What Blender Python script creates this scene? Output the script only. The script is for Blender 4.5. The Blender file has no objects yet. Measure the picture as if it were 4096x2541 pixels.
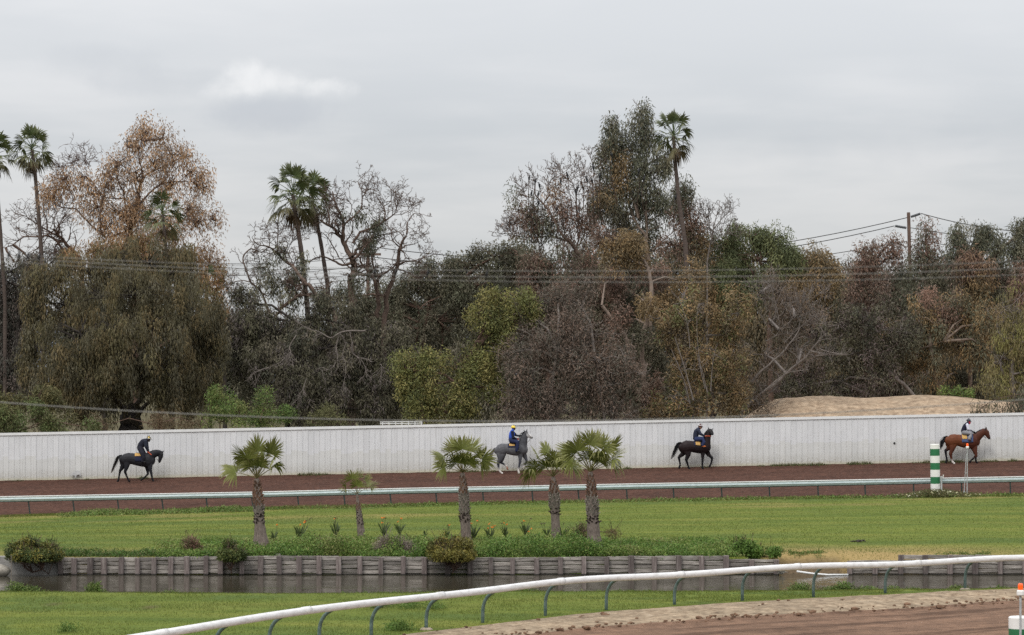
import bpy, bmesh, math, random
import numpy as np
from mathutils import Vector, Matrix

# ------------------------------------------------------------------ camera, sky, sun, exposure
scn = bpy.context.scene
COL = scn.collection
F = 11236.0      # focal length in pixels of the 4096 px wide photograph
EYE = 7.0        # eye height above the near turf
HY = 1478.0      # image row of the horizon
CX = 2048.0

cam_d = bpy.data.cameras.new('camera')
cam = bpy.data.objects.new('camera', cam_d); COL.objects.link(cam)
cam.location = (0, 0, EYE); cam.rotation_euler = (math.radians(90), 0, 0)
cam_d.sensor_width = 36.0
cam_d.lens = 36.0 * F / 4096.0
cam_d.shift_y = (HY - 2541 / 2) / 4096.0
cam_d.clip_start = 0.5; cam_d.clip_end = 8000
cam_d.dof.use_dof = True; cam_d.dof.focus_distance = 150.0; cam_d.dof.aperture_fstop = 3.6
scn.camera = cam

scn.view_settings.view_transform = 'Standard'; scn.view_settings.look = 'None'
scn.view_settings.exposure = 0.0; scn.view_settings.gamma = 1.0
scn.view_settings.use_curve_mapping = False
scn.render.engine = 'CYCLES'
scn.cycles.use_denoising = False
scn.cycles.max_bounces = 6; scn.cycles.diffuse_bounces = 3; scn.cycles.glossy_bounces = 3
scn.cycles.transparent_max_bounces = 6

SUN_EL, SUN_AZ = math.radians(48), math.radians(205)   # soft light through cloud from behind the camera
world = bpy.data.worlds.new('World'); scn.world = world; world.use_nodes = True
def build_world():
    nt = world.node_tree; N = nt.nodes; L = nt.links
    for n in list(N): N.remove(n)
    out = N.new('ShaderNodeOutputWorld'); bg = N.new('ShaderNodeBackground'); bg.inputs['Strength'].default_value = 0.1
    L.new(bg.outputs[0], out.inputs[0])
    sky = N.new('ShaderNodeTexSky'); sky.sky_type = 'NISHITA'; sky.sun_disc = False
    sky.sun_elevation = SUN_EL; sky.sun_rotation = SUN_AZ
    def math_(op, a, b=None, c=None):
        m = N.new('ShaderNodeMath'); m.operation = op
        for i, v in enumerate((a, b, c)):
            if v is None: continue
            if isinstance(v, (int, float)): m.inputs[i].default_value = v
            else: L.new(v, m.inputs[i])
        return m.outputs[0]
    def mix(f, a, b):
        m = N.new('ShaderNodeMix'); m.data_type = 'RGBA'
        for s, v in ((m.inputs[0], f), (m.inputs[6], a), (m.inputs[7], b)):
            if isinstance(v, (int, float)): s.default_value = v
            elif isinstance(v, tuple): s.default_value = v + (1,)
            else: L.new(v, s)
        return m.outputs[2]
    def ss(x, a, b):
        m = N.new('ShaderNodeMapRange'); m.interpolation_type = 'SMOOTHSTEP'
        L.new(x, m.inputs[0]); m.inputs[1].default_value = a; m.inputs[2].default_value = b
        return m.outputs[0]
    tc = N.new('ShaderNodeTexCoord'); sp = N.new('ShaderNodeSeparateXYZ'); L.new(tc.outputs['Generated'], sp.inputs[0])
    x, y, z = sp.outputs
    za = math_('ABSOLUTE', z)
    inv = math_('DIVIDE', 1.0, math_('ADD', za, 0.12))
    cmb = N.new('ShaderNodeCombineXYZ'); L.new(math_('MULTIPLY', x, inv), cmb.inputs[0]); L.new(math_('MULTIPLY', y, inv), cmb.inputs[1])
    L.new(math_('MULTIPLY', z, 2.0), cmb.inputs[2])
    def noise(vec, sc, det, rough=0.5, dist=0.0):
        n = N.new('ShaderNodeTexNoise'); L.new(vec, n.inputs['Vector']); n.inputs['Scale'].default_value = sc
        n.inputs['Detail'].default_value = det; n.inputs['Roughness'].default_value = rough; n.inputs['Distortion'].default_value = dist
        return n.outputs[0]
    n1 = noise(cmb.outputs[0], 1.1, 4, 0.45, 0.3)
    n2 = noise(cmb.outputs[0], 3.2, 5, 0.5, 0.2)
    # flat wide cloud layers low over the horizon
    st = N.new('ShaderNodeCombineXYZ'); L.new(math_('MULTIPLY', x, 3.0), st.inputs[0]); L.new(math_('MULTIPLY', z, 26.0), st.inputs[2]); L.new(math_('MULTIPLY', y, 3.0), st.inputs[1])
    n3 = noise(st.outputs[0], 0.9, 4, 0.5, 0.2)
    dens = math_('ADD', math_('ADD', math_('MULTIPLY', n1, 0.3), math_('MULTIPLY', n2, 0.25)), math_('MULTIPLY', n3, 0.6))
    # overcast deck, brighter towards the zenith as an overcast sky is
    lum = math_('ADD', 0.84, math_('MULTIPLY', za, 1.85))
    d = ss(dens, 0.46, 0.70)
    deck = mix(d, (5.9, 6.2, 6.55), (7.7, 7.75, 7.9))
    # pale warm band just over the horizon, faint blue-grey layer above it
    hz = ss(z, 0.105, 0.02)
    deck = mix(math_('MULTIPLY', hz, 0.30), deck, (8.0, 7.9, 7.6))
    up = ss(z, 0.065, 0.125)
    deck = mix(math_('MULTIPLY', up, 0.45), deck, (8.2, 8.25, 8.4))
    # one small fair cloud standing in front of the deck
    yy = math_('MAXIMUM', y, 0.02)
    a = math_('DIVIDE', x, yy); e = math_('DIVIDE', z, yy)
    cc = N.new('ShaderNodeCombineXYZ'); L.new(a, cc.inputs[0]); L.new(e, cc.inputs[1])
    nc = noise(cc.outputs[0], 70.0, 7, 0.6, 0.3)
    nb = noise(cc.outputs[0], 45.0, 5, 0.55)
    def puff(cx, cz, rx, rz):
        u = math_('DIVIDE', math_('SUBTRACT', a, cx), rx); v = math_('DIVIDE', math_('SUBTRACT', e, cz), rz)
        r2 = math_('ADD', math_('MULTIPLY', u, u), math_('MULTIPLY', v, v))
        return math_('SUBTRACT', 1.0, r2)
    def px(p): return (p - CX) / F
    def pz(p): return (HY - p) / F
    bodies = [puff(px(985), pz(330), 110 / F, 100 / F), puff(px(1110), pz(345), 170 / F, 85 / F), puff(px(1300), pz(362), 150 / F, 62 / F), puff(px(920), pz(365), 140 / F, 70 / F)]
    b = bodies[0]
    for q in bodies[1:]: b = math_('MAXIMUM', b, q)
    b = math_('ADD', b, math_('MULTIPLY', math_('SUBTRACT', nc, 0.5), 2.2))
    front = math_('MULTIPLY', ss(b, -0.15, 1.35), math_('GREATER_THAN', y, 0.3))
    lit = ss(math_('ADD', e, math_('MULTIPLY', math_('SUBTRACT', nb, 0.5), 0.022)), pz(440), pz(330))
    deck = mix(math_('MULTIPLY', math_('MULTIPLY', front, lit), 0.85), deck, (9.1, 9.1, 9.15))
    under = puff(px(1060), pz(450), 330 / F, 95 / F)
    under = math_('ADD', under, math_('MULTIPLY', math_('SUBTRACT', nc, 0.5), 1.6))
    under = math_('MULTIPLY', ss(under, 0.0, 1.1), math_('GREATER_THAN', y, 0.3))
    deck = mix(math_('MULTIPLY', math_('MULTIPLY', under, math_('SUBTRACT', 1.0, lit)), 0.75), deck, (5.75, 6.0, 6.45))
    for cx_, cz_, rx_, rz_, k_ in ((640, 330, 300, 70, 0.4), (380, 250, 330, 90, 0.35), (1100, 500, 260, 60, 0.35), (3700, 560, 900, 130, 0.3)):
        pt = math_('ADD', puff(px(cx_), pz(cz_), rx_ / F, rz_ / F), math_('MULTIPLY', math_('SUBTRACT', nb, 0.5), 2.6))
        pt = math_('MULTIPLY', math_('MULTIPLY', ss(pt, -0.3, 1.4), math_('GREATER_THAN', y, 0.3)), k_)
        deck = mix(pt, deck, (5.7, 5.95, 6.35))
    vm = N.new('ShaderNodeVectorMath'); vm.operation = 'SCALE'; L.new(deck, vm.inputs[0]); L.new(lum, vm.inputs['Scale'])
    col = mix(0.93, sky.outputs[0], vm.outputs[0])
    L.new(col, bg.inputs['Color'])
build_world()

sun_d = bpy.data.lights.new('sun', 'SUN'); sun_d.energy = 1.4; sun_d.angle = math.radians(16); sun_d.color = (1.0, 0.96, 0.9)
sun = bpy.data.objects.new('sun', sun_d); COL.objects.link(sun)
sun.rotation_euler = (math.radians(90) - SUN_EL, 0, math.radians(-25))
sun.location = (-40, -60, 90)

# ------------------------------------------------------------------ helpers
def W(px, py, Y):
    """world point seen at photo pixel (px, py) if it lies Y metres ahead"""
    return Vector(((px - CX) * Y / F, Y, EYE - (py - HY) * Y / F))
def sstep(a, b, x):
    t = np.clip((np.asarray(x, float) - a) / (b - a), 0, 1); return t * t * (3 - 2 * t)

def _mat(name):
    m = bpy.data.materials.new(name); m.use_nodes = True
    nt = m.node_tree; b = nt.nodes['Principled BSDF']; return m, nt, b
def ramp(nt, fac, stops):
    r = nt.nodes.new('ShaderNodeValToRGB'); nt.links.new(fac, r.inputs[0])
    el = r.color_ramp.elements
    while len(el) < len(stops): el.new(0.5)
    for e, (p, c) in zip(el, stops): e.position = p; e.color = tuple(c) + (1,)
    return r.outputs[0]
def nnoise(nt, vec, scale, detail=4, rough=0.55, dist=0.0):
    n = nt.nodes.new('ShaderNodeTexNoise')
    if vec is not None: nt.links.new(vec, n.inputs['Vector'])
    n.inputs['Scale'].default_value = scale; n.inputs['Detail'].default_value = detail
    n.inputs['Roughness'].default_value = rough; n.inputs['Distortion'].default_value = dist
    return n.outputs[0]
def coord(nt, kind='Object', scale=(1, 1, 1)):
    if kind == 'World':
        v = nt.nodes.new('ShaderNodeNewGeometry').outputs['Position']
    else:
        v = nt.nodes.new('ShaderNodeTexCoord').outputs[kind]
    mp = nt.nodes.new('ShaderNodeMapping'); mp.inputs['Scale'].default_value = scale
    nt.links.new(v, mp.inputs['Vector']); return mp.outputs[0]
def mixc(nt, f, a, b, mode='MIX'):
    m = nt.nodes.new('ShaderNodeMix'); m.data_type = 'RGBA'; m.blend_type = mode
    for s, v in ((m.inputs[0], f), (m.inputs[6], a), (m.inputs[7], b)):
        if isinstance(v, (int, float)): s.default_value = v
        elif isinstance(v, tuple): s.default_value = v + (1,)
        else: nt.links.new(v, s)
    return m.outputs[2]
def bump(nt, b, h, strength=0.3, dist=0.02):
    n = nt.nodes.new('ShaderNodeBump'); n.inputs['Strength'].default_value = strength; n.inputs['Distance'].default_value = dist
    nt.links.new(h, n.inputs['Height']); nt.links.new(n.outputs[0], b.inputs['Normal'])
def rand_tint(nt, col, amt):
    oi = nt.nodes.new('ShaderNodeObjectInfo')
    hsv = nt.nodes.new('ShaderNodeHueSaturation'); nt.links.new(col, hsv.inputs['Color'])
    mr = nt.nodes.new('ShaderNodeMapRange'); nt.links.new(oi.outputs['Random'], mr.inputs[0])
    mr.inputs[3].default_value = 1 - amt; mr.inputs[4].default_value = 1 + amt
    nt.links.new(mr.outputs[0], hsv.inputs['Value']); return hsv.outputs[0]
def M_noise(name, c1, c2, scale=8, rough=0.8, stretch=(1, 1, 1), kind='Object', bmp=0.0, c3=None, tint=0.0, detail=5, bdist=0.02, spec=0.3):
    m, nt, b = _mat(name)
    v = coord(nt, kind, stretch); f = nnoise(nt, v, scale, detail, 0.6)
    st = [(0.3, c1), (0.7, c2)] if c3 is None else [(0.25, c1), (0.5, c2), (0.75, c3)]
    c = ramp(nt, f, st)
    if tint: c = rand_tint(nt, c, tint)
    nt.links.new(c, b.inputs['Base Color']); b.inputs['Roughness'].default_value = rough
    b.inputs['Specular IOR Level'].default_value = spec
    if bmp: bump(nt, b, f, bmp, bdist)
    return m
def M_attr(name, rough=0.75, transl=0.0, spec=0.25, noise_amt=0.0, nscale=20):
    """colour stored on the mesh (leaf by leaf, coat by coat)"""
    m, nt, b = _mat(name)
    a = nt.nodes.new('ShaderNodeAttribute'); a.attribute_name = 'Col'
    c = a.outputs['Color']
    if noise_amt:
        f = nnoise(nt, coord(nt, 'Object'), nscale, 4)
        g = ramp(nt, f, [(0.3, (1 - noise_amt,) * 3), (0.7, (1 + noise_amt,) * 3)])
        c = mixc(nt, 1.0, c, g, 'MULTIPLY')
    nt.links.new(c, b.inputs['Base Color']); b.inputs['Roughness'].default_value = rough
    b.inputs['Specular IOR Level'].default_value = spec
    if transl:
        t = nt.nodes.new('ShaderNodeBsdfTranslucent'); nt.links.new(c, t.inputs['Color'])
        mx = nt.nodes.new('ShaderNodeMixShader'); mx.inputs[0].default_value = transl
        nt.links.new(b.outputs[0], mx.inputs[1]); nt.links.new(t.outputs[0], mx.inputs[2])
        nt.links.new(mx.outputs[0], nt.nodes['Material Output'].inputs['Surface'])
    return m

def tag(o, label=None, cat=None, group=None, kind=None):
    if label: o['label'] = label
    if cat: o['category'] = cat
    if group: o['group'] = group
    if kind: o['kind'] = kind
    return o
def thing(name, label, cat, loc=(0, 0, 0), group=None, rotz=0.0):
    o = bpy.data.objects.new(name, None); COL.objects.link(o); o.location = loc; o.rotation_euler = (0, 0, rotz)
    o.empty_display_size = 0.2
    return tag(o, label, cat, group)
def np_mesh(name, V, Fa, col=None, smooth=False):
    """mesh from numpy arrays, all faces with the same corner count"""
    V = np.asarray(V, np.float32); Fa = np.asarray(Fa, np.int32); n, k = Fa.shape
    me = bpy.data.meshes.new(name)
    me.vertices.add(len(V)); me.vertices.foreach_set('co', V.ravel())
    me.loops.add(n * k); me.loops.foreach_set('vertex_index', Fa.ravel())
    me.polygons.add(n); me.polygons.foreach_set('loop_start', np.arange(0, n * k, k, dtype=np.int32))
    try: me.polygons.foreach_set('loop_total', np.full(n, k, np.int32))
    except Exception: pass
    me.polygons.foreach_set('use_smooth', np.full(n, bool(smooth)))
    if col is not None:
        a = me.attributes.new('Col', 'FLOAT_COLOR', 'POINT')
        c = np.ones((len(V), 4), np.float32); c[:, :3] = col; a.data.foreach_set('color', c.ravel())
    me.update(calc_edges=True); return me
def link(name, me, mat, parent=None, loc=None, rot=None):
    o = bpy.data.objects.new(name, me); COL.objects.link(o)
    if mat is not None and not me.materials: me.materials.append(mat)
    if parent is not None: o.parent = parent
    if loc is not None: o.location = loc
    if rot is not None: o.rotation_euler = rot
    return o
class MB:
    def __init__(s): s.v = []; s.f = []
    def add(s, v, f):
        k = len(s.v); s.v += [tuple(p) for p in v]; s.f += [tuple(i + k for i in q) for q in f]; return s
    def box(s, a, b, taper=0.0):
        (x0, y0, z0), (x1, y1, z1) = a, b; t = taper
        return s.add([(x0, y0, z0), (x1, y0, z0), (x1, y1, z0), (x0, y1, z0), (x0 + t, y0 + t, z1), (x1 - t, y0 + t, z1), (x1 - t, y1 - t, z1), (x0 + t, y1 - t, z1)],
                     [(3, 2, 1, 0), (4, 5, 6, 7), (0, 1, 5, 4), (1, 2, 6, 5), (2, 3, 7, 6), (3, 0, 4, 7)])
    def tube(s, pts, rad, n=8, cap=True, flat=1.0):
        pts = [Vector(p) for p in pts]; m = len(pts)
        if isinstance(rad, (int, float)): rad = [rad] * m
        vs = []; fs = []
        for i, p in enumerate(pts):
            d = (pts[min(i + 1, m - 1)] - pts[max(i - 1, 0)]).normalized()
            ref = Vector((0, 0, 1)) if abs(d.z) < 0.9 else Vector((0, 1, 0))
            a = d.cross(ref).normalized(); b = a.cross(d).normalized()
            for k in range(n):
                t = 2 * math.pi * k / n; vs.append(p + a * (math.cos(t) * rad[i]) + b * (math.sin(t) * rad[i] * flat))
        for i in range(m - 1):
            for k in range(n):
                q = (k + 1) % n; fs.append((i * n + k, i * n + q, (i + 1) * n + q, (i + 1) * n + k))
        if cap: fs.append(tuple(range(n - 1, -1, -1))); fs.append(tuple((m - 1) * n + k for k in range(n)))
        return s.add(vs, fs)
    def lathe(s, prof, n=16, c=(0, 0, 0)):
        vs = []; fs = []; m = len(prof)
        for r, z in prof:
            for k in range(n):
                t = 2 * math.pi * k / n; vs.append((c[0] + r * math.cos(t), c[1] + r * math.sin(t), c[2] + z))
        for i in range(m - 1):
            for k in range(n):
                q = (k + 1) % n; fs.append((i * n + k, i * n + q, (i + 1) * n + q, (i + 1) * n + k))
        fs.append(tuple(range(n - 1, -1, -1))); fs.append(tuple((m - 1) * n + k for k in range(n)))
        return s.add(vs, fs)
    def mesh(s, name, smooth=False):
        me = bpy.data.meshes.new(name); me.from_pydata(s.v, [], s.f); me.update()
        if smooth:
            for p in me.polygons: p.use_smooth = True
        return me
    def build(s, name, mat, parent=None, smooth=False, loc=None, rot=None):
        return link(name, s.mesh(name, smooth), mat, parent, loc, rot)
def bevel(o, w=0.01, seg=1):
    b = o.modifiers.new('bevel', 'BEVEL'); b.width = w; b.segments = seg; b.limit_method = 'ANGLE'; return o
def grid_mesh(name, xs, rows, mat, smooth=True, col=None):
    """rows: function (X array, t in 0..1) -> Y, Z arrays"""
    V = []; nx = len(xs)
    for t in rows[0]:
        Y, Z = rows[1](xs, t); V.append(np.stack([xs, np.broadcast_to(Y, xs.shape), np.broadcast_to(Z, xs.shape)], 1))
    ny = len(V); V = np.concatenate(V)
    i = np.arange(nx - 1)[None, :] + np.arange(ny - 1)[:, None] * nx
    i = i.ravel(); Fa = np.stack([i, i + 1, i + 1 + nx, i + nx], 1)
    c = col(V) if col is not None else None
    return link(name, np_mesh(name, V, Fa, c, smooth), mat)

# cheap value noise for geometry
def vnoise(x, y, seed=0):
    x = np.asarray(x, float); y = np.asarray(y, float)
    def h(i, j):
        n = (i.astype(np.int64) * 374761393 + j.astype(np.int64) * 668265263 + seed * 1442695041) & 0x7fffffff
        n = ((n ^ (n >> 13)) * 1274126177) & 0x7fffffff
        return (n & 0xffff) / 65535.0
    xi = np.floor(x); yi = np.floor(y); fx = x - xi; fy = y - yi
    fx = fx * fx * (3 - 2 * fx); fy = fy * fy * (3 - 2 * fy)
    return (h(xi, yi) * (1 - fx) + h(xi + 1, yi) * fx) * (1 - fy) + (h(xi, yi + 1) * (1 - fx) + h(xi + 1, yi + 1) * fx) * fy
def fbm(x, y, seed=0, o=4):
    s = 0; a = 0.5; f = 1.0
    for k in range(o):
        s = s + a * vnoise(np.asarray(x) * f, np.asarray(y) * f, seed + k); a *= 0.5; f *= 2.03
    return s

# ------------------------------------------------------------------ lie of the land
RX = np.array([-40, -24, -16, -12, -8.8, -6.8, -2.7, 1.9, 6.3, 9.6, 14.65, 16.3, 25, 45.0])
RY = np.array([-5, 27, 46, 55.5, 62.8, 66.8, 74.2, 80.2, 84.0, 86.0, 88.9, 89.6, 93.0, 97.0])
def y_rail(x): return np.interp(x, RX, RY)               # near running rail
PXX = (np.array([-1500, 0, 500, 1300, 2000, 2900, 4096, 5600]) - CX) * 95 / F
PYY = np.array([95.5, 95.1, 94.6, 94.0, 94.9, 95.0, 96.3, 97.5])
WATER = -0.67
def y_shore(x): return np.interp(x, PXX, PYY) + 0.25 * (fbm(np.asarray(x) * 0.9, 0 * np.asarray(x), 5) - 0.5)
def z_near(x, y):
    ys = y_shore(x); return -0.62 * sstep(-7.0, -0.1, y - ys)
Y_WALL_POND, Y_RAIL, Y_FENCE = 105.0, 148.0, 163.0
def z_rail(x): return np.where(np.abs(x) < 48, -0.03 + 0.0211 * np.asarray(x) - 0.000185 * np.asarray(x) ** 2, -0.03 + 0.0211 * np.asarray(x) - 0.43)
def z_fence(x): return 1.15 + 0.02 * np.asarray(x)
def gap(x):   # where the pond's timber wall has collapsed
    p = np.asarray(x) * F / 105 + CX; return sstep(3105, 3135, p) * (1 - sstep(3370, 3392, p))
def z_lawn(x, y):
    t = sstep(107, 147, y)
    z = -0.02 * (1 - t) + t * z_rail(x)
    p = np.asarray(x) * F / 105 + CX
    low = np.where(p > 2985, 0.14, 0.0) + np.where((p > 3385) & (p < 3590), 0.06, 0.0)
    z = z - low * (1 - sstep(105.2, 107.5, y))
    return z - 0.75 * gap(x) * (1 - sstep(104.9, 106.9, y)) + 0.05 * (fbm(np.asarray(x) * 0.15, np.asarray(y) * 0.15, 9) - 0.5)
def z_track(x, y):
    t = np.clip((np.asarray(y) - Y_RAIL) / (Y_FENCE - Y_RAIL), -0.2, 1.3)
    return z_rail(x) * (1 - t) + z_fence(x) * t - 0.02
def z_back(x, y): return np.clip(1.0 + 0.02 * np.asarray(x), -1, 3) + 0 * np.asarray(y)
def y_at(px, py, zf, lo, hi):
    """depth at which the ground zf(x, y) is seen at pixel (px, py)"""
    for _ in range(40):
        m = (lo + hi) / 2; x = (px - CX) * m / F
        if HY + (EYE - float(zf(x, m))) * F / m > py: lo = m
        else: hi = m
    return (lo + hi) / 2
# ------------------------------------------------------------------ ground materials
def M_turf(name):
    m, nt, b = _mat(name)
    a = nt.nodes.new('ShaderNodeAttribute'); a.attribute_name = 'Col'
    sp = nt.nodes.new('ShaderNodeSeparateColor'); nt.links.new(a.outputs['Color'], sp.inputs[0])
    v = coord(nt, 'World', (0.35, 1.0, 1.0)); f1 = nnoise(nt, v, 0.45, 5, 0.6)
    v2 = coord(nt, 'World', (1, 1, 1)); f2 = nnoise(nt, v2, 9.0, 6, 0.7)
    f3 = nnoise(nt, coord(nt, 'World', (1, 0.5, 1)), 40.0, 3, 0.6)
    c = ramp(nt, f1, [(0.28, (0.086, 0.126, 0.024)), (0.5, (0.120, 0.152, 0.029)), (0.72, (0.164, 0.174, 0.040))])
    c2 = ramp(nt, f2, [(0.3, (0.62, 0.66, 0.6)), (0.7, (1.25, 1.2, 1.2))])
    c = mixc(nt, 1.0, c, c2, 'MULTIPLY')
    c = mixc(nt, 0.7, c, ramp(nt, f3, [(0.35, (0.7, 0.72, 0.7)), (0.65, (1.25, 1.22, 1.15))]), 'MULTIPLY')
    band = nnoise(nt, coord(nt, 'World', (0.02, 0.55, 0.2)), 1.0, 3, 0.6)
    c = mixc(nt, 0.8, c, ramp(nt, band, [(0.36, (0.78, 0.84, 0.8)), (0.64, (1.18, 1.12, 1.1))]), 'MULTIPLY')
    dry = ramp(nt, f2, [(0.3, (0.22, 0.15, 0.055)), (0.7, (0.36, 0.26, 0.115))])
    c = mixc(nt, sp.outputs[0], c, dry)
    soil = ramp(nt, f2, [(0.3, (0.06, 0.042, 0.026)), (0.7, (0.16, 0.115, 0.07))])
    c = mixc(nt, sp.outputs[1], c, soil)
    c = mixc(nt, sp.outputs[2], c, ramp(nt, f2, [(0.3, (0.04, 0.075, 0.018)), (0.7, (0.085, 0.125, 0.03))]))
    nt.links.new(c, b.inputs['Base Color']); b.inputs['Roughness'].default_value = 0.95; b.inputs['Specular IOR Level'].default_value = 0.1
    bump(nt, b, f2, 0.6, 0.05); return m
def M_dirt(name, c1, c2, c3, furrow=False, fine=22.0):
    m, nt, b = _mat(name)
    v = coord(nt, 'World', (1, 1, 1)); f = nnoise(nt, v, fine, 6, 0.75); f2 = nnoise(nt, coord(nt, 'World', (0.4, 1, 1)), 0.8, 4, 0.6)
    c = ramp(nt, f, [(0.32, c1), (0.52, c2), (0.72, c3)])
    c = mixc(nt, 0.75, c, ramp(nt, f2, [(0.3, (0.72, 0.72, 0.72)), (0.7, (1.25, 1.24, 1.22))]), 'MULTIPLY')
    f4 = nnoise(nt, coord(nt, 'World', (1, 1, 1)), 2.6, 5, 0.7)
    c = mixc(nt, 0.7, c, ramp(nt, f4, [(0.34, (0.62, 0.62, 0.62)), (0.66, (1.3, 1.28, 1.26))]), 'MULTIPLY')
    h = f
    if furrow:
        u = nt.nodes.new('ShaderNodeAttribute'); u.attribute_name = 'Col'
        sp = nt.nodes.new('ShaderNodeSeparateColor'); nt.links.new(u.outputs['Color'], sp.inputs[0])
        cb = nt.nodes.new('ShaderNodeCombineXYZ')
        g = nt.nodes.new('ShaderNodeMath'); g.operation = 'MULTIPLY'; nt.links.new(sp.outputs[0], g.inputs[0]); g.inputs[1].default_value = 26.0
        nt.links.new(g.outputs[0], cb.inputs[1])
        g2 = nt.nodes.new('ShaderNodeMath'); g2.operation = 'MULTIPLY'; nt.links.new(sp.outputs[1], g2.inputs[0]); g2.inputs[1].default_value = 7.0
        nt.links.new(g2.outputs[0], cb.inputs[0])
        fn = nnoise(nt, cb.outputs[0], 1.0, 4, 0.65)
        c = mixc(nt, 0.85, c, ramp(nt, fn, [(0.40, (0.52, 0.5, 0.49)), (0.47, (0.95, 0.95, 0.95)), (0.62, (1.16, 1.15, 1.14))]), 'MULTIPLY')
        ad = nt.nodes.new('ShaderNodeMath'); ad.operation = 'MULTIPLY_ADD'; nt.links.new(fn, ad.inputs[0]); ad.inputs[1].default_value = 2.5; nt.links.new(f, ad.inputs[2]); h = ad.outputs[0]
    nt.links.new(c, b.inputs['Base Color']); b.inputs['Roughness'].default_value = 0.95; b.inputs['Specular IOR Level'].default_value = 0.1
    bump(nt, b, h, 0.8, 0.05); return m
turf = M_turf('turf')
dirt_far = M_dirt('red_track_dirt', (0.034, 0.0165, 0.0115), (0.076, 0.037, 0.026), (0.118, 0.060, 0.044), fine=6.5)
dirt_near = M_dirt('brown_track_dirt', (0.125, 0.073, 0.047), (0.195, 0.121, 0.082), (0.27, 0.175, 0.122), furrow=True)
sand = M_dirt('pale_sand', (0.13, 0.09, 0.06), (0.29, 0.225, 0.155), (0.39, 0.315, 0.23), fine=3.0)
mound_m = M_dirt('mound_soil', (0.20, 0.14, 0.095), (0.33, 0.25, 0.175), (0.42, 0.33, 0.24), fine=2.2)
subsoil = M_dirt('subsoil', (0.05, 0.04, 0.03), (0.08, 0.065, 0.045), (0.11, 0.09, 0.06), fine=2.0)
rough_ground = M_dirt('rough_ground', (0.055, 0.045, 0.028), (0.09, 0.08, 0.04), (0.13, 0.10, 0.06), fine=1.5)

# ------------------------------------------------------------------ ground sheets
def st(o): o['kind'] = 'structure'; return o
def base_ground():
    V = [(-3000, -200, -1.9), (3000, -200, -1.9), (3000, 4000, -1.9), (-3000, 4000, -1.9)]
    o = st(link('ground', np_mesh('ground', V, [(0, 1, 2, 3)]), subsoil))
base_ground()
xs_near = np.linspace(-30, 34, 513)
def near_rows():
    ts = np.linspace(0, 1, 70)
    def f(xs, t):
        a = y_rail(xs) + 0.3; b = y_shore(xs); Y = a + (b - a) * t
        z = z_near(xs, Y) + 0.05 * (fbm(xs * 0.8, Y * 0.8, 3) - 0.5)
        return Y, np.where(t >= 0.9999, WATER - 0.25, z - (0.1 if t < 0.001 else 0))
    return np.concatenate([ts[:-1], [0.9995, 1.0]]), f
def near_col(V):
    x, y, z = V.T; c = np.zeros((len(V), 3))
    ys = y_shore(x); d = ys - y
    edge = sstep(0.5, 0.05, d) * sstep(0.45, 0.65, fbm(x * 0.5, y * 0, 21)) 
    c[:, 0] = edge * 0.9; c[:, 1] = (z < -0.7) * 1.0
    # bare scrapes
    for px, py in ((213, 2417), (1510, 2428), (600, 2429)):
        Y = y_at(px, py, z_near, 70, 96); X = (px - CX) * Y / F
        c[:, 1] = np.maximum(c[:, 1], 0.9 * np.exp(-((x - X) / 0.22) ** 2 - ((y - Y) / 0.5) ** 2))
    c[:, 2] = 0.6 * sstep(0.52, 0.7, fbm(x * 0.35, y * 0.5, 31)) 
    return c
st(grid_mesh('near_turf', xs_near, near_rows(), turf, col=near_col))
def berm_off(x): return np.interp(x, [-30, -8, 0, 6.3, 11.4, 16.3, 40], [3.8, 3.8, 3.9, 4.5, 4.7, 3.6, 3.2])
def berm_rows():
    ts = np.linspace(0, 1, 40)
    def f(xs, t):
        a = y_rail(xs) - berm_off(xs) - 0.3; b = y_rail(xs) + 0.75; Y = a + (b - a) * t
        n = fbm(xs * 1.1, Y * 0.8, 41, 5); hump = np.sin(np.pi * np.clip(t * 1.05, 0, 1)) ** 0.7
        zz = z_near(xs, Y) - 0.03 + hump * (0.05 + sstep(0.1, 0.35, t) * 0.24 * np.clip(n - 0.33, 0, 1)) + 0.06 * (fbm(xs * 5, Y * 4, 43) - 0.5) * hump * sstep(0.08, 0.3, t)
        return Y, zz
    return ts, f
st(grid_mesh('sand_berm', np.linspace(-26, 34, 601), berm_rows(), sand))
def trk_rows():
    ts = np.linspace(0, 1, 90)
    def f(xs, t):
        b = y_rail(xs) - berm_off(xs) + 0.1; a = np.minimum(b - 26, 60); Y = a + (b - a) * t ** 0.6
        ridge = 0.07 * np.exp(-((b - 0.35 - Y) / 0.3) ** 2) * (0.5 + fbm(xs * 3, Y, 55))
        return Y, z_near(xs, Y) * 0 - 0.05 + ridge + 0.02 * (fbm(xs * 0.5, (b - Y) * 3, 57) - 0.5)
    return ts, f
def trk_col(V):
    x, y, z = V.T; b = y_rail(x) - berm_off(x) + 0.1; c = np.zeros((len(V), 3)); c[:, 0] = (b - y) / 40.0; c[:, 1] = (x + 30) / 64; return c
st(grid_mesh('near_track', np.linspace(-26, 34, 401), trk_rows(), dirt_near, col=trk_col))
def outer_apron():
    V = [(-60, -40, -0.4), (60, -40, -0.4), (60, 60, -0.4), (-60, 60, -0.4)]
    st(link('apron', np_mesh('apron', V, [(0, 1, 2, 3)]), rough_ground))
outer_apron()

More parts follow.
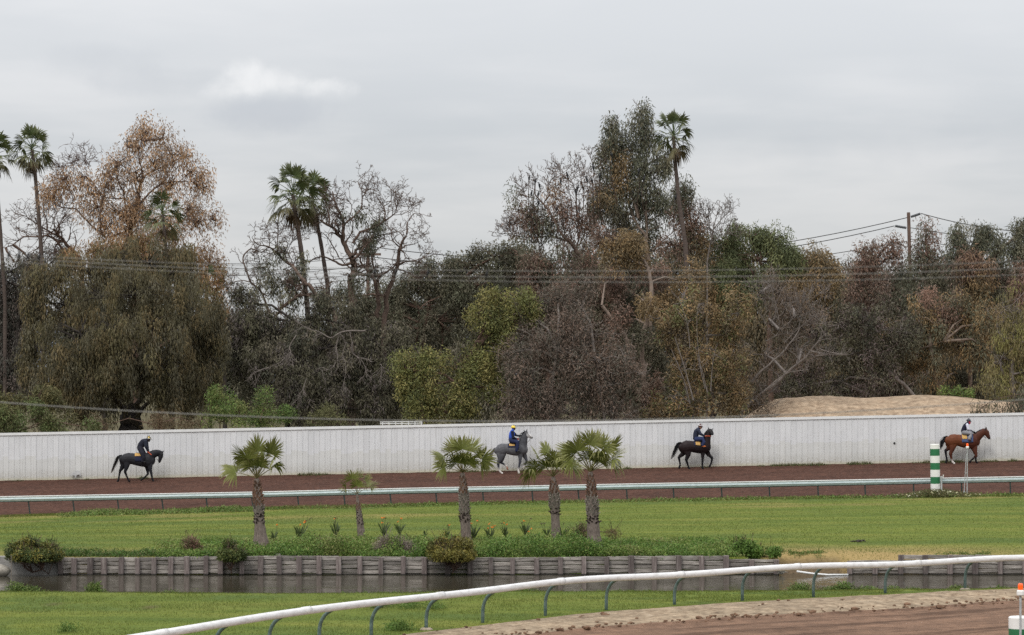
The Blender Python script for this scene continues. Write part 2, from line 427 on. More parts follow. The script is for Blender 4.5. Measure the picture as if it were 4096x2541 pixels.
# pond
def M_water():
    m, nt, b = _mat('pond_water')
    b.inputs['Base Color'].default_value = (0.05, 0.044, 0.03, 1); b.inputs['Roughness'].default_value = 0.03
    b.inputs['IOR'].default_value = 1.33; b.inputs['Specular IOR Level'].default_value = 0.5
    v = coord(nt, 'World', (0.9, 1.6, 1)); f = nnoise(nt, v, 1.6, 3, 0.55, 0.4)
    v2 = coord(nt, 'World', (0.25, 0.5, 1)); patch = nnoise(nt, v2, 0.55, 2)
    msk = ramp(nt, patch, [(0.38, (0.12, 0.12, 0.12)), (0.6, (1, 1, 1))])
    mm = nt.nodes.new('ShaderNodeMath'); mm.operation = 'MULTIPLY'; nt.links.new(f, mm.inputs[0]); nt.links.new(msk, mm.inputs[1])
    bump(nt, b, mm.outputs[0], 0.22, 0.08); return m
water_m = M_water()
st(link('pond', np_mesh('pond', [(-48, 88, WATER), (48, 88, WATER), (48, 108, WATER), (-48, 108, WATER)], [(0, 1, 2, 3)]), water_m))

# infield lawn
def lawn_rows():
    ts = np.concatenate([[-0.0001], np.linspace(0, 0.06, 14)[:-1], np.linspace(0.06, 1, 110)])
    def f(xs, t):
        a = Y_WALL_POND + 0.06; b = 148.1 + 0.5 * (fbm(xs * 0.7, xs * 0, 61) - 0.5); Y = a + (b - a) * t
        return Y, (z_lawn(xs, Y) if t >= 0 else 0 * xs - 1.5)
    return ts, f
def pxy(V): return V[:, 0] * F / V[:, 1] + CX
def lawn_col(V):
    x, y, z = V.T; p = pxy(V); c = np.zeros((len(V), 3)); n = fbm(x * 0.8, y * 0.35, 71)
    g = gap(x)
    dry = sstep(3000, 3090, p) * (1 - 0.75 * sstep(3480, 4300, p)) * (1 - sstep(107.0, 114.0, y + (n - 0.5) * 3))
    dry = np.maximum(dry, sstep(300, 420, p) * (1 - sstep(620, 760, p)) * sstep(105.9, 106.6, y) * (1 - sstep(107.5, 110, y + (n - 0.5) * 2)))
    dry = np.maximum(dry, 0.55 * (1 - sstep(106.0, 113, y + (n - 0.5) * 4)) * sstep(-400, 100, p) * (1 - sstep(400, 900, p)))
    dry = np.maximum(dry, 0.35 * sstep(0.50, 0.62, fbm(x * 0.12, y * 0.3, 77)) * sstep(132, 138, y))
    c[:, 0] = np.clip(dry * (0.55 + 0.9 * n), 0, 0.95)
    c[:, 1] = np.clip(g * (1 - sstep(105.6, 106.9, y + (n - 0.5))) * 1.2, 0, 1)
    c[:, 2] = 0.45 * sstep(0.5, 0.62, fbm(x * 0.1, y * 0.28, 79)) * (1 - c[:, 0])
    c[:, 2] = np.maximum(c[:, 2], 0.7 * sstep(143, 146, y + 4 * (fbm(x * 0.12, y * 0, 81) - 0.5)) * sstep(0.42, 0.6, fbm(x * 0.25, y * 0.4, 83)))
    return c
st(grid_mesh('lawn', np.linspace(-44, 44, 420), lawn_rows(), turf, col=lawn_col))
# far training track, banked up to the fence
def ftrk_rows():
    ts = np.linspace(0, 1, 60)
    def f(xs, t):
        Y = 147.4 + (Y_FENCE + 2.5 - 147.4) * t
        return Y, z_track(xs, Y) - 0.05 * sstep(148.6, 147.6, Y) + 0.05 * (fbm(xs * 1.3, Y * 1.3, 91, 5) - 0.5)
    return ts, f
st(grid_mesh('far_track', np.linspace(-46, 46, 500), ftrk_rows(), dirt_far))
def back_rows():
    ts = np.linspace(0, 1, 50)
    def f(xs, t):
        Y = Y_FENCE + 0.4 + 700 * t ** 2.2 + 0 * xs
        return Y, z_back(xs, Y) + 0.25 * (fbm(xs * 0.2, Y * 0.2, 95) - 0.5)
    return ts, f
st(grid_mesh('back_ground', np.linspace(-260, 260, 261), back_rows(), rough_ground))
# graded dirt mound behind the fence
def mound():
    px = np.array([2860, 2960, 3020, 3070, 3140, 3250, 3350, 3480, 3600, 3700, 3850, 3960, 4096, 4400, 4700])
    py = np.array([1790, 1720, 1655, 1622, 1597, 1589, 1589, 1595, 1587, 1581, 1588, 1602, 1614, 1640, 1760])
    xs = np.linspace((2860 - CX) * 186 / F, (4700 - CX) * 186 / F, 260)
    ridge = EYE - (np.interp(xs * F / 186 + CX, px, py) - HY) * 186 / F
    k = np.ones(9) / 9; rp = np.pad(ridge, 4, mode='edge'); ridge = np.convolve(rp, k, mode='valid')
    ts = np.linspace(0, 1, 80)
    def f(xs_, t):
        Y = 172 + 34 * t + 0 * xs_
        up = sstep(173.5, 186, Y); down = 1 - 0.6 * sstep(188, 206, Y)
        base = z_back(xs_, Y) - 0.2
        n = fbm(xs_ * 0.9, Y * 0.9 - xs_ * 0.4, 97, 5); rough = 0.32 * sstep(26, 18, xs_) + 0.1
        return Y, base + (ridge - base) * up * down + (n - 0.5) * rough
    return st(grid_mesh('dirt_mound', xs, (ts, f), mound_m))
mound()

# grass blades: too many to count
def blades(name, X, Y, Z, h, w, cols, rng, lean=0.5):
    n = len(X); a = rng.uniform(0, 2 * math.pi, n); l = rng.uniform(0, lean, n)
    dx = np.cos(a); dy = np.sin(a)
    b = rng.uniform(0, 2 * math.pi, n); sx = np.cos(b) * w / 2; sy = np.sin(b) * w / 2
    V = np.empty((n, 3, 3)); V[:, 0] = np.stack([X - sx, Y - sy, Z - 0.01], 1); V[:, 1] = np.stack([X + sx, Y + sy, Z - 0.01], 1)
    V[:, 2] = np.stack([X + dx * l * h, Y + dy * l * h, Z + h], 1)
    Fa = np.arange(3 * n).reshape(n, 3)
    o = link(name, np_mesh(name, V.reshape(-1, 3), Fa, np.repeat(cols, 3, 0)), blade_m); o['kind'] = 'stuff'; return o
blade_m = M_attr('grass_blade', 0.7, 0.25, 0.15)
def pick(rng, pal, n, var=0.25):
    pal = np.array(pal); c = pal[rng.integers(0, len(pal), n)]; return c * rng.uniform(1 - var, 1 + var, (n, 1))
GREEN = [(0.098, 0.134, 0.028), (0.122, 0.148, 0.030), (0.080, 0.114, 0.023), (0.152, 0.160, 0.040)]
WEED = [(0.06, 0.12, 0.025), (0.085, 0.14, 0.03), (0.05, 0.095, 0.02)]
STRAW = [(0.26, 0.2, 0.09), (0.2, 0.16, 0.07), (0.15, 0.15, 0.05)]
def grass():
    rng = np.random.default_rng(11)
    n = 150000; x = rng.uniform(-19, 20, n); a = np.maximum(y_rail(x) + 0.55, 72); b = y_shore(x) - 0.05
    y = a + (b - a) * rng.random(n); keep = fbm(x * 2, y * 2, 5) > 0.30; x, y = x[keep], y[keep]; n = len(x)
    h = rng.uniform(0.025, 0.055, n) * (0.6 + fbm(x * 0.8, y * 0.8, 7)) * (1 + 1.2 * sstep(1.2, 0.1, y_shore(x) - y))
    tag(blades('near_grass', x, y, z_near(x, y) + 0.0, h, 0.013, pick(rng, GREEN, n), rng), 'short green turf grass between the white rail and the pond', 'grass')
    n = 120000; y = rng.uniform(105.3, 148, n); x = rng.uniform(-1, 1, n) * (y * 2200 / F)
    keep = gap(x) * (y < 107) < 0.3; x, y = x[keep], y[keep]; n = len(x)
    h = rng.uniform(0.02, 0.05, n) * (0.5 + fbm(x * 0.5, y * 0.5, 17))
    tag(blades('lawn_grass', x, y, z_lawn(x, y), h, 0.028, pick(rng, GREEN, n), rng), 'mown green grass of the infield lawn beyond the pond', 'grass')
    # rough fringe along the far track
    n = 42000; x = rng.uniform(-31, 31, n); y = 148.1 - np.abs(rng.normal(0, 0.9, n)); cl = fbm(x * 0.35, y * 0.5, 19)
    h = rng.uniform(0.05, 0.13, n) * (0.35 + 1.6 * np.clip(cl - 0.28, 0, 1)) * (1 - sstep(0, 3.5, 148 - y)) * 1.7
    c = pick(rng, GREEN, n); s = rng.random(n) < np.clip((fbm(x * 0.2, x * 0, 23) - 0.4) * 2.2, 0.05, 0.7); c[s] = pick(rng, STRAW, s.sum())
    tag(blades('track_edge_grass', x, y, z_lawn(x, y), h, 0.025, c, rng, 0.8), 'ragged seeding grass fringe along the far dirt track', 'grass')
    # sprouts at the foot of the fence
    n = 9000; x = rng.uniform(-30, 31, n); y = Y_FENCE - 0.1 - np.abs(rng.normal(0, 0.25, n)); cl = fbm(x * 0.9, x * 0, 29) + 0.12 * sstep(5, 20, x)
    keep = cl > 0.5; x, y, cl = x[keep], y[keep], cl[keep]; n = len(x)
    h = rng.uniform(0.04, 0.2, n) * np.clip((cl - 0.48) * 6, 0.1, 1)
    tag(blades('fence_weeds', x, y, z_track(x, y), h, 0.05, pick(rng, [(0.09, 0.10, 0.035), (0.06, 0.08, 0.03), (0.14, 0.12, 0.06)], n), rng, 1.0), 'sparse weeds sprouting along the foot of the white fence', 'weeds')
grass()

def clods():
    rng = np.random.default_rng(44); V = []; Fa = []; C = []
    ico = bmesh.new(); bmesh.ops.create_icosphere(ico, subdivisions=1, radius=1); iv = np.array([v.co[:] for v in ico.verts]); jf = np.array([[v.index for v in f.verts] for f in ico.faces]); ico.free()
    n = 620; x = rng.uniform(-4, 19, n); u = rng.random(n)
    y = np.where(u < 0.6, y_rail(x) - berm_off(x) - 0.1 + rng.normal(0, 0.5, n), y_rail(x) - berm_off(x) * rng.random(n) * 0.8)
    keep = (u < 0.6) | (fbm(x * 1.2, y * 0.8, 47) > 0.52); x, y = x[keep], y[keep]
    for i in range(len(x)):
        r = rng.uniform(0.012, 0.05) * (1 + (rng.random() < 0.08)); s = np.array([1.3, 1.0, 0.7]) * r; k = len(V) * 0 + sum(len(q) for q in V)
        V.append(iv * s * rng.uniform(0.75, 1.25, (len(iv), 1)) + np.array([x[i], y[i], 0.03 + float(z_near(x[i], y[i]))])); Fa.append(jf + k); C.append(np.repeat(np.array([[0.14, 0.085, 0.055]]) * rng.uniform(0.6, 1.5), len(iv), 0))
    o = link('dirt_clods', np_mesh('dirt_clods', np.concatenate(V), np.concatenate(Fa), np.concatenate(C)), M_attr('clod', 0.95, 0, 0.1)); tag(o, 'loose brown dirt clods along the edge of the near track', 'dirt', kind='stuff')
clods()
# ------------------------------------------------------------------ white corrugated fence behind the far track
def M_fence():
    m, nt, b = _mat('white_sheet_metal')
    g = nt.nodes.new('ShaderNodeTexCoord'); sp = nt.nodes.new('ShaderNodeSeparateXYZ'); nt.links.new(g.outputs['Object'], sp.inputs[0])
    v = coord(nt, 'World', (2.2, 1, 0.9)); f = nnoise(nt, v, 0.9, 6, 0.65)
    c = ramp(nt, f, [(0.3, (0.60, 0.605, 0.615)), (0.7, (0.67, 0.672, 0.68))])
    # splashed dirt near the ground and old overpaint
    mr = nt.nodes.new('ShaderNodeMapRange'); nt.links.new(sp.outputs[2], mr.inputs[0]); mr.inputs[1].default_value = 0.75; mr.inputs[2].default_value = 0.0
    sp_n = nnoise(nt, coord(nt, 'World', (9, 9, 5)), 2.0, 4, 0.75)
    md = nt.nodes.new('ShaderNodeMath'); md.operation = 'MULTIPLY'; nt.links.new(mr.outputs[0], md.inputs[0]); nt.links.new(ramp(nt, sp_n, [(0.40, (0, 0, 0)), (0.66, (1, 1, 1))]), md.inputs[1])
    c = mixc(nt, md.outputs[0], c, (0.30, 0.26, 0.19))
    mr2 = nt.nodes.new('ShaderNodeMapRange'); nt.links.new(sp.outputs[2], mr2.inputs[0]); mr2.inputs[1].default_value = 0.22; mr2.inputs[2].default_value = 0.0
    c = mixc(nt, mr2.outputs[0], c, (0.52, 0.49, 0.38))
    pk = nnoise(nt, coord(nt, 'World', (1, 1, 1)), 6.5, 3, 0.8)
    c = mixc(nt, ramp(nt, pk, [(0.73, (0, 0, 0)), (0.77, (1, 1, 1))]), c, (0.16, 0.15, 0.14))
    oi = nt.nodes.new('ShaderNodeObjectInfo'); th = nt.nodes.new('ShaderNodeMath'); th.operation = 'MULTIPLY_ADD'; nt.links.new(oi.outputs['Random'], th.inputs[0]); th.inputs[1].default_value = 0.32; th.inputs[2].default_value = 1.15
    lt = nt.nodes.new('ShaderNodeMath'); lt.operation = 'LESS_THAN'; nt.links.new(sp.outputs[2], lt.inputs[0]); nt.links.new(th.outputs[0], lt.inputs[1])
    c = mixc(nt, lt.outputs[0], c, mixc(nt, 1.0, c, (0.93, 0.925, 0.89), 'MULTIPLY'))
    drip = nnoise(nt, coord(nt, 'World', (7, 7, 0.25)), 1.6, 4, 0.7)
    c = mixc(nt, ramp(nt, drip, [(0.58, (0, 0, 0)), (0.72, (0.35, 0.35, 0.35))]), c, (0.40, 0.39, 0.36))
    c = rand_tint(nt, c, 0.035)
    nt.links.new(c, b.inputs['Base Color']); b.inputs['Roughness'].default_value = 0.55; return m
fence_m = M_fence()
FH = 2.72
def fence():
    root = thing('corrugated_fence', 'long white corrugated metal fence behind the far dirt track', 'fence', (0, Y_FENCE, float(z_fence(0))))
    pw = 0.322
    # one sheet: flat pan with a raised rib at its left edge
    prof = [(0, 0), (0.004, -0.03), (0.03, -0.03), (0.036, 0), (0.165, 0), (0.17, -0.006), (0.185, -0.006), (0.19, 0), (pw - 0.001, 0)]
    v = [(x, y, 0) for x, y in prof] + [(x, y, FH - 0.02) for x, y in prof] + [(x, y + 0.012, 0) for x, y in prof] + [(x, y + 0.012, FH - 0.02) for x, y in prof]
    k = len(prof); f = []
    for i in range(k - 1):
        f.append((i, i + 1, k + i + 1, k + i)); f.append((2 * k + i, 3 * k + i, 3 * k + i + 1, 2 * k + i + 1))
        f.append((k + i, k + i + 1, 3 * k + i + 1, 3 * k + i))
    me = MB().add(v, f).mesh('fence_sheet'); me.materials.append(fence_m)
    rng = random.Random(4); x = -36.0; z0 = float(z_fence(0))
    while x < 36.0:
        link('panel', me, None, root, (x, rng.uniform(-0.006, 0.006), float(z_fence(x)) - z0 - 0.03))
        x += pw
    cap = MB(); n = 60; sl = 0.02
    for x0, x1 in [(-36.0 + 6.0 * i, -36.0 + 6.0 * (i + 1)) for i in range(12)]:
        b = MB(); 
        za = float(z_fence(x0)) - z0 + FH - 0.12; zb = float(z_fence(x1)) - z0 + FH - 0.12
        b.add([(x0 + .004, -0.06, za), (x1, -0.06, zb), (x1, 0.05, zb), (x0 + .004, 0.05, za), (x0 + .004, -0.06, za + 0.15), (x1, -0.06, zb + 0.15), (x1, 0.05, zb + 0.15), (x0 + .004, 0.05, za + 0.15)],
              [(3, 2, 1, 0), (4, 5, 6, 7), (0, 1, 5, 4), (1, 2, 6, 5), (2, 3, 7, 6), (3, 0, 4, 7)])
        b.build('top_cap', cap_m, root)
    for xx in np.arange(-35.5, 36, 2.6):
        MB().box((xx, 0.02, float(z_fence(xx)) - z0 - 0.3), (xx + 0.09, 0.11, float(z_fence(xx)) - z0 + FH - 0.15)).build('post', cap_m, root)
    # black disc painted for the dark inside a round hole in a sheet, weathered patches
    p = W(3577, 1773, Y_FENCE)
    MB().lathe([(0.001, 0), (0.062, 0.0), (0.062, 0.012)], 14).build('dark_hole_disc', M_noise('hole_shade_black', (0.012, 0.012, 0.012), (0.02, 0.02, 0.02)), root, loc=(p.x, -0.034, p.z - z0), rot=(math.radians(90), 0, 0))
    return root
cap_m = M_noise('fence_cap_paint', (0.64, 0.64, 0.63), (0.74, 0.74, 0.735), 3, 0.5, (0.6, 1, 1), 'World')
fence()
def torn_bag():
    p = W(305, 1897, Y_FENCE - 0.12); rng = np.random.default_rng(3)
    m = MB(); pts = []
    outline = [(-0.32, -0.08), (-0.2, 0.12), (0.02, 0.2), (0.2, 0.16), (0.27, 0.02), (0.28, -0.12), (0.2, -0.02), (0.05, -0.04), (-0.05, -0.24), (-0.1, -0.05)]
    n = len(outline)
    v = [(x, -0.045 + rng.uniform(-0.015, 0.01), z) for x, z in outline] + [(0, -0.055, 0.06)] + [(x * 0.95, 0.02, z * 0.95) for x, z in outline]
    f = [(i, (i + 1) % n, n) for i in range(n)] + [(i, i + n + 1, (i + 1) % n + n + 1, (i + 1) % n) for i in range(n)]
    o = m.add(v, f).build('plastic_bag', M_noise('bag_white', (0.34, 0.34, 0.34), (0.56, 0.56, 0.55), 9, 0.5), loc=p)
    tag(o, 'torn pale plastic sheet caught on the white corrugated fence', 'plastic sheet')
torn_bag()

# ------------------------------------------------------------------ far running rail
def M_railface():
    m, nt, b = _mat('rail_galvanised')
    v = coord(nt, 'World', (1.2, 1, 4)); f = nnoise(nt, v, 5.0, 6, 0.75)
    c = ramp(nt, f, [(0.3, (0.23, 0.29, 0.29)), (0.5, (0.40, 0.47, 0.475)), (0.66, (0.47, 0.53, 0.535))])
    v2 = coord(nt, 'World', (1.0, 1, 9)); f2 = nnoise(nt, v2, 7.0, 5, 0.8)
    c = mixc(nt, ramp(nt, f2, [(0.60, (0, 0, 0)), (0.68, (1, 1, 1))]), c, (0.12, 0.13, 0.12))
    nt.links.new(c, b.inputs['Base Color']); b.inputs['Roughness'].default_value = 0.45; b.inputs['Metallic'].default_value = 0.1; return m
white_paint = M_noise('white_paint', (0.62, 0.62, 0.60), (0.8, 0.8, 0.79), 6, 0.5, (1, 1, 1), 'World')
dark_green_metal = M_noise('dark_green_metal', (0.02, 0.03, 0.028), (0.045, 0.06, 0.055), 8, 0.5, (1, 1, 1), 'World')
FAR_POSTS = [-250, -60, 122, 300, 478, 655, 832, 1014, 1197, 1382, 1566, 1749, 1936, 2133, 2317, 2510, 2697, 2889, 3080, 3274, 3462, 3656, 3848, 4042, 4236, 4430]
def far_rail():
    root = thing('running_rail', 'pale blue-grey metal running rail on dark posts along the far track', 'rail', (0, Y_RAIL, float(z_rail(0))))
    z0 = float(z_rail(0)); rail_m = M_railface()
    top = np.interp(np.arange(-33, 34, 1.0) * F / Y_RAIL + CX, [-400, 0, 1024, 1600, 2624, 3272, 4096, 4500], [2003, 1986, 1967.5, 1953, 1933, 1921.5, 1905.5, 1899])
    xs = np.arange(-33, 34, 1.0); zt = EYE - (top - HY) * Y_RAIL / F - z0
    def strip(prof, name, mat):
        v = []; f = []; k = len(prof)
        for x, z in zip(xs, zt): v += [(x, y, z + dz) for y, dz in prof]
        for i in range(len(xs) - 1):
            for j in range(k):
                q = (j + 1) % k; f.append((i * k + j, (i + 1) * k + j, (i + 1) * k + q, i * k + q))
        f.append(tuple(range(k))); f.append(tuple((len(xs) - 1) * k + j for j in range(k - 1, -1, -1)))
        return MB().add(v, f).build(name, mat, root)
    strip([(-0.06, -0.035), (-0.11, -0.16), (-0.06, -0.27), (0.02, -0.27), (0.02, -0.035)], 'rail_beam', rail_m)
    strip([(-0.10, -0.037), (-0.10, 0.0), (0.06, 0.004), (0.06, -0.037)], 'top_strip', white_paint)
    strip([(-0.05, -0.31), (-0.065, -0.272), (0.05, -0.272), (0.05, -0.31)], 'lower_flange', dark_green_metal)
    rng = random.Random(8)
    for px in FAR_POSTS:
        x = (px - CX) * Y_RAIL / F; zb = float(z_rail(x)) - z0; zt_ = float(np.interp(x, xs, zt))
        ln = 0.10 * (1 - min(max(px, 0), 4096) / 4096.0) + 0.015
        MB().tube([(x, 0, zb - 0.12), (x - ln, 0, zt_ - 0.31)], [0.04, 0.04], 8).build('post', dark_green_metal, root)
far_rail()

# ------------------------------------------------------------------ near white rail with gooseneck posts
def near_rail():
    xs = np.concatenate([np.linspace(-20, -10, 12)[:-1], np.linspace(-10, 20, 70), np.linspace(20, 32, 10)[1:]])
    ys = y_rail(xs)
    k = np.ones(5) / 5; ysm = np.convolve(np.pad(ys, 2, mode='edge'), k, mode='valid'); ysm[:2] = ys[:2]; ysm[-2:] = ys[-2:]
    ztop = 1.06 + 0.03 * np.sin(xs * 0.9)
    root = thing('white_running_rail', 'curved white running rail on green gooseneck posts beside the near track', 'rail', (0, float(np.interp(0, xs, ysm)), 0))
    oy = root.location.y
    m, nt, b = _mat('worn_white_rail')
    f = nnoise(nt, coord(nt, 'World', (1, 1, 3)), 3.5, 6, 0.7)
    c = ramp(nt, f, [(0.32, (0.50, 0.49, 0.475)), (0.5, (0.66, 0.655, 0.65)), (0.66, (0.72, 0.715, 0.71))])
    f2 = nnoise(nt, coord(nt, 'World', (1, 1, 1)), 1.1, 3, 0.6)
    c = mixc(nt, ramp(nt, f2, [(0.7, (0, 0, 0)), (0.76, (0.6, 0.6, 0.6))]), c, (0.34, 0.20, 0.10))
    nt.links.new(c, b.inputs['Base Color']); b.inputs['Roughness'].default_value = 0.5
    prof = [(-0.02, -0.10), (-0.07, -0.08), (-0.095, -0.02), (-0.085, 0.05), (-0.03, 0.085), (0.03, 0.085), (0.085, 0.05), (0.095, -0.02), (0.06, -0.08)]
    v = []; fc = []; n = len(prof); zc = ztop - 0.085
    for i in range(len(xs)):
        i0, i1 = max(i - 1, 0), min(i + 1, len(xs) - 1)
        t = Vector((xs[i1] - xs[i0], ysm[i1] - ysm[i0], 0)).normalized(); nn = Vector((-t.y, t.x, 0))
        for a, dz in prof: v.append((xs[i] + nn.x * a, ysm[i] - oy + nn.y * a, zc[i] + dz))
    for i in range(len(xs) - 1):
        for j in range(n): fc.append((i * n + j, (i + 1) * n + j, (i + 1) * n + (j + 1) % n, i * n + (j + 1) % n))
    MB().add(v, fc).build('rail_tube', m, root, True)
    for jx in (-17.2, -12.4, -8.1, -5.2, -2.0, 1.3, 4.9, 8.6, 12.6, 16.9, 21.0):
        jj = MB(); y0 = float(np.interp(jx, xs, ysm)); y1 = float(np.interp(jx + .16, xs, ysm)); zz = float(np.interp(jx, xs, zc))
        jj.tube([(jx, y0 - oy, zz), (jx + .16, y1 - oy, zz)], [0.101, 0.101], 12).build('joint_sleeve', m, root, True)
    green = M_noise('weathered_green_steel', (0.05, 0.085, 0.078), (0.13, 0.175, 0.165), 12, 0.5, (1, 1, 1), 'World')
    rng = random.Random(5)
    conc = M_noise('concrete_footing', (0.24, 0.19, 0.14), (0.36, 0.30, 0.23), 7, 0.9)
    for k_, bp in enumerate([250, 440, 647, 857, 1076, 1277, 1484, 1705, 1930, 2182, 2424, 2698, 2970, 3254, 3541, 3860, 4190]):
        # find the place on the rail whose post foot is seen at column bp
        best = None
        for x in np.linspace(-19, 30, 2400):
            y = float(np.interp(x, xs, ysm)); d = 0.05
            t = Vector((d, float(np.interp(x + d, xs, ysm)) - float(np.interp(x - d, xs, ysm)), 0)); t.x = 2 * d; t.normalize()
            nn = Vector((-t.y, t.x, 0)); bx, by = x + nn.x * 0.55, y + nn.y * 0.55
            e = abs(bx * F / by + CX - bp)
            if best is None or e < best[0]: best = (e, x, y, nn)
        _, x, y, nn = best; zc_ = float(np.interp(x, xs, zc))
        pts = []
        zg = float(z_near(x + nn.x * .55, y + nn.y * .55))
        for s, h in ((0.55, zg - 0.15), (0.55, 0.25), (0.545, 0.42), (0.52, 0.55), (0.47, 0.67), (0.39, 0.78), (0.28, 0.87), (0.15, 0.935), (0.02, 0.965)):
            pts.append((x + nn.x * s, y + nn.y * s - oy, h if h < 0.2 else h + (zc_ - 0.06 - 0.965)))
        MB().tube(pts, [0.048] * 7 + [0.044, 0.04], 10).build('gooseneck_post', green, root, True)
        if bp in (1705, 3860):
            c = MB(); c.lathe([(0.2, -0.1), (0.19, 0.0), (0.13, 0.045), (0.03, 0.05)], 9)
            c.build('footing', conc, root, True, loc=(x + nn.x * .55, y + nn.y * .55 - oy, zg))
near_rail()

# ------------------------------------------------------------------ timber wall of the pond
def M_timber(name, c1, c2, c3, stretch):
    m, nt, b = _mat(name)
    v = coord(nt, 'World', stretch); f = nnoise(nt, v, 2.2, 7, 0.7, 0.3)
    c = ramp(nt, f, [(0.28, c1), (0.5, c2), (0.7, c3)])
    c = rand_tint(nt, c, 0.38)
    f2 = nnoise(nt, coord(nt, 'World', (1.5, 1, 3)), 1.4, 4, 0.7)
    c = mixc(nt, ramp(nt, f2, [(0.64, (0, 0, 0)), (0.74, (0.8, 0.8, 0.8))]), c, (0.045, 0.035, 0.028))
    # waterline slime
    g = nt.nodes.new('ShaderNodeNewGeometry'); s = nt.nodes.new('ShaderNodeSeparateXYZ'); nt.links.new(g.outputs['Position'], s.inputs[0])
    mr = nt.nodes.new('ShaderNodeMapRange'); nt.links.new(s.outputs[2], mr.inputs[0]); mr.inputs[1].default_value = WATER + 0.06; mr.inputs[2].default_value = WATER + 0.02
    c = mixc(nt, mr.outputs[0], c, (0.02, 0.018, 0.015))
    nt.links.new(c, b.inputs['Base Color']); b.inputs['Roughness'].default_value = 0.9; bump(nt, b, f, 0.7, 0.03); return m
plank_m = M_timber('weathered_plank', (0.09, 0.075, 0.066), (0.235, 0.212, 0.19), (0.40, 0.37, 0.335), (1.0, 1, 9))
post_m = M_timber('weathered_post', (0.06, 0.045, 0.042), (0.14, 0.112, 0.104), (0.27, 0.235, 0.215), (9, 9, 0.8))
def pond_wall():
    posts_a = [244, 300, 361, 420, 485, 552, 617, 683, 750, 825, 882, 968, 1042, 1119, 1199, 1279, 1357, 1441, 1524, 1612, 1698, 1790, 1881, 1965, 2050, 2148, 2240, 2335, 2428, 2524, 2618, 2714, 2808, 2905, 3004, 3104]
    posts_b = [3398, 3498, 3600, 3701, 3797, 3900, 3998, 4098, 4200, 4300, 4400, 4503, 4601, 4702, 4800, 4903, 5001, 5100]
    def X(p): return (p - CX) * Y_WALL_POND / F
    rng = random.Random(21)
    for posts, label, tops in ((posts_a, 'weathered grey timber plank wall holding up the palm bank', lambda p: 0.0 - (0.11 if p > 2990 else 0) - 0.03 * math.sin(p * 0.004)),
                               (posts_b, 'weathered timber plank wall beyond the collapsed gap with white pipe', lambda p: -0.14 if p < 3590 else 0.06)):
        root = thing('timber_retaining_wall', label, 'retaining wall', (X(posts[0]), Y_WALL_POND, WATER), 'timber walls along the pond')
        ox, oz = X(posts[0]), WATER
        for i, p in enumerate(posts):
            w = rng.uniform(0.16, 0.21); zt = tops(p) + rng.uniform(-0.02, 0.03); x = X(p) - ox; tl = rng.uniform(-0.025, 0.03)
            m = MB(); d = rng.uniform(-0.01, 0.02)
            m.add([(x - w / 2 - tl * 0, -0.20 - d, -0.5), (x + w / 2, -0.20 - d, -0.5), (x + w / 2, -0.01, -0.5), (x - w / 2, -0.01, -0.5),
                   (x - w / 2 - tl, -0.19 - d, zt - oz), (x + w / 2 - tl, -0.19 - d, zt - oz + rng.uniform(-.02, .02)), (x + w / 2 - tl, -0.01, zt - oz), (x - w / 2 - tl, -0.01, zt - oz)],
                  [(3, 2, 1, 0), (4, 5, 6, 7), (0, 1, 5, 4), (1, 2, 6, 5), (2, 3, 7, 6), (3, 0, 4, 7)])
            bevel(m.build('post', post_m, root), 0.012)
            if i == len(posts) - 1: break
            x1 = X(posts[i + 1]) - ox; zt = min(tops(p), tops(posts[i + 1])) - oz
            n = 4; zb = -0.3; hs = [0.0 + 0.02] ; h = (zt - 0.02) / n; z = zt
            for r in range(n + 1):
                hh = h * rng.uniform(0.88, 1.1) if r < n else 0.35
                z1 = z - hh; dy = rng.uniform(-0.025, 0.025); sk = rng.uniform(-0.014, 0.014); g = rng.uniform(0.012, 0.03)
                m = MB()
                if r == n: z1 = -0.5
                m.add([(x + .02, dy, z1 + g + sk), (x1 - .02, dy + rng.uniform(-.02, .02), z1 + g - sk), (x1 - .02, dy + .07, z1 + g - sk), (x + .02, dy + .07, z1 + g + sk),
                       (x + .02, dy, z + sk), (x1 - .02, dy, z - sk), (x1 - .02, dy + .07, z - sk), (x + .02, dy + .07, z + sk)],
                      [(3, 2, 1, 0), (4, 5, 6, 7), (0, 1, 5, 4), (1, 2, 6, 5), (2, 3, 7, 6), (3, 0, 4, 7)])
                bevel(m.build('plank', plank_m, root), 0.008)
                z = z1
pond_wall()
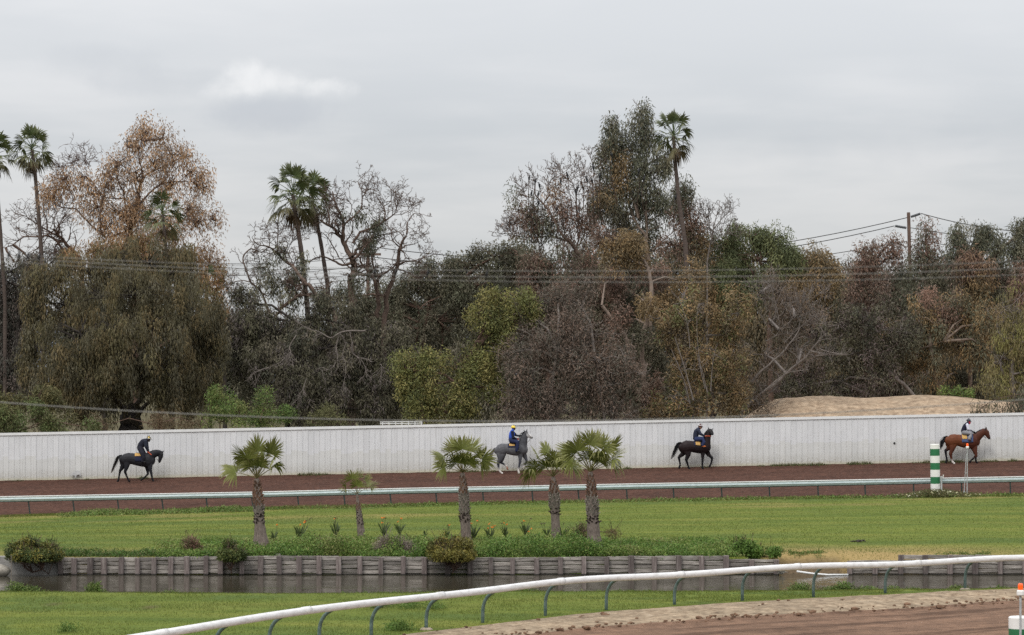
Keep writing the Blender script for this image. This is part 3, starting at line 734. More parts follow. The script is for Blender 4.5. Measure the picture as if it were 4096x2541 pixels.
def pond_extras():
    p = W(-420, 2214, 106.0); q = W(262, 2214, 106.0)
    conc = M_noise('old_concrete', (0.22, 0.21, 0.20), (0.34, 0.33, 0.31), 2.5, 0.85, (1, 1, 1), 'World', 0.2)
    root = thing('concrete_wall', 'grey concrete pond wall beside the big overhanging bush', 'wall', (p.x, 105.0, WATER))
    w = q.x - p.x
    bevel(MB().box((0, 0, -0.5), (w, 0.35, 0.42)).build('lower_block', conc, root), 0.01)
    bevel(MB().box((0, 0.03, 0.425), (w, 0.35, 0.68)).build('upper_block', conc, root), 0.01)
    def rock(name, label, px, py, Y, sx, sy, sz, seed):
        bm = bmesh.new(); bmesh.ops.create_icosphere(bm, subdivisions=3, radius=1)
        rg = np.random.default_rng(seed); o3 = rg.uniform(0, 9, 3)
        for v in bm.verts:
            n = math.sin(v.co.x * 2.3 + o3[0]) * math.sin(v.co.y * 2.7 + o3[1]) * math.sin(v.co.z * 2.1 + o3[2])
            s = 1 + 0.18 * n; v.co = Vector((v.co.x * sx * s, v.co.y * sy * s, v.co.z * sz * s))
        me = bpy.data.meshes.new(name); bm.to_mesh(me); bm.free()
        for f in me.polygons: f.use_smooth = True
        c = W(px, py, Y)
        return tag(link(name, me, rock_m, None, c), label, 'rock')
    rock_m = M_noise('pale_rock', (0.20, 0.18, 0.15), (0.38, 0.35, 0.30), 5, 0.9, bmp=0.4)
    rock('rock', 'pale rounded rock in the water below the concrete wall', -5, 2285, 104.3, 0.42, 0.4, 0.26, 1)
    rock('rock', 'small pale stone lying on top of the timber wall', 1112, 2222, 105.3, 0.12, 0.12, 0.09, 2)
    # white pipe lying in the gap
    pts = [W(3187, 2286, 104.0), W(3250, 2295, 104.1), W(3310, 2300, 104.3), W(3392, 2299.5, 104.6)]
    pts = [Vector((v.x, v.y, max(v.z, WATER + 0.01))) for v in pts]
    tag(MB().tube(pts, 0.035, 8).build('plastic_pipe', white_paint, None, True), 'long white plastic pipe lying half in the pond', 'pipe')
    # dead agave-like stump beside the gap
    b = W(3125, 2296, 104.7); t = MB(); rg = random.Random(3)
    for i in range(16):
        a = rg.uniform(0, 6.28); l = rg.uniform(0.12, 0.3); e = Vector((math.cos(a) * l, math.sin(a) * l * 0.6, rg.uniform(-0.02, 0.28)))
        t.tube([(0, 0, 0), e * 0.55 + Vector((0, 0, 0.04)), e], [0.03, 0.022, 0.004], 5)
    tag(t.build('dead_plant', M_noise('dead_grey', (0.12, 0.11, 0.09), (0.24, 0.23, 0.2), 10), None, loc=b), 'small grey dead plant at the end of the timber wall', 'dead plant')
    # thin metal stake standing in the water
    a = W(46, 2376, 96.6); a.z = WATER - 0.2; 
    tag(MB().tube([a, Vector((a.x - 0.01, a.y, 0.62))], 0.012, 6).build('metal_stake', M_noise('rust', (0.12, 0.10, 0.08), (0.2, 0.17, 0.14)), None), 'thin metal stake standing in the pond by the bush', 'stake')
    # sticks and a dropped branch on the lawn
    Y = y_at(3430, 2169, z_lawn, 106, 147); c = Vector(((3430 - CX) * Y / F, Y, float(z_lawn((3430 - CX) * Y / F, Y)) + 0.02))
    t = MB(); rg = random.Random(6)
    for i in range(7): t.tube([(rg.uniform(-.3, .1), rg.uniform(-.3, .3), 0), (rg.uniform(-.1, .3), rg.uniform(-.3, .3), 0.06), (rg.uniform(.1, .35), rg.uniform(-.3, .3), 0.02)], 0.025, 5)
    tag(t.build('fallen_branch', M_noise('dark_twig', (0.03, 0.026, 0.02), (0.06, 0.05, 0.04)), None, loc=c), 'small dark fallen branch lying alone on the lawn', 'branch')
pond_extras()

# ------------------------------------------------------------------ striped marker posts and beacons
green_paint = M_noise('green_paint', (0.022, 0.135, 0.055), (0.032, 0.165, 0.07), 5, 0.45, (1, 1, 1), 'World')
post_white = M_noise('post_white', (0.70, 0.69, 0.66), (0.78, 0.77, 0.74), 5, 0.5, (1, 1, 1), 'World')
grey_steel = M_noise('grey_steel', (0.30, 0.31, 0.31), (0.45, 0.46, 0.46), 9, 0.4)
def M_glow():
    m, nt, b = _mat('orange_lens'); b.inputs['Base Color'].default_value = (0.85, 0.10, 0.012, 1); b.inputs['Roughness'].default_value = 0.2
    b.inputs['Emission Color'].default_value = (1.0, 0.14, 0.015, 1); b.inputs['Emission Strength'].default_value = 0.35; return m
lens_m = M_glow()
def striped(label, loc, w, bands, lean):
    root = thing('marker_post', label, 'marker post', loc, 'striped furlong posts')
    root.rotation_euler = (0, lean, 0)
    z = -0.25; n = 20
    for i, (h, c) in enumerate(bands):
        z1 = z + h; pr = [(w / 2, z + 0.0005), (w / 2, z1 - 0.0005)]
        if i == len(bands) - 1: pr = pr[:1] + [(w / 2, z1 - 0.02), (w / 2 - 0.02, z1), (0.01, z1)]
        m = MB().lathe(pr, 32).build('white_band' if c else 'green_band', post_white if c else green_paint, root)
        z = z1
Yp = 147.2; p = W(3742, 1970, Yp); p.z = float(z_lawn(p.x, Yp))
striped('green and white striped marker post in flowering weeds beside the far rail', p, 0.50, [(0.25 + 0.29, 0), (0.385, 1), (0.36, 0), (0.375, 1), (0.36, 0), (0.37, 1), (0.36, 0), (0.25, 1)], math.radians(-0.8))
p = Vector(W(4084, 2421, 62.0)); p.z = -0.05
striped('green and white striped marker post at the outside of the near track', p, 0.52, [(0.25 + 0.345, 0), (0.26, 1), (0.24, 0), (0.25, 1), (0.24, 0), (0.26, 1)], math.radians(-0.5))
def beacon(label, foot, h, s, second):
    root = thing('beacon_pole', label, 'beacon', foot, 'orange beacon poles')
    MB().tube([(0, 0, -0.2), (0.02 * s, 0, h - 0.26)], 0.026, 8).build('pole', grey_steel, root)
    if second:
        MB().tube([(-0.17, 0.02, -0.2), (-0.03, 0.02, h * 0.80)], 0.02, 8).build('brace_pole', grey_steel, root)
        MB().box((-0.09, -0.03, h * 0.435), (0.05, 0.05, h * 0.435 + 0.03)).build('clamp', grey_steel, root)
        MB().box((-0.19, -0.04, -0.05), (-0.10, 0.05, 0.28)).build('foot_bracket', grey_steel, root)
    zz = h - 0.27
    MB().lathe([(0.07, zz), (0.085, zz + 0.02), (0.085, zz + 0.10), (0.06, zz + 0.125)], 14).build('housing', post_white, root, loc=(0.02 * s, 0, 0))
    MB().lathe([(0.056, zz + 0.126), (0.058, zz + 0.23), (0.045, zz + 0.265), (0.01, zz + 0.27)], 14).build('lens', lens_m, root, loc=(0.02 * s, 0, 0))
Yb = 147.0; b = W(3868, 1972, Yb); b.z = float(z_lawn(b.x, Yb)); b.x += 0.0
beacon('thin beacon pole with orange lamp beside the far rail', b, EYE - (1774 - HY) * Yb / F - b.z, 1.0, True)
b = W(4082, 2330, 61.5); hb = b.z; b.z = -0.05
beacon('thin beacon pole with orange lamp in front of the near marker post', b, hb + 0.03, 0.0, False)
def bracket_post():
    Y = 146.9; a = W(3766, 1965, Y); a.z = float(z_lawn(a.x, Y)); t = EYE - (1905 - HY) * Y / F - a.z
    root = thing('steel_bracket_post', 'short grey steel post with hooked bracket next to striped marker post', 'post', a)
    MB().tube([(0, 0, -0.2), (0, 0, t)], 0.045, 10).build('post', grey_steel, root)
    MB().lathe([(0.05, t - 0.16), (0.062, t - 0.14), (0.062, t - 0.02), (0.05, t)], 10).build('collar', grey_steel, root)
    MB().tube([(0.03, 0, t - 0.09), (0.09, 0, t - 0.07), (0.1, 0, t + 0.0), (0.09, 0, t + 0.08)], 0.022, 8).build('hook', post_white, root)
bracket_post()
# ------------------------------------------------------------------ plants: tubes for wood, diamond leaves for foliage
class Tubes:
    def __init__(s): s.V = []; s.Fa = []; s.n = 0
    def add(s, pts, rad, k=5):
        P = np.asarray(pts, float); m = len(P); R = np.asarray(rad, float)
        if R.ndim == 0: R = np.full(m, float(R))
        T = np.empty_like(P); T[1:-1] = P[2:] - P[:-2]; T[0] = P[1] - P[0]; T[-1] = P[-1] - P[-2]
        T /= np.linalg.norm(T, axis=1)[:, None] + 1e-9
        ref = np.where(np.abs(T[:, 2:3]) < 0.9, np.array([[0, 0, 1.0]]), np.array([[1.0, 0.2, 0]]))
        A = np.cross(T, ref); A /= np.linalg.norm(A, axis=1)[:, None] + 1e-9; B = np.cross(A, T)
        t = np.arange(k) * 2 * math.pi / k
        V = P[:, None, :] + (A[:, None, :] * np.cos(t)[None, :, None] + B[:, None, :] * np.sin(t)[None, :, None]) * R[:, None, None]
        i = (np.arange(m - 1)[:, None] * k + np.arange(k)[None, :]); j = (np.arange(m - 1)[:, None] * k + (np.arange(k) + 1)[None, :] % k)
        s.Fa.append(np.stack([i, j, j + k, i + k], 2).reshape(-1, 4) + s.n); s.V.append(V.reshape(-1, 3)); s.n += m * k
    def build(s, name, mat, parent, origin):
        V = np.concatenate(s.V) - np.asarray(origin); Fa = np.concatenate(s.Fa)
        return link(name, np_mesh(name, V, Fa, None, True), mat, parent)
def unit(v): return v / (np.linalg.norm(v, axis=-1, keepdims=True) + 1e-9)
class Leaves:
    def __init__(s): s.V = []; s.C = []
    def cloud(s, rng, cen, n, rad, L, wd, droop, pal, var=0.25, mixp=0.3, out=0.25, cc=None, cvar=None):
        """n leaves round each clump centre; colour mostly shared by the clump"""
        cen = np.asarray(cen, float); m = len(cen); pal = np.array(pal)
        if m == 0: return
        off = rng.normal(0, 1, (m, n, 3)); off = off / np.maximum(1, np.linalg.norm(off, axis=2, keepdims=True) / 1.9)
        off = off * 0.5 * np.asarray(rad)
        p = (cen[:, None, :] + off).reshape(-1, 3)
        d = rng.normal(0, 1, (m * n, 3)); d = unit(d) * (1 - droop) + np.array([0, 0, -1.0]) * droop + unit(off.reshape(-1, 3)) * out
        d = unit(d); sd = unit(np.cross(d, rng.normal(0, 1, (m * n, 3))))
        l = (L * rng.uniform(0.55, 1.3, m * n))[:, None]; w = (wd * rng.uniform(0.7, 1.3, m * n))[:, None]
        V = np.stack([p - sd * w * 0.5, p + sd * w * 0.5, p + d * l], 1)
        if cc is None: cc = pal[rng.integers(0, len(pal), m)]
        c = np.repeat(cc, n, 0); r = rng.random(m * n) < mixp; c = c.copy(); c[r] = pal[rng.integers(0, len(pal), r.sum())]
        cvar = var if cvar is None else cvar; cb = np.repeat(rng.uniform(1 - cvar, 1 + cvar, (m, 1)), n, 0)
        c = c * cb * rng.uniform(1 - var, 1 + var, (m * n, 1))
        s.V.append(V.reshape(-1, 3)); s.C.append(np.repeat(c, 3, 0))
    def build(s, name, mat, parent, origin=(0, 0, 0)):
        V = np.concatenate(s.V) - np.asarray(origin); C = np.concatenate(s.C)
        return link(name, np_mesh(name, V, np.arange(len(V)).reshape(-1, 3), C), mat, parent)
leaf_m = M_attr('leaf', 0.65, 0.14, 0.2)
bark_brown = M_noise('bark_brown', (0.06, 0.038, 0.028), (0.16, 0.10, 0.075), 3, 0.9, (2, 2, 0.6), 'World', 0.5)
bark_red = M_noise('bark_red', (0.062, 0.042, 0.033), (0.165, 0.115, 0.090), 3, 0.9, (2, 2, 0.6), 'World', 0.5)
bark_pale = M_noise('bark_pale', (0.12, 0.088, 0.068), (0.26, 0.20, 0.16), 2.5, 0.85, (2, 2, 0.5), 'World', 0.4)
bark_grey = M_noise('bark_grey', (0.09, 0.075, 0.065), (0.21, 0.18, 0.16), 3, 0.9, (2, 2, 0.6), 'World', 0.4)
bark_dark = M_noise('bark_dark', (0.022, 0.018, 0.016), (0.055, 0.045, 0.038), 3, 0.9, (2, 2, 0.6), 'World', 0.5)

def wander(rng, p, d, L, n, curl, grav=0.0):
    pts = [np.array(p, float)]; d = np.array(d, float)
    for i in range(n):
        d = unit(d + rng.normal(0, curl, 3) + np.array([0, 0, grav])); pts.append(pts[-1] + d * L / n)
    return np.array(pts)
def twigs(tb, rng, P, R, n, L, depth, up=0.25, curl=0.35, lo=0.15, k=4, tips=None, spread=0.9):
    """side branches along a limb, branching again"""
    P = np.asarray(P); m = len(P)
    R = np.full(m, float(R)) if np.ndim(R) == 0 else np.asarray(R, float)
    for _ in range(n):
        t = lo + (1 - lo) * rng.random() ** 0.8; f = t * (m - 1); i = min(int(f), m - 2); a = f - i
        p = P[i] * (1 - a) + P[i + 1] * a; r = (R[i] * (1 - a) + R[i + 1] * a)
        d = unit(unit(P[i + 1] - P[i]) * 0.7 + unit(rng.normal(0, 1, 3)) * spread + np.array([0, 0, up]))
        l = L * rng.uniform(0.5, 1.2) * (1.1 - 0.5 * t); r0 = min(max(r * 0.55, 0.016), 0.09 * l / 2 + 0.012)
        q = wander(rng, p, d, l, 5 if depth > 0 else 3, curl, up * 0.25); rr = np.linspace(r0, max(r0 * 0.25, 0.009), len(q))
        tb.add(q, rr, k)
        if tips is not None: tips.append(q[-1])
        if depth > 0: twigs(tb, rng, q, rr, max(2, int(n * 0.5)) if n < 8 else 4, l * 0.55, depth - 1, up, curl, 0.25, 3, tips, spread)
RK = 0.52   # limb radii were read off generously
def limb3(rng, pts, Y, jit=0.5):
    """image polyline (px, py, radius m [, depth offset]) to a rounded 3-D limb"""
    P = []; R = []; dy = 0.0; ph = rng.uniform(0, 6.28); am = rng.uniform(0.3, 1.0) * jit
    for i, q in enumerate(pts):
        o = q[3] if len(q) > 3 else am * math.sin(ph + i * 0.9) - am * math.sin(ph)
        P.append(W(q[0], q[1], Y + o)); R.append(q[2] * RK)
    P = np.array([tuple(v) for v in P]); R = np.array(R)
    if len(P) > 2:   # Catmull-Rom resample
        out = []; ro = []
        for i in range(len(P) - 1):
            p0, p1, p2, p3 = P[max(i - 1, 0)], P[i], P[i + 1], P[min(i + 2, len(P) - 1)]
            for t in (0, 0.34, 0.67):
                out.append(0.5 * (2 * p1 + (p2 - p0) * t + (2 * p0 - 5 * p1 + 4 * p2 - p3) * t * t + (3 * p1 - p0 - 3 * p2 + p3) * t ** 3)); ro.append(R[i] * (1 - t) + R[i + 1] * t)
        out.append(P[-1]); ro.append(R[-1]); P = np.array(out); R = np.array(ro)
        P[1:-1] += rng.normal(0, 0.3, (len(P) - 2, 3)) * R[1:-1, None]
    return P, R

def zoom(pts, ox, oy, sc, r0=None, r1=None):
    """points read off an enlargement of the photo"""
    n = len(pts); o = []
    for i, p in enumerate(pts):
        r = p[2] if len(p) > 2 else r0 + (r1 - r0) * i / max(n - 1, 1)
        o.append((ox + p[0] * sc, oy + p[1] * sc, r))
    return o

def tree(name, label, Y, trunk, lobes, pal, seed, cat='tree', bark=None, clumps=60, n=90, crad=0.62, L=0.28, wd=0.08, droop=0.62, depth=0.8, group=None,
         twig=None, branch=0.05, shell=0.5, base=None, bare=0, jit=0.6, flat=1.35, extra=None, foot=None, lk=1.85, dens=1.3, lsc=(0.92, 0.86, 1.15)):
    """trunk: image polylines; lobes: (px, py, rx, ry[, dY[, palette]]) ellipsoids of foliage in photo pixels"""
    rng = np.random.default_rng(seed); bark = bark or bark_brown
    s = Y / F; lk_pal = lambda p: [tuple(lk * q for q in c) for c in p]
    if foot is None: foot = (trunk[0][0][0] if trunk else lobes[0][0])
    bx = (foot - CX) * s; bz = float(z_back(bx, Y)) if base is None else base
    org = (bx, Y, bz)
    root = thing(name, label, cat, org, group)
    tb = Tubes(); lv = Leaves(); nodes = []
    if not trunk:
        lo = max(lobes, key=lambda q: q[1] + q[3]); tr0 = min(0.22, branch * 5); trunk = [[(foot, lo[1] + lo[3] * 0.6, tr0), (lo[0], lo[1], tr0 * 0.7)]]
    for i, pl in enumerate(trunk):
        P, R = limb3(rng, pl, Y, jit)
        if i == 0 and P[0][2] > bz - 0.2:
            P = np.vstack([[P[0][0] + (bx - P[0][0]) * 0.6, Y, bz - 0.3], P]); R = np.concatenate([[R[0] * 1.15], R])
        tb.add(P, R, 8 if R[0] > 0.15 else 6); nodes.append(P)
        if twig: twigs(tb, rng, P, R, twig[0], twig[1], twig[2], up=twig[3] if len(twig) > 3 else 0.25)
    nodes = np.concatenate(nodes)
    for lb in lobes:
        px, py, rx, ry = lb[:4]; dY = lb[4] if len(lb) > 4 and lb[4] is not None else 0.0; lp = lb[5] if len(lb) > 5 else pal
        c = np.array(W(px, py, Y + dY)); rad = np.array([rx * s, max(min(rx, ry * 1.3) * s * depth, 0.5), ry * s])
        vol = (rx * ry) ** 0.75 / 100 ** 1.5
        m = max(5, int(clumps * vol * dens))
        # boughs on the lobe's surface, clumps bunched round each bough end
        ms = max(4, m // 6); us = unit(rng.normal(0, 1, (ms, 3))); rs = shell + (1.08 - shell) * rng.random((ms, 1)) ** 0.6
        bo = us * rs; q_ = rng.integers(0, ms, m); sz = rng.uniform(0.22, 0.42, (ms, 1))
        cen = c + (bo[q_] + np.clip(rng.normal(0, 1, (m, 3)), -1.6, 1.6) * sz[q_]) * (rad - 0.2 * np.minimum(rad, crad))
        if cen[:, 2].min() < bz: cen[:, 2] = np.maximum(cen[:, 2], bz + 0.15)
        # a limb to the lobe, twigs to every clump
        k = nodes[np.argmin(np.linalg.norm(nodes - c, axis=1) + 0.6 * np.maximum(nodes[:, 2] - c[2], 0))]
        mid = (k + c) / 2 + np.array([0, 0, 0.12 * np.linalg.norm(c - k)]) + rng.normal(0, 0.15, 3)
        tb.add(np.array([k, mid, c]), [branch * 2.2, branch * 1.6, branch], 5)
        for q in cen[:: 2]:
            a = c + (q - c) * 0.1; b_ = c + (q - c) * 0.55 + rng.normal(0, 0.22, 3) + np.array([0, 0, 0.25])
            tb.add(np.array([a, b_, q]), [branch, branch * 0.55, branch * 0.2], 3)
        lv.cloud(rng, cen, int(n * lsc[2]), (crad * 0.85, crad * 0.85, crad * flat), L * lsc[0], wd * lsc[1], droop, lk_pal(lp), var=0.15, mixp=0.15, cvar=0.30)
        if bare:
            for q in cen[: int(len(cen) * bare)]:
                d = unit(q - c + np.array([0, 0, 0.3])); w_ = wander(rng, q, d, 1.3, 4, 0.3, 0.05); tb.add(w_, np.linspace(0.03, 0.01, 5), 3)
    if extra: extra(rng, tb, lv)
    tb.build('trunk', bark, root, org)
    if lv.V: lv.build('crown', leaf_m, root, org)
    return root

OLIVE = [(0.088, 0.076, 0.038), (0.064, 0.057, 0.034), (0.108, 0.083, 0.042), (0.076, 0.069, 0.045)]
OLIVE_RUST = [(0.13, 0.085, 0.04), (0.10, 0.08, 0.034), (0.15, 0.085, 0.042)]
RUST = [(0.19, 0.115, 0.06), (0.135, 0.088, 0.055), (0.23, 0.145, 0.08), (0.15, 0.105, 0.07)]
DARK = [(0.053, 0.050, 0.031), (0.068, 0.063, 0.042), (0.04, 0.040, 0.028), (0.075, 0.066, 0.046)]
EUC = [(0.062, 0.064, 0.042), (0.08, 0.078, 0.052), (0.05, 0.054, 0.038), (0.09, 0.082, 0.055)]
REDBR = [(0.108, 0.068, 0.052), (0.088, 0.061, 0.048), (0.13, 0.080, 0.058), (0.078, 0.062, 0.046)]
PURPLE = [(0.086, 0.064, 0.051), (0.070, 0.057, 0.046), (0.100, 0.070, 0.053), (0.062, 0.057, 0.044)]
YELG = [(0.112, 0.108, 0.036), (0.088, 0.092, 0.033), (0.128, 0.112, 0.042), (0.068, 0.075, 0.03)]
MIDG = [(0.075, 0.085, 0.04), (0.095, 0.10, 0.045), (0.06, 0.07, 0.036)]
BRIGHT = [(0.10, 0.155, 0.04), (0.13, 0.17, 0.045), (0.08, 0.125, 0.035), (0.15, 0.16, 0.055)]
BROWNOL = [(0.105, 0.078, 0.042), (0.085, 0.068, 0.042), (0.125, 0.088, 0.045), (0.15, 0.10, 0.05)]
GT = 'trees behind the white fence'

# --- left side
Z1 = lambda p, a, b: zoom(p, 0, 450, 0.43, a, b)
Z2 = lambda p, a, b: zoom(p, 900, 600, 0.43, a, b)
Z3 = lambda p, a, b: zoom(p, 1900, 400, 0.43, a, b)
Z4 = lambda p, a, b: zoom(p, 2900, 750, 0.496, a, b)
Z5 = lambda p, a, b: zoom(p, 0, 1000, 0.496, a, b)
Z6 = lambda p, a, b: zoom(p, 1000, 1050, 0.463, a, b)
Z7 = lambda p, a, b: zoom(p, 2000, 1000, 0.463, a, b)
Z8 = lambda p, a, b: zoom(p, 2900, 1150, 0.4906, a, b)

tree('rust_leaved_tree', 'tall open tree with dry rust-brown leaves behind the dark olive tree', 196,
     [Z1([(1250, 1600), (1260, 1300), (1200, 1150), (1270, 880), (1300, 680), (1330, 600)], .42, .2), Z1([(1330, 600), (1310, 500), (1290, 380), (1320, 260)], .16, .05),
      Z1([(1320, 610), (1430, 540), (1550, 490), (1650, 440), (1720, 390)], .15, .04), Z1([(1300, 850), (1390, 750), (1520, 660), (1700, 640), (1800, 650)], .15, .04),
      Z1([(1200, 1150), (1160, 800), (1100, 640), (1080, 500)], .16, .05), Z1([(1160, 800), (980, 790), (900, 700), (850, 640)], .1, .04),
      Z1([(1190, 1100), (960, 1150), (940, 880), (1000, 660), (1100, 610)], .15, .05), Z1([(960, 1150), (800, 1000), (700, 900), (560, 880), (500, 820)], .14, .04),
      Z1([(690, 830), (650, 720), (600, 640), (540, 600)], .07, .03), Z1([(1300, 1200), (1500, 1100), (1700, 1000), (1850, 1010), (1980, 990)], .12, .03)],
     [(575, 545, 75, 45), (650, 560, 60, 40), (510, 590, 60, 45), (690, 620, 60, 40), (610, 650, 90, 60), (470, 650, 70, 50), (430, 690, 60, 50), (540, 720, 70, 50), (740, 630, 40, 30),
      (760, 690, 60, 45), (790, 750, 45, 60), (680, 750, 80, 60), (260, 720, 60, 35), (320, 710, 40, 30), (230, 760, 60, 40), (360, 780, 60, 45), (380, 830, 70, 50), (190, 790, 35, 30),
      (470, 850, 70, 60), (530, 880, 60, 70), (420, 920, 70, 60), (580, 830, 60, 60), (640, 900, 70, 60), (750, 840, 60, 60), (780, 910, 40, 60), (850, 880, 30, 40), (700, 960, 80, 60),
      (500, 960, 80, 50), (560, 1000, 120, 50), (840, 1060, 45, 90, 3), (880, 1100, 30, 60, 3)], RUST, 101, bark=bark_brown, clumps=34, n=40, crad=0.85, L=0.26, wd=0.08, droop=0.6, lk=1.9, twig=(10, 1.8, 1), branch=0.045, group=GT, shell=0.35, foot=560)
tree('bare_branched_tree', 'half bare grey tree with long arching twigs beside the tall left palm', 200,
     [Z1([(760, 1400), (660, 1270), (580, 1180), (500, 1090)], .28, .18), Z1([(680, 1420), (600, 1300), (530, 1200), (450, 1150), (330, 1160), (220, 1160), (120, 1230), (30, 1260)], .22, .05),
      Z1([(560, 1160), (440, 1100), (380, 1060), (300, 1010), (220, 960), (130, 1000)], .15, .03), Z1([(440, 1100), (430, 980), (400, 880), (430, 800)], .1, .03),
      Z1([(600, 1180), (520, 1120), (560, 1020), (660, 900)], .1, .03), Z1([(640, 640), (690, 520), (640, 470), (560, 530)], .04, .015), Z1([(850, 560), (800, 480), (770, 420)], .04, .015)],
     [(60, 1050, 40, 22), (120, 1040, 40, 25)], DARK, 102, bark=bark_brown, clumps=20, n=40, twig=(20, 2.4, 2, 0.1), group=GT, L=0.25, foot=380)
tree('grey_leafed_tree', 'dim grey-purple tree at the far left behind the olive tree', 206,
     [[(60, 1700, .4), (70, 1400, .35), (90, 1150, .2)]],
     [(40, 1090, 80, 70), (110, 1130, 70, 60), (20, 1200, 90, 90), (90, 1250, 90, 90), (30, 1340, 90, 90), (80, 1430, 80, 80), (-60, 1150, 90, 90), (-80, 1350, 90, 120), (60, 1520, 90, 60), (160, 1040, 60, 50), (230, 1030, 40, 40)], [(0.075, 0.06, 0.052), (0.06, 0.055, 0.048), (0.05, 0.05, 0.042)], 103, bark=bark_dark, clumps=38, n=70, droop=0.6, group=GT)
def olive_extra(rng, tb, lv):
    # hanging curtains of twigs low in the crown
    for _ in range(150):
        px = rng.uniform(130, 860); py = rng.uniform(1380, 1600); p = np.array(W(px, py, 181 + rng.uniform(-4, 3)))
        l = rng.uniform(0.8, 2.2); q = wander(rng, p, (0, 0, -1), l, 4, 0.12, -0.2)
        lv.cloud(rng, q[1:], 22, (0.35, 0.35, 0.6), 0.26, 0.07, 0.8, OLIVE)
tree('dense_olive_tree', 'broad dense dark olive tree with drooping foliage and one thick dark trunk', 180,
     [Z5([(1060, 1480), (1060, 1400), (1050, 1330)], 1.45, 1.2), Z5([(1050, 1350), (960, 1250), (880, 1150), (800, 980)], .35, .15), Z5([(1070, 1360), (1120, 1200), (1180, 1000), (1160, 720)], .38, .15), Z5([(1070, 1360), (1180, 1250), (1330, 1100), (1480, 900)], .3, .12)],
     [(350, 1090, 100, 70), (460, 1060, 110, 60), (590, 1050, 110, 60), (700, 1090, 100, 70), (230, 1130, 90, 60), (165, 1180, 70, 50), (780, 1150, 70, 80), (280, 1220, 120, 80), (420, 1190, 130, 90, -3), (560, 1180, 130, 90, -4),
      (680, 1220, 120, 90, -3), (190, 1300, 80, 60), (330, 1330, 130, 80, -4), (480, 1310, 130, 80, -5), (620, 1330, 120, 90, -4), (760, 1290, 100, 90), (150, 1400, 65, 55, -1), (250, 1440, 100, 70, -4), (125, 1465, 60, 50), (400, 1440, 110, 70, -5),
      (520, 1440, 110, 80, -5), (640, 1450, 110, 80, -4), (770, 1420, 90, 90), (840, 1330, 60, 90), (200, 1530, 90, 60, -2), (320, 1540, 80, 60, -4), (430, 1520, 80, 60, -4), (560, 1520, 80, 60, -4), (680, 1540, 80, 70, -3), (780, 1520, 70, 80), (850, 1430, 50, 100), (330, 1620, 45, 50), (720, 1610, 50, 50)],
     OLIVE, 104, bark=bark_dark, clumps=36, n=88, crad=0.5, flat=1.9, L=0.27, wd=0.07, droop=0.8, group=GT, extra=olive_extra, shell=0.62, foot=525, lk=1.5)
# yellowing top of the olive tree belongs to its neighbour
tree('russet_tree', 'russet and olive leaved tree rising between olive tree and power lines', 188,
     [[(640, 1700, .35), (620, 1400, .3), (600, 1150, .2)]],
     [(420, 1010, 90, 50), (530, 1000, 90, 55), (650, 1020, 90, 55), (740, 1040, 70, 60), (330, 1050, 70, 45), (800, 1110, 50, 60), (850, 1210, 45, 90), (880, 1300, 40, 80), (590, 1090, 120, 60)], OLIVE_RUST + RUST[:2], 105, clumps=36, n=66, droop=0.65, group=GT)

# --- the dead trees in the middle
DEADT = [Z2([(1175, 1560), (1178, 1400), (1180, 1250), (1190, 1100), (1180, 1000)], .52, .42), Z2([(1180, 1000), (1120, 900), (1080, 820), (1020, 740), (950, 690), (880, 650)], .36, .1),
         Z2([(965, 700), (968, 600), (950, 560), (930, 470), (940, 380)], .14, .03), Z2([(1100, 830), (1100, 720), (1090, 640), (1040, 540), (1010, 440), (998, 385)], .26, .07),
         Z2([(1105, 690), (1200, 620), (1265, 540), (1275, 440), (1265, 360), (1235, 300), (1275, 250)], .14, .02), Z2([(1275, 440), (1310, 390), (1330, 340)], .05, .02),
         Z2([(1190, 1000), (1230, 930), (1330, 870), (1420, 800), (1530, 780), (1650, 750)], .22, .03), Z2([(1190, 870), (1260, 770), (1360, 730), (1470, 670), (1490, 600), (1470, 520), (1410, 430), (1405, 350)], .2, .02),
         Z2([(1490, 660), (1580, 590), (1610, 500), (1640, 460)], .11, .02), Z2([(1470, 530), (1540, 480), (1555, 410), (1580, 395)], .06, .02),
         Z2([(1180, 1050), (1090, 1070), (1000, 1030), (900, 990), (800, 1030), (700, 1060)], .2, .03), Z2([(1190, 1020), (1250, 980), (1300, 900), (1330, 860)], .18, .1), Z2([(880, 650), (800, 620), (720, 690)], .06, .02),
         Z2([(1140, 680), (1180, 540), (1150, 480), (1060, 450), (1020, 470)], .07, .02), Z2([(1060, 1000), (960, 820), (880, 770), (720, 790)], .08, .02)]
tree('dead_tree', 'large dead tree with bare twisting red-brown limbs and a few leaf tufts', 192, DEADT,
     [Z2([(1220, 640)], 0, 0)[0][:2] + (45, 28), Z2([(1380, 680)], 0, 0)[0][:2] + (40, 28), Z2([(1310, 830)], 0, 0)[0][:2] + (38, 40), Z2([(1060, 640)], 0, 0)[0][:2] + (22, 25), Z2([(1400, 740)], 0, 0)[0][:2] + (25, 25), Z2([(1250, 1230)], 0, 0)[0][:2] + (40, 40), Z2([(1330, 890)], 0, 0)[0][:2] + (30, 15)],
     EUC, 110, bark=bark_red, clumps=30, n=36, twig=(15, 1.8, 2, 0.15), L=0.3, droop=0.6, group=GT, crad=0.55, branch=0.03)
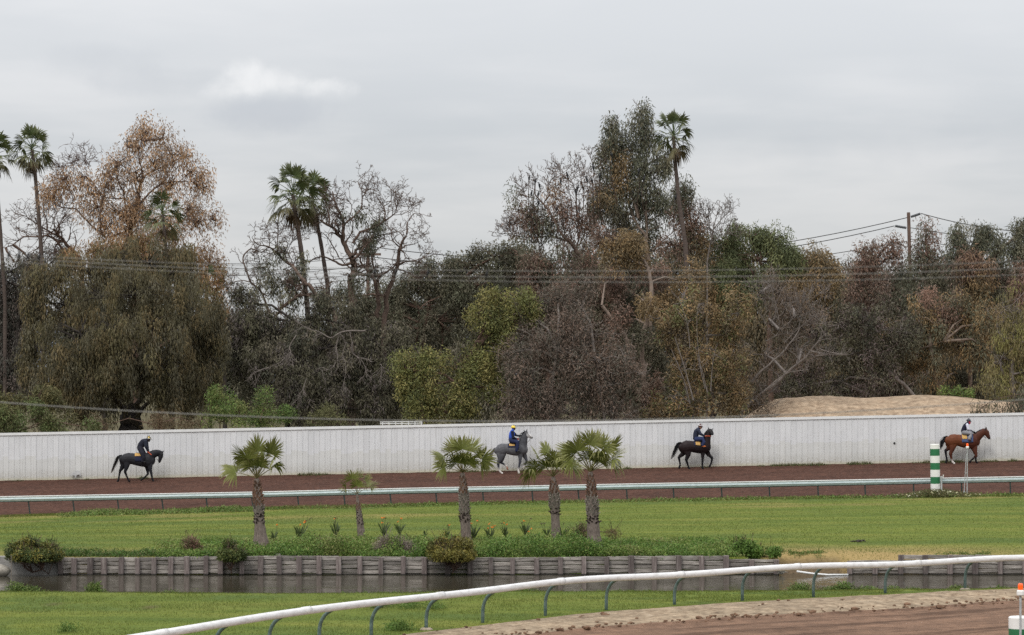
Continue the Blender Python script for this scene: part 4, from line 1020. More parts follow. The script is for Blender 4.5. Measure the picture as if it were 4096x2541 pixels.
tree('dead_tree', 'dead leaning tree whose forked bare trunk stands right of the large dead tree', 195,
     [Z2([(1480, 1600), (1500, 1400), (1560, 1200), (1610, 1050), (1620, 930), (1650, 860), (1690, 780), (1700, 680), (1760, 590), (1830, 600)], .36, .02), Z2([(1620, 900), (1560, 840), (1540, 740), (1490, 690)], .11, .02),
      Z2([(1560, 1160), (1640, 1050), (1760, 1030), (1870, 1000), (1930, 980)], .14, .02), Z2([(1420, 1560), (1420, 1400), (1400, 1230), (1330, 1130), (1270, 1060), (1260, 1000)], .34, .1), Z2([(1400, 1230), (1450, 1170), (1540, 1110), (1600, 1060)], .18, .1),
      Z2([(1690, 700), (1770, 760), (1830, 800)], .04, .015), Z2([(1580, 1100), (1700, 1140), (1790, 1190), (1880, 1170)], .12, .03), Z2([(1720, 660), (1700, 560), (1740, 510)], .04, .015), Z2([(1400, 1180), (1370, 1010), (1350, 930)], .14, .1)],
     [Z2([(1350, 1180)], 0, 0)[0][:2] + (25, 40)], EUC, 111, bark=bark_red, clumps=30, n=36, twig=(14, 1.7, 2, 0.12), L=0.3, group=GT, crad=0.5, branch=0.03)
tree('dead_tree', 'dead tree with sprawling bare limbs and ragged leaf tufts below the twin palms', 189,
     [Z2([(1020, 1650), (1000, 1500), (960, 1420), (880, 1370), (800, 1280), (740, 1220), (640, 1100), (560, 1030), (480, 960), (410, 900), (300, 880), (250, 810)], .42, .03), Z2([(410, 900), (415, 810), (380, 690)], .07, .02),
      Z2([(485, 960), (490, 800), (495, 680)], .09, .02), Z2([(460, 1560), (500, 1510), (560, 1440), (680, 1360), (800, 1340), (870, 1380)], .18, .28), Z2([(420, 1520), (400, 1480), (340, 1330), (240, 1230), (200, 1120), (170, 1040), (180, 970), (250, 920), (340, 950), (410, 900)], .16, .06),
      Z2([(240, 1230), (170, 1215), (90, 1225), (20, 1240)], .08, .02), Z2([(760, 1250), (640, 1255), (560, 1200)], .15, .06), Z2([(330, 1330), (330, 1100), (310, 1000)], .06, .02), Z2([(560, 980), (620, 850), (640, 780)], .05, .02), Z2([(640, 1100), (600, 980), (560, 930)], .07, .02), Z2([(870, 1380), (940, 1330), (930, 1290), (780, 1280)], .08, .03)],
     [Z2([(690, 1170)], 0, 0)[0][:2] + (55, 30), Z2([(560, 1240)], 0, 0)[0][:2] + (50, 40), Z2([(520, 960)], 0, 0)[0][:2] + (22, 35), Z2([(400, 1070)], 0, 0)[0][:2] + (28, 28), Z2([(420, 1180)], 0, 0)[0][:2] + (25, 30), Z2([(600, 1330)], 0, 0)[0][:2] + (45, 45), Z2([(440, 1300)], 0, 0)[0][:2] + (35, 40), Z2([(300, 1290)], 0, 0)[0][:2] + (25, 25), Z2([(730, 1060)], 0, 0)[0][:2] + (20, 20)],
     EUC + [(0.10, 0.09, 0.045)], 112, bark=bark_red, clumps=30, n=42, twig=(15, 1.7, 2, 0.12), L=0.3, droop=0.65, group=GT, crad=0.6, branch=0.03)
def hang_extra(rng, tb, lv):
    for pl, a, b in ([[(1000, 590), (870, 590), (780, 610), (690, 650), (600, 600), (500, 575), (420, 520)], .13, .04], [[(780, 620), (745, 720), (755, 830), (700, 920), (600, 930)], .09, .02], [[(790, 630), (825, 700), (800, 800), (830, 900), (810, 1050)], .09, .02],
                     [[(880, 690), (890, 790), (960, 840), (1000, 930), (980, 990)], .09, .02], [[(400, 630), (340, 730), (350, 790), (240, 880)], .08, .02], [[(160, 910), (90, 930), (0, 980)], .08, .04], [[(490, 1000), (440, 1130), (420, 1150)], .05, .02], [[(1120, 880), (1140, 900), (1130, 1000)], .06, .03]):
        P, R = limb3(rng, Z6(pl, a, b), 178.5, 0.3); tb2.add(P, R, 6); twigs(tb2, rng, P, R, 12, 1.2, 1, up=-0.35, curl=0.3)
tb2 = Tubes()
tree('dark_evergreen', 'dark evergreen filling the gap right of the olive tree, hung with dead grey branches', 186,
     [[(1150, 1720, .35), (1160, 1500, .3), (1200, 1300, .2)]],
     [(960, 1210, 50, 45), (1000, 1280, 80, 60), (930, 1300, 60, 60), (1060, 1350, 90, 70), (1150, 1330, 80, 60), (1230, 1300, 70, 55), (1300, 1240, 60, 50), (950, 1400, 80, 80), (1080, 1450, 100, 80, -2), (1200, 1430, 100, 80, -2), (1300, 1370, 90, 80), (1390, 1300, 70, 70),
      (980, 1500, 70, 60), (1120, 1560, 90, 70, -2), (1230, 1540, 100, 80, -2), (1340, 1490, 90, 90, -1), (1170, 1640, 90, 50, -2), (1300, 1620, 100, 70, -2), (1420, 1420, 70, 90), (1400, 1590, 80, 80), (1480, 1640, 90, 50), (1510, 1350, 70, 70), (1540, 1460, 80, 80), (1600, 1400, 70, 80), (1560, 1570, 80, 70)],
     DARK + [(0.055, 0.046, 0.042)], 113, bark=bark_dark, clumps=34, n=85, droop=0.6, group=GT, extra=hang_extra)
r_ = thing('dead_branches', 'tangle of bare silvery dead branches hanging against the dark evergreen', 'branches', tuple(W(1320, 1330, 178.5)))
tb2.build('branch_tangle', bark_grey, r_, tuple(r_.location))
tree('dark_evergreen', 'dark grey-green evergreen behind the dead trees, topped by two birds on wires', 203,
     [[(1700, 1720, .4), (1690, 1400, .3), (1720, 1200, .2)], Z6([(1380, 840), (1440, 700), (1460, 520), (1470, 400), (1560, 330), (1680, 280), (1780, 200)], .2, .03), Z6([(1580, 900), (1640, 790), (1660, 700), (1660, 600)], .05, .12), Z6([(1470, 400), (1600, 390), (1700, 350)], .06, .02)],
     [(1600, 1130, 60, 40), (1700, 1090, 70, 40), (1790, 1080, 70, 40), (1880, 1060, 80, 45), (1980, 1030, 90, 50), (2060, 1010, 70, 40), (1560, 1200, 90, 60), (1680, 1180, 100, 70), (1800, 1160, 100, 70), (1920, 1140, 100, 70), (2040, 1110, 90, 70), (1480, 1260, 80, 60), (1600, 1290, 110, 80), (1750, 1280, 110, 80), (1880, 1260, 100, 80), (1520, 1380, 90, 80), (1650, 1400, 100, 80), (1420, 1200, 60, 50), (1400, 1270, 60, 50), (1320, 1200, 50, 40)],
     DARK + EUC[:2], 114, bark=bark_brown, clumps=36, n=75, droop=0.5, group=GT, twig=(5, 1.5, 1))
tree('yellow_green_tree', 'bright yellow-green leafy tree in front of the purple-brown thicket', 178,
     [[(1830, 1720, .3), (1850, 1550, .25), (1900, 1380, .18)]],
     [(2010, 1210, 85, 50), (2090, 1230, 60, 45), (1950, 1280, 75, 50), (2060, 1300, 80, 50), (1940, 1360, 70, 50), (2040, 1390, 60, 50), (1650, 1480, 75, 55), (1590, 1520, 40, 40), (1720, 1470, 55, 40), (1740, 1540, 80, 55), (1670, 1570, 65, 45), (1840, 1460, 70, 50), (1880, 1540, 80, 60), (1800, 1610, 90, 60), (1900, 1630, 80, 50), (1960, 1470, 60, 70), (1690, 1640, 60, 50), (2130, 1260, 40, 30), (1990, 1560, 50, 60)],
     YELG, 115, bark=bark_brown, clumps=34, n=85, crad=0.65, L=0.22, wd=0.08, droop=0.35, group=GT, shell=0.55)
tree('purple_thicket_tree', 'low purple-brown leaved tree between the yellow-green tree and the pale trunk', 176,
     [[(2200, 1720, .3), (2210, 1550, .22), (2230, 1400, .15)], [(2420, 1700, .2), (2400, 1550, .15), (2380, 1450, .1)]],
     [(2230, 1200, 70, 80, 3), (2330, 1230, 70, 90, 3), (2150, 1290, 80, 80, 2), (2260, 1310, 90, 80, 1), (2100, 1400, 80, 60), (2370, 1340, 80, 80, 2), (2200, 1400, 90, 80), (2300, 1410, 80, 80), (2140, 1490, 100, 70), (2270, 1470, 110, 70), (2390, 1440, 100, 70), (2080, 1570, 90, 70), (2210, 1580, 100, 70), (2340, 1560, 110, 70), (2460, 1540, 80, 80), (2130, 1660, 110, 50), (2290, 1660, 110, 50), (2440, 1650, 90, 50), (2050, 1660, 60, 50), (2500, 1440, 50, 70)],
     PURPLE, 116, bark=bark_grey, clumps=32, n=72, L=0.24, wd=0.06, droop=0.45, crad=0.8, group=GT, bare=0.35)
tree('red_brown_tree', 'red-brown leaved tree under the triple wires left of the pale trunk', 193,
     [[(2200, 1700, .3), (2190, 1400, .25), (2180, 1200, .2)]],
     [(2120, 1080, 60, 50), (2210, 1060, 70, 50), (2150, 1160, 90, 70), (2270, 1150, 80, 70), (2360, 1120, 80, 80), (2300, 1260, 100, 80), (2180, 1250, 90, 70), (2420, 1230, 90, 90), (2480, 1340, 90, 80), (2380, 1340, 90, 80)],
     REDBR + DARK[:2], 117, bark=bark_brown, clumps=36, n=80, L=0.26, droop=0.5, group=GT)
tree('spreading_eucalyptus', 'spreading half-bare eucalyptus with red-brown leaf clumps where crows perch', 197,
     [[(2460, 1640, .32), (2430, 1440, .3)] + Z7([(880, 480), (800, 220), (740, 120), (640, 0)], .26, .22), Z3([(1020, 1500), (930, 1380), (870, 1310), (800, 1240), (720, 1090), (640, 970), (560, 880), (560, 770), (540, 680)], .26, .03),
      Z3([(940, 1380), (975, 1230), (950, 1080), (940, 880), (910, 780), (870, 700)], .13, .03), Z3([(870, 1320), (700, 1270), (560, 1280), (420, 1270), (300, 1240), (210, 1250)], .12, .02), Z3([(1300, 1350), (1150, 1280), (1050, 1200), (950, 1130), (860, 1090)], .2, .08),
      Z3([(720, 1090), (640, 1080), (540, 1100), (450, 1050)], .08, .03), Z3([(1000, 1150), (1010, 900), (980, 700), (960, 610)], .08, .02), Z3([(560, 900), (480, 900), (430, 790)], .05, .02), Z3([(640, 970), (680, 850), (680, 720)], .05, .02), Z3([(940, 880), (1030, 860), (1090, 760), (1100, 620), (1040, 460)], .06, .02), Z3([(910, 780), (820, 700), (780, 650)], .05, .015), Z3([(420, 1270), (360, 1230), (320, 1190)], .04, .015), Z3([(700, 1270), (600, 1380), (580, 1480)], .06, .03), Z3([(1020, 1480), (1050, 1410), (1110, 1395)], .09, .04)],
     [Z3([q], 0, 0)[0][:2] + (rx, ry, 0, pl) for q, rx, ry, pl in (((380, 920), 30, 28, EUC), ((400, 1020), 38, 35, REDBR), ((480, 1130), 50, 45, REDBR), ((530, 1020), 40, 35, EUC), ((760, 930), 35, 40, RUST), ((800, 1040), 50, 45, REDBR), ((700, 1160), 60, 45, EUC), ((860, 1110), 60, 40, REDBR), ((1010, 770), 30, 25, REDBR), ((550, 1230), 55, 30, EUC), ((800, 760), 20, 15, REDBR), ((950, 1180), 50, 35, REDBR), ((600, 1160), 40, 35, REDBR), ((720, 1230), 50, 25, DARK), ((360, 1120), 25, 25, REDBR), ((1060, 1200), 40, 30, REDBR))],
     REDBR, 118, bark=bark_red, clumps=34, n=36, twig=(15, 1.7, 2, 0.5), L=0.28, droop=0.5, group=GT, crad=0.8, branch=0.03, foot=2480)
tree('tall_eucalyptus', 'tallest dark grey-green eucalyptus with two pointed tops beside the tall palm', 201,
     [Z7([(1300, 230), (1280, 150), (1270, 0)], .25, .22) , Z3([(1620, 1500), (1590, 1280), (1560, 1230), (1500, 1150), (1450, 1020), (1400, 880), (1330, 780)], .25, .1), Z3([(1590, 1250), (1610, 1150), (1700, 1080), (1880, 1000), (2000, 900)], .14, .03),
      Z3([(1600, 1300), (1590, 900), (1600, 600), (1560, 200), (1540, 80)], .2, .03), Z3([(1520, 1100), (1400, 700), (1300, 400), (1270, 220)], .18, .03), Z3([(1400, 880), (1280, 820), (1180, 850)], .08, .03), Z3([(1650, 1400), (1780, 1280), (1880, 1200)], .1, .03), Z3([(1330, 780), (1280, 620), (1200, 500)], .07, .02)],
     [Z3([q], 0, 0)[0][:2] + (rx, ry, dy, pl) for q, rx, ry, dy, pl in (((1270, 230), 18, 20, 0, EUC), ((1310, 300), 34, 35, 0, EUC), ((1270, 400), 42, 40, 0, EUC), ((1380, 380), 34, 45, 1, EUC), ((1220, 500), 40, 45, 0, DARK), ((1330, 520), 55, 50, 1, EUC), ((1560, 110), 28, 25, 0, EUC), ((1540, 210), 45, 45, 0, EUC), ((1520, 320), 50, 50, 0, EUC), ((1570, 440), 50, 50, 0, EUC), ((1450, 480), 45, 45, 1, EUC), ((1420, 620), 60, 55, 1, EUC), ((1270, 640), 55, 50, 0, BROWNOL), ((1570, 620), 45, 55, 0, EUC), ((1200, 700), 30, 40, 0, EUC), ((1330, 760), 55, 50, 0, BROWNOL), ((1480, 780), 50, 50, 0, EUC), ((1640, 700), 30, 40, 0, EUC), ((1700, 560), 30, 35, 1, EUC), ((1760, 640), 30, 35, 0, EUC), ((1780, 540), 18, 25, 0, EUC), ((1800, 680), 18, 25, 0, EUC),
       ((1160, 860), 38, 35, 0, DARK), ((1220, 920), 55, 45, 0, BROWNOL), ((1120, 980), 40, 40, 0, DARK), ((1170, 1070), 50, 40, 0, DARK), ((1340, 960), 60, 45, 0, EUC), ((1300, 1080), 60, 50, 0, DARK), ((1480, 960), 45, 50, 1, EUC), ((1580, 960), 50, 50, 1, EUC), ((1700, 980), 55, 40, 0, EUC), ((1800, 1000), 40, 35, 0, EUC), ((1500, 1250), 70, 60, 2, DARK), ((1400, 1180), 55, 45, 1, DARK), ((1640, 1300), 55, 40, 1, DARK), ((1680, 1200), 40, 30, 0, EUC), ((1720, 880), 25, 35, 0, EUC))],
     EUC, 119, bark=bark_pale, clumps=40, n=44, twig=(9, 1.5, 1, 0.4), L=0.30, wd=0.085, droop=0.62, group=GT, crad=0.75, branch=0.03, foot=2600, shell=0.3)
def pale_extra(rng, tb, lv): pass
tree('pale_trunk_tree', 'brown-leaved tree with a tall pale forked trunk standing in the thicket', 186,
     [Z7([(1265, 1500), (1262, 1450), (1250, 1200), (1238, 1000), (1225, 830), (1260, 640), (1290, 480), (1310, 380), (1300, 230), (1280, 150)], .34, .24), Z7([(1240, 1100), (1140, 960), (1100, 820), (1050, 690), (940, 560), (880, 480)], .27, .22), Z7([(1225, 830), (1180, 830), (1130, 890)], .06, .05)],
     [Z3([q], 0, 0)[0][:2] + (rx, ry, dy, pl) for q, rx, ry, dy, pl in (((1450, 1330), 70, 50, 0, BROWNOL), ((1300, 1380), 60, 50, 1, BROWNOL), ((1540, 1430), 80, 45, 1, BROWNOL), ((1400, 1470), 80, 45, 0, BROWNOL), ((1230, 1280), 50, 40, 1, REDBR))] +
     [(2640, 1110, 60, 50, 3, REDBR), (2740, 1130, 80, 70, 3, BROWNOL), (2680, 1240, 80, 70, 3, BROWNOL), (2440, 1120, 70, 60, 3, REDBR), (2520, 1190, 60, 60, 4, DARK), (2540, 1330, 50, 60, 4, DARK), (2650, 1360, 70, 60, 3, DARK), (2520, 1280, 40, 50, 4, DARK), (2620, 1480, 60, 70, 3, DARK), (2640, 1590, 70, 70, 3, DARK), (2590, 1210, 45, 34, -2, BROWNOL), (2560, 1350, 36, 30, -2, DARK), (2600, 1560, 45, 50, -2, REDBR), (2490, 1260, 40, 34, -2, REDBR), (2560, 1650, 50, 40, -2, PURPLE), (2470, 1450, 40, 50, -2, PURPLE)],
     BROWNOL, 120, bark=bark_pale, clumps=40, n=70, L=0.25, droop=0.45, group=GT, branch=0.035, foot=2586, bare=0.1)
tree('brown_tree', 'brown and green leaved tree at the foot of the tall right-hand palm', 199,
     [[(2790, 1650, .3), (2780, 1300, .25), (2760, 1000, .15)]],
     [Z3([q], 0, 0)[0][:2] + (rx, ry, 0, pl) for q, rx, ry, pl in (((1950, 800), 30, 22, EUC), ((1960, 880), 38, 35, EUC), ((1860, 860), 30, 25, EUC), ((1930, 960), 40, 35, EUC), ((2000, 1040), 35, 40, REDBR), ((1930, 1100), 45, 45, REDBR), ((2030, 1180), 50, 50, REDBR), ((1940, 1250), 55, 50, REDBR), ((2060, 1280), 45, 45, BROWNOL), ((1850, 1350), 55, 45, REDBR), ((1980, 1380), 60, 45, DARK), ((2100, 1360), 45, 40, BROWNOL))], REDBR, 121, clumps=36, n=44, L=0.28, droop=0.55, group=GT, crad=0.75)
tree('bare_tree', 'small bare grey tree with fine twigs beside the rounded green tree', 198,
     [Z3([(2160, 1500), (2190, 1330), (2220, 1200), (2240, 1100), (2270, 1010)], .12, .04), Z3([(2200, 1300), (2170, 1100), (2120, 1020)], .08, .02), Z3([(2220, 1200), (2300, 1100), (2370, 1040)], .07, .02), Z3([(2200, 1340), (2280, 1260), (2380, 1240)], .08, .02)], [], DARK, 122, bark=bark_grey, twig=(16, 1.7, 2, 0.4), group=GT)
tree('rounded_green_tree', 'large rounded green-olive tree left of the utility pole', 200,
     [[(3080, 1700, .4), (3080, 1400, .35), (3080, 1200, .2)]],
     [(3000, 950, 70, 45), (3080, 960, 70, 45), (2930, 990, 70, 50), (3040, 1040, 110, 70), (3150, 1020, 60, 50), (2900, 1080, 80, 70), (3190, 1060, 60, 45, 0, MIDG + YELG[3:]), (3260, 1040, 50, 35, 0, BROWNOL), (3300, 1080, 45, 45, 0, BROWNOL), (3000, 1140, 120, 80), (3140, 1130, 100, 80, 0, BROWNOL), (3260, 1150, 80, 70, 0, BROWNOL), (2880, 1190, 90, 80, 0, BROWNOL), (3320, 1130, 30, 40, 0, BROWNOL)],
     MIDG, 123, clumps=44, n=85, L=0.28, droop=0.55, group=GT, crad=0.65)
def stems_extra(rng, tb, lv):
    for pl, a, b in ([[(1670, 1300), (1600, 1040), (1510, 750)], .10, .05], [[(1640, 1330), (1580, 1100), (1480, 860)], .08, .04], [[(1820, 1220), (1835, 1000), (1860, 870)], .07, .03], [[(1790, 1230), (1750, 1050), (1700, 900)], .06, .03], [[(1640, 1320), (1520, 1220)], .05, .02],
                     [[(1770, 1200), (1730, 1000), (1700, 700), (1710, 480)], .06, .02], [[(1640, 850), (1620, 650), (1540, 400)], .06, .03]):
        P, R = limb3(rng, Z7(pl, a, b), 177.5, 0.3); tb.add(P, R, 6); twigs(tb, rng, P, R, 5, 1.2, 1, up=0.4)
tree('grey_stemmed_thicket', 'brown-olive thicket with many thin pale upright stems', 180,
     [[(2770, 1720, .16), (2780, 1550, .12), (2760, 1400, .08)]],
     [(2720, 1210, 90, 70), (2820, 1260, 90, 70), (2700, 1340, 80, 80), (2810, 1400, 100, 80), (2900, 1340, 80, 80), (2720, 1470, 70, 70), (2830, 1520, 90, 70), (2920, 1460, 80, 80), (2740, 1600, 90, 70), (2860, 1630, 90, 60), (2960, 1580, 70, 70), (2960, 1250, 70, 70), (2660, 1660, 90, 50)],
     BROWNOL + [(0.09, 0.095, 0.04)], 124, bark=bark_grey, clumps=28, n=72, L=0.24, droop=0.4, group=GT, extra=stems_extra, bare=0.3)
def lean_extra(rng, tb, lv):
    for pl, a, b in ([[(220, 770), (300, 680), (440, 560), (560, 420), (610, 330)], .17, .05], [[(300, 860), (480, 710), (600, 680), (680, 670)], .07, .03], [[(700, 520), (860, 550), (1010, 550)], .12, .05], [[(740, 560), (870, 545)], .09, .06], [[(770, 500), (900, 540), (1000, 545)], .08, .04], [[(660, 570), (760, 440), (850, 420)], .08, .03], [[(720, 230), (800, 290)], .06, .04], [[(720, 300), (810, 295)], .05, .05]):
        P, R = limb3(rng, Z8(pl, a, b), 181, 0.4); tb.add(P, R, 6); twigs(tb, rng, P, R, 7, 1.4, 1, up=0.4)
tree('leaning_bare_tree', 'leaning tree with pale slanting trunks and grey bare twigs left of the mound', 182,
     [Z8([(130, 1030), (180, 980), (260, 890), (400, 790), (540, 660), (660, 570)], .26, .13), Z4([(330, 1240), (440, 1150), (400, 900), (370, 800)], .07, .02), Z4([(440, 1150), (560, 1050), (620, 950), (640, 750)], .07, .02), Z4([(560, 1050), (700, 900), (780, 850)], .05, .02), Z4([(330, 1100), (250, 950), (280, 850)], .05, .02), Z4([(480, 1250), (600, 1130), (680, 1080)], .06, .03)],
     [(3110, 1180, 90, 70, 4), (3190, 1260, 90, 80, 4), (3080, 1300, 90, 80, 4), (3060, 1420, 80, 70, 3), (3180, 1400, 90, 80, 5), (3010, 1520, 60, 60, 1), (3030, 1620, 60, 35)], [(0.085, 0.065, 0.05), (0.07, 0.06, 0.045), (0.10, 0.072, 0.052)], 125, bark=bark_grey, clumps=30, n=60, twig=(14, 2.0, 2, 0.35), L=0.22, wd=0.055, group=GT, extra=lean_extra, bare=0.4, foot=2965)
tree('red_tipped_tree', 'red-tipped eucalyptus clump standing left of the utility pole', 205,
     [[(3460, 1560, .3), (3470, 1300, .25), (3480, 1100, .2)]],
     [(3440, 1010, 35, 30), (3420, 1080, 40, 50), (3490, 990, 40, 30), (3510, 1060, 60, 45), (3575, 960, 40, 35), (3580, 1030, 50, 45), (3440, 1150, 60, 60), (3540, 1130, 60, 50, 2), (3480, 1220, 90, 70, 0, PURPLE), (3390, 1190, 60, 50, 0, PURPLE)], REDBR, 126, bark=bark_brown, clumps=36, n=42, L=0.28, droop=0.55, group=GT, crad=0.75)
tree('red_tipped_tree', 'red-tipped eucalyptus rising just right of the utility pole', 204,
     [[(3720, 1560, .3), (3710, 1250, .25), (3700, 1100, .18)]],
     [(3705, 925, 32, 25), (3700, 975, 55, 35), (3720, 1020, 70, 45), (3680, 1060, 55, 45, 0, EUC), (3760, 1080, 60, 50, 0, EUC), (3640, 1130, 50, 50, 2, EUC), (3620, 1190, 70, 50, 0, EUC), (3720, 1160, 80, 60, 0, DARK)], REDBR + EUC[:1], 127, bark=bark_pale, clumps=36, n=44, L=0.28, droop=0.55, group=GT, crad=0.75)
tree('dark_green_tree', 'dark green eucalyptus with orange-brown lower leaves right of the pole', 202,
     [[(3880, 1560, .35), (3890, 1300, .3), (3890, 1100, .2)], Z4([(2060, 860), (2010, 760), (2060, 680)], .07, .03), Z4([(1990, 860), (1960, 780)], .06, .03)],
     [(3900, 920, 38, 28), (3850, 950, 50, 35), (3960, 960, 50, 35), (3900, 990, 80, 45), (3990, 1020, 45, 50), (3820, 1020, 50, 40), (3840, 1060, 70, 45, -1, REDBR), (3930, 1070, 70, 50, -1, RUST[1:2] + REDBR), (4000, 1090, 60, 50), (3870, 1140, 90, 60, -1, BROWNOL), (3960, 1160, 80, 70, 0, EUC), (4060, 960, 32, 60), (4090, 920, 35, 45), (4110, 1030, 60, 90), (4060, 1150, 80, 80, -1, REDBR)], EUC, 128, bark=bark_pale, clumps=42, n=62, L=0.3, droop=0.6, group=GT, crad=0.62)
tree('shady_dark_tree', 'dark shaded tree overhanging the dirt mound with deep hollows', 197,
     [[(3500, 1640, .4), (3480, 1450, .35), (3480, 1300, .25)], Z8([(1600, 950), (1460, 800), (1310, 650), (1250, 560)], .3, .2)],
     [(3360, 1300, 110, 80), (3500, 1300, 110, 80), (3280, 1420, 110, 80), (3420, 1420, 110, 80), (3220, 1540, 90, 70), (3340, 1540, 110, 70), (3470, 1560, 110, 60), (3160, 1560, 60, 50), (3560, 1440, 80, 80), (3600, 1330, 80, 70)], DARK + [(0.06, 0.045, 0.042)], 129, bark=bark_grey, clumps=36, n=72, L=0.28, droop=0.45, group=GT)
tree('brown_olive_tree', 'brown-olive eucalyptus with drooping clumps over the right end of the mound', 199,
     [[(3780, 1620, .35), (3740, 1500, .3), (3720, 1350, .25)], Z8([(1500, 620), (1620, 490), (1780, 440)], .08, .03), Z8([(1520, 460), (1600, 490), (1680, 480)], .06, .03)],
     [(3640, 1270, 90, 80), (3760, 1250, 90, 80, 0, REDBR), (3860, 1270, 90, 80), (3960, 1290, 80, 80), (3680, 1370, 70, 60), (3850, 1370, 100, 80), (3640, 1440, 60, 50), (3720, 1470, 90, 60), (3960, 1400, 80, 80), (3820, 1490, 90, 60, 4, DARK), (3900, 1540, 80, 50, 4, DARK), (3720, 1560, 70, 40, 4, DARK)], BROWNOL + EUC[:2], 130, bark=bark_pale, clumps=38, n=75, L=0.27, droop=0.6, group=GT)
tree('weeping_tree', 'olive weeping tree with thin bare hanging twigs above the drooping branch', 190,
     [[(4060, 1720, .3), (4050, 1500, .25), (4060, 1300, .15)], Z4([(2411, 850), (2300, 960), (2220, 1010)], .05, .02), Z4([(2411, 1060), (2330, 1000), (2380, 1080)], .05, .02), Z4([(2411, 1230), (2340, 1150), (2290, 1250)], .05, .02)],
     [(4060, 1250, 60, 70), (3990, 1330, 60, 60), (4080, 1370, 70, 80), (4000, 1440, 60, 80), (4090, 1490, 80, 90), (3980, 1540, 50, 60), (4060, 1580, 80, 60), (4160, 1350, 90, 200)], [(0.11, 0.095, 0.042), (0.09, 0.08, 0.042), (0.13, 0.105, 0.05), (0.12, 0.115, 0.04)], 131, bark=bark_grey, clumps=34, n=60, L=0.25, wd=0.055, droop=0.85, group=GT, twig=(12, 1.6, 1, -0.4))
def droop_extra(rng, tb, lv):
    for pl in ([(4150, 1570), (4060, 1580), (3980, 1600), (3930, 1630), (3910, 1655)], [(4140, 1590), (4050, 1610), (4000, 1650)], [(4150, 1600), (4090, 1620), (4060, 1665)]):
        P, R = limb3(rng, [(a, b, 0.04) for a, b in pl], 170.5, 0.3); tb.add(P, R * np.linspace(1, .4, len(R)), 5)
        tips = []; twigs(tb, rng, P, R, 14, 0.8, 0, up=-0.6, tips=tips); lv.cloud(rng, np.array(tips), 26, (0.5, 0.5, 0.6), 0.22, 0.06, 0.75, EUC + OLIVE[:1])
tree('drooping_branch_tree', 'green branch tips drooping over the white fence at the right', 172,
     [[(4290, 1800, .2), (4270, 1650, .15), (4200, 1580, .08)]], [(4110, 1610, 50, 40), (4190, 1600, 60, 60)], EUC, 132, clumps=40, n=50, droop=0.75, group=GT, extra=droop_extra, crad=0.5)
# back row closing the view
k_ = 0
for px, top, hgt, w, pal, lab in ((-60, 1250, 260, 260, DARK, 'shadowy tree far behind the grey tree at the left edge'), (420, 1250, 260, 300, DARK, 'shadowy tree hidden deep behind the dense olive tree'), (900, 1330, 220, 220, DARK, 'shadowy tree deep behind the green bush gap'), (1250, 1380, 200, 280, DARK, 'shadowy tree far behind the dark evergreen'),
                                  (1650, 1250, 320, 300, DARK, 'shadowy tree far behind the yellow-green tree'), (2050, 1130, 400, 300, DARK, 'shadowy tree far behind the purple-brown thicket'), (2450, 1110, 420, 300, DARK + REDBR[:2], 'shadowy tree far behind the pale forked trunk'), (2850, 1120, 410, 300, BROWNOL + DARK[:2], 'shadowy tree far behind the thin-stemmed thicket'),
                                  (3250, 1150, 400, 300, BROWNOL[:2] + DARK[:2], 'shadowy tree far behind the leaning bare tree'), (3600, 1180, 380, 300, PURPLE + DARK[:2], 'shadowy tree far behind the dirt mound'), (3980, 1140, 400, 300, DARK + BROWNOL[:2], 'shadowy tree far behind the weeping tree'), (-420, 1150, 380, 320, DARK, 'shadowy tree beyond the left end of the view'), (4430, 1120, 400, 320, BROWNOL[:2] + DARK[:2], 'shadowy tree beyond the right end of the view')):
    k_ += 1
    tree('background_tree', lab, 228 + 3 * (k_ % 3), [[(px, 1680, .35), (px, top + hgt * .6, .3)]], [(px + dx * w * .55, top - 40 + fy * (hgt + 90), w * .36, hgt * .30, (k_ * 7 + int(dx * 9)) % 5) for dx in (-.8, 0, .8) for fy in (.1, .36, .62, .9)], pal, 200 + k_, bark=bark_dark, clumps=34, n=80, crad=1.1, L=0.42, wd=0.14, group='shadowy trees in the back row')

# bushes behind the fence
def bush(name, label, Y, lobes, pal, seed, **kw):
    kw.setdefault('lk', 1.15); kw.setdefault('branch', 0.016); kw.setdefault('flat', 0.9); kw.setdefault('clumps', 34); kw.setdefault('n', 80); kw.setdefault('L', 0.2); kw.setdefault('wd', 0.08); kw.setdefault('crad', 0.55); kw.setdefault('droop', 0.1)
    return tree(name, label, Y, [], lobes, pal, seed, cat='bush', **kw)
GB = 'bushes behind the white fence'
bush('olive_bush', 'yellow-olive bush at the left end behind the white fence', 171, [(40, 1600, 90, 55), (150, 1590, 80, 50), (-40, 1660, 80, 60), (240, 1630, 60, 50)], [(0.13, 0.11, 0.045), (0.11, 0.10, 0.045), (0.09, 0.09, 0.04)], 140, group=GB)
bush('green_bush', 'fresh green leafy bush behind the fence left of the olive trunk', 168.5, [(60, 1680, 90, 55), (160, 1670, 60, 55), (-30, 1700, 80, 50), (250, 1710, 60, 40), (370, 1715, 40, 25)], [(0.10, 0.125, 0.045), (0.085, 0.105, 0.04), (0.12, 0.12, 0.05)], 141, group=GB)
bush('green_bush', 'bright green feathery bush behind the fence right of the olive trunk', 171, [(880, 1590, 60, 45), (900, 1650, 70, 55), (840, 1660, 50, 50), (960, 1660, 60, 50)], BRIGHT, 142, group=GB, L=0.17, wd=0.05)
bush('green_bush', 'bright green rounded bush below the dark evergreen behind the fence', 170, [(1060, 1630, 65, 50), (1110, 1650, 60, 50), (1040, 1680, 80, 35)], BRIGHT, 143, group=GB, L=0.17, wd=0.05)
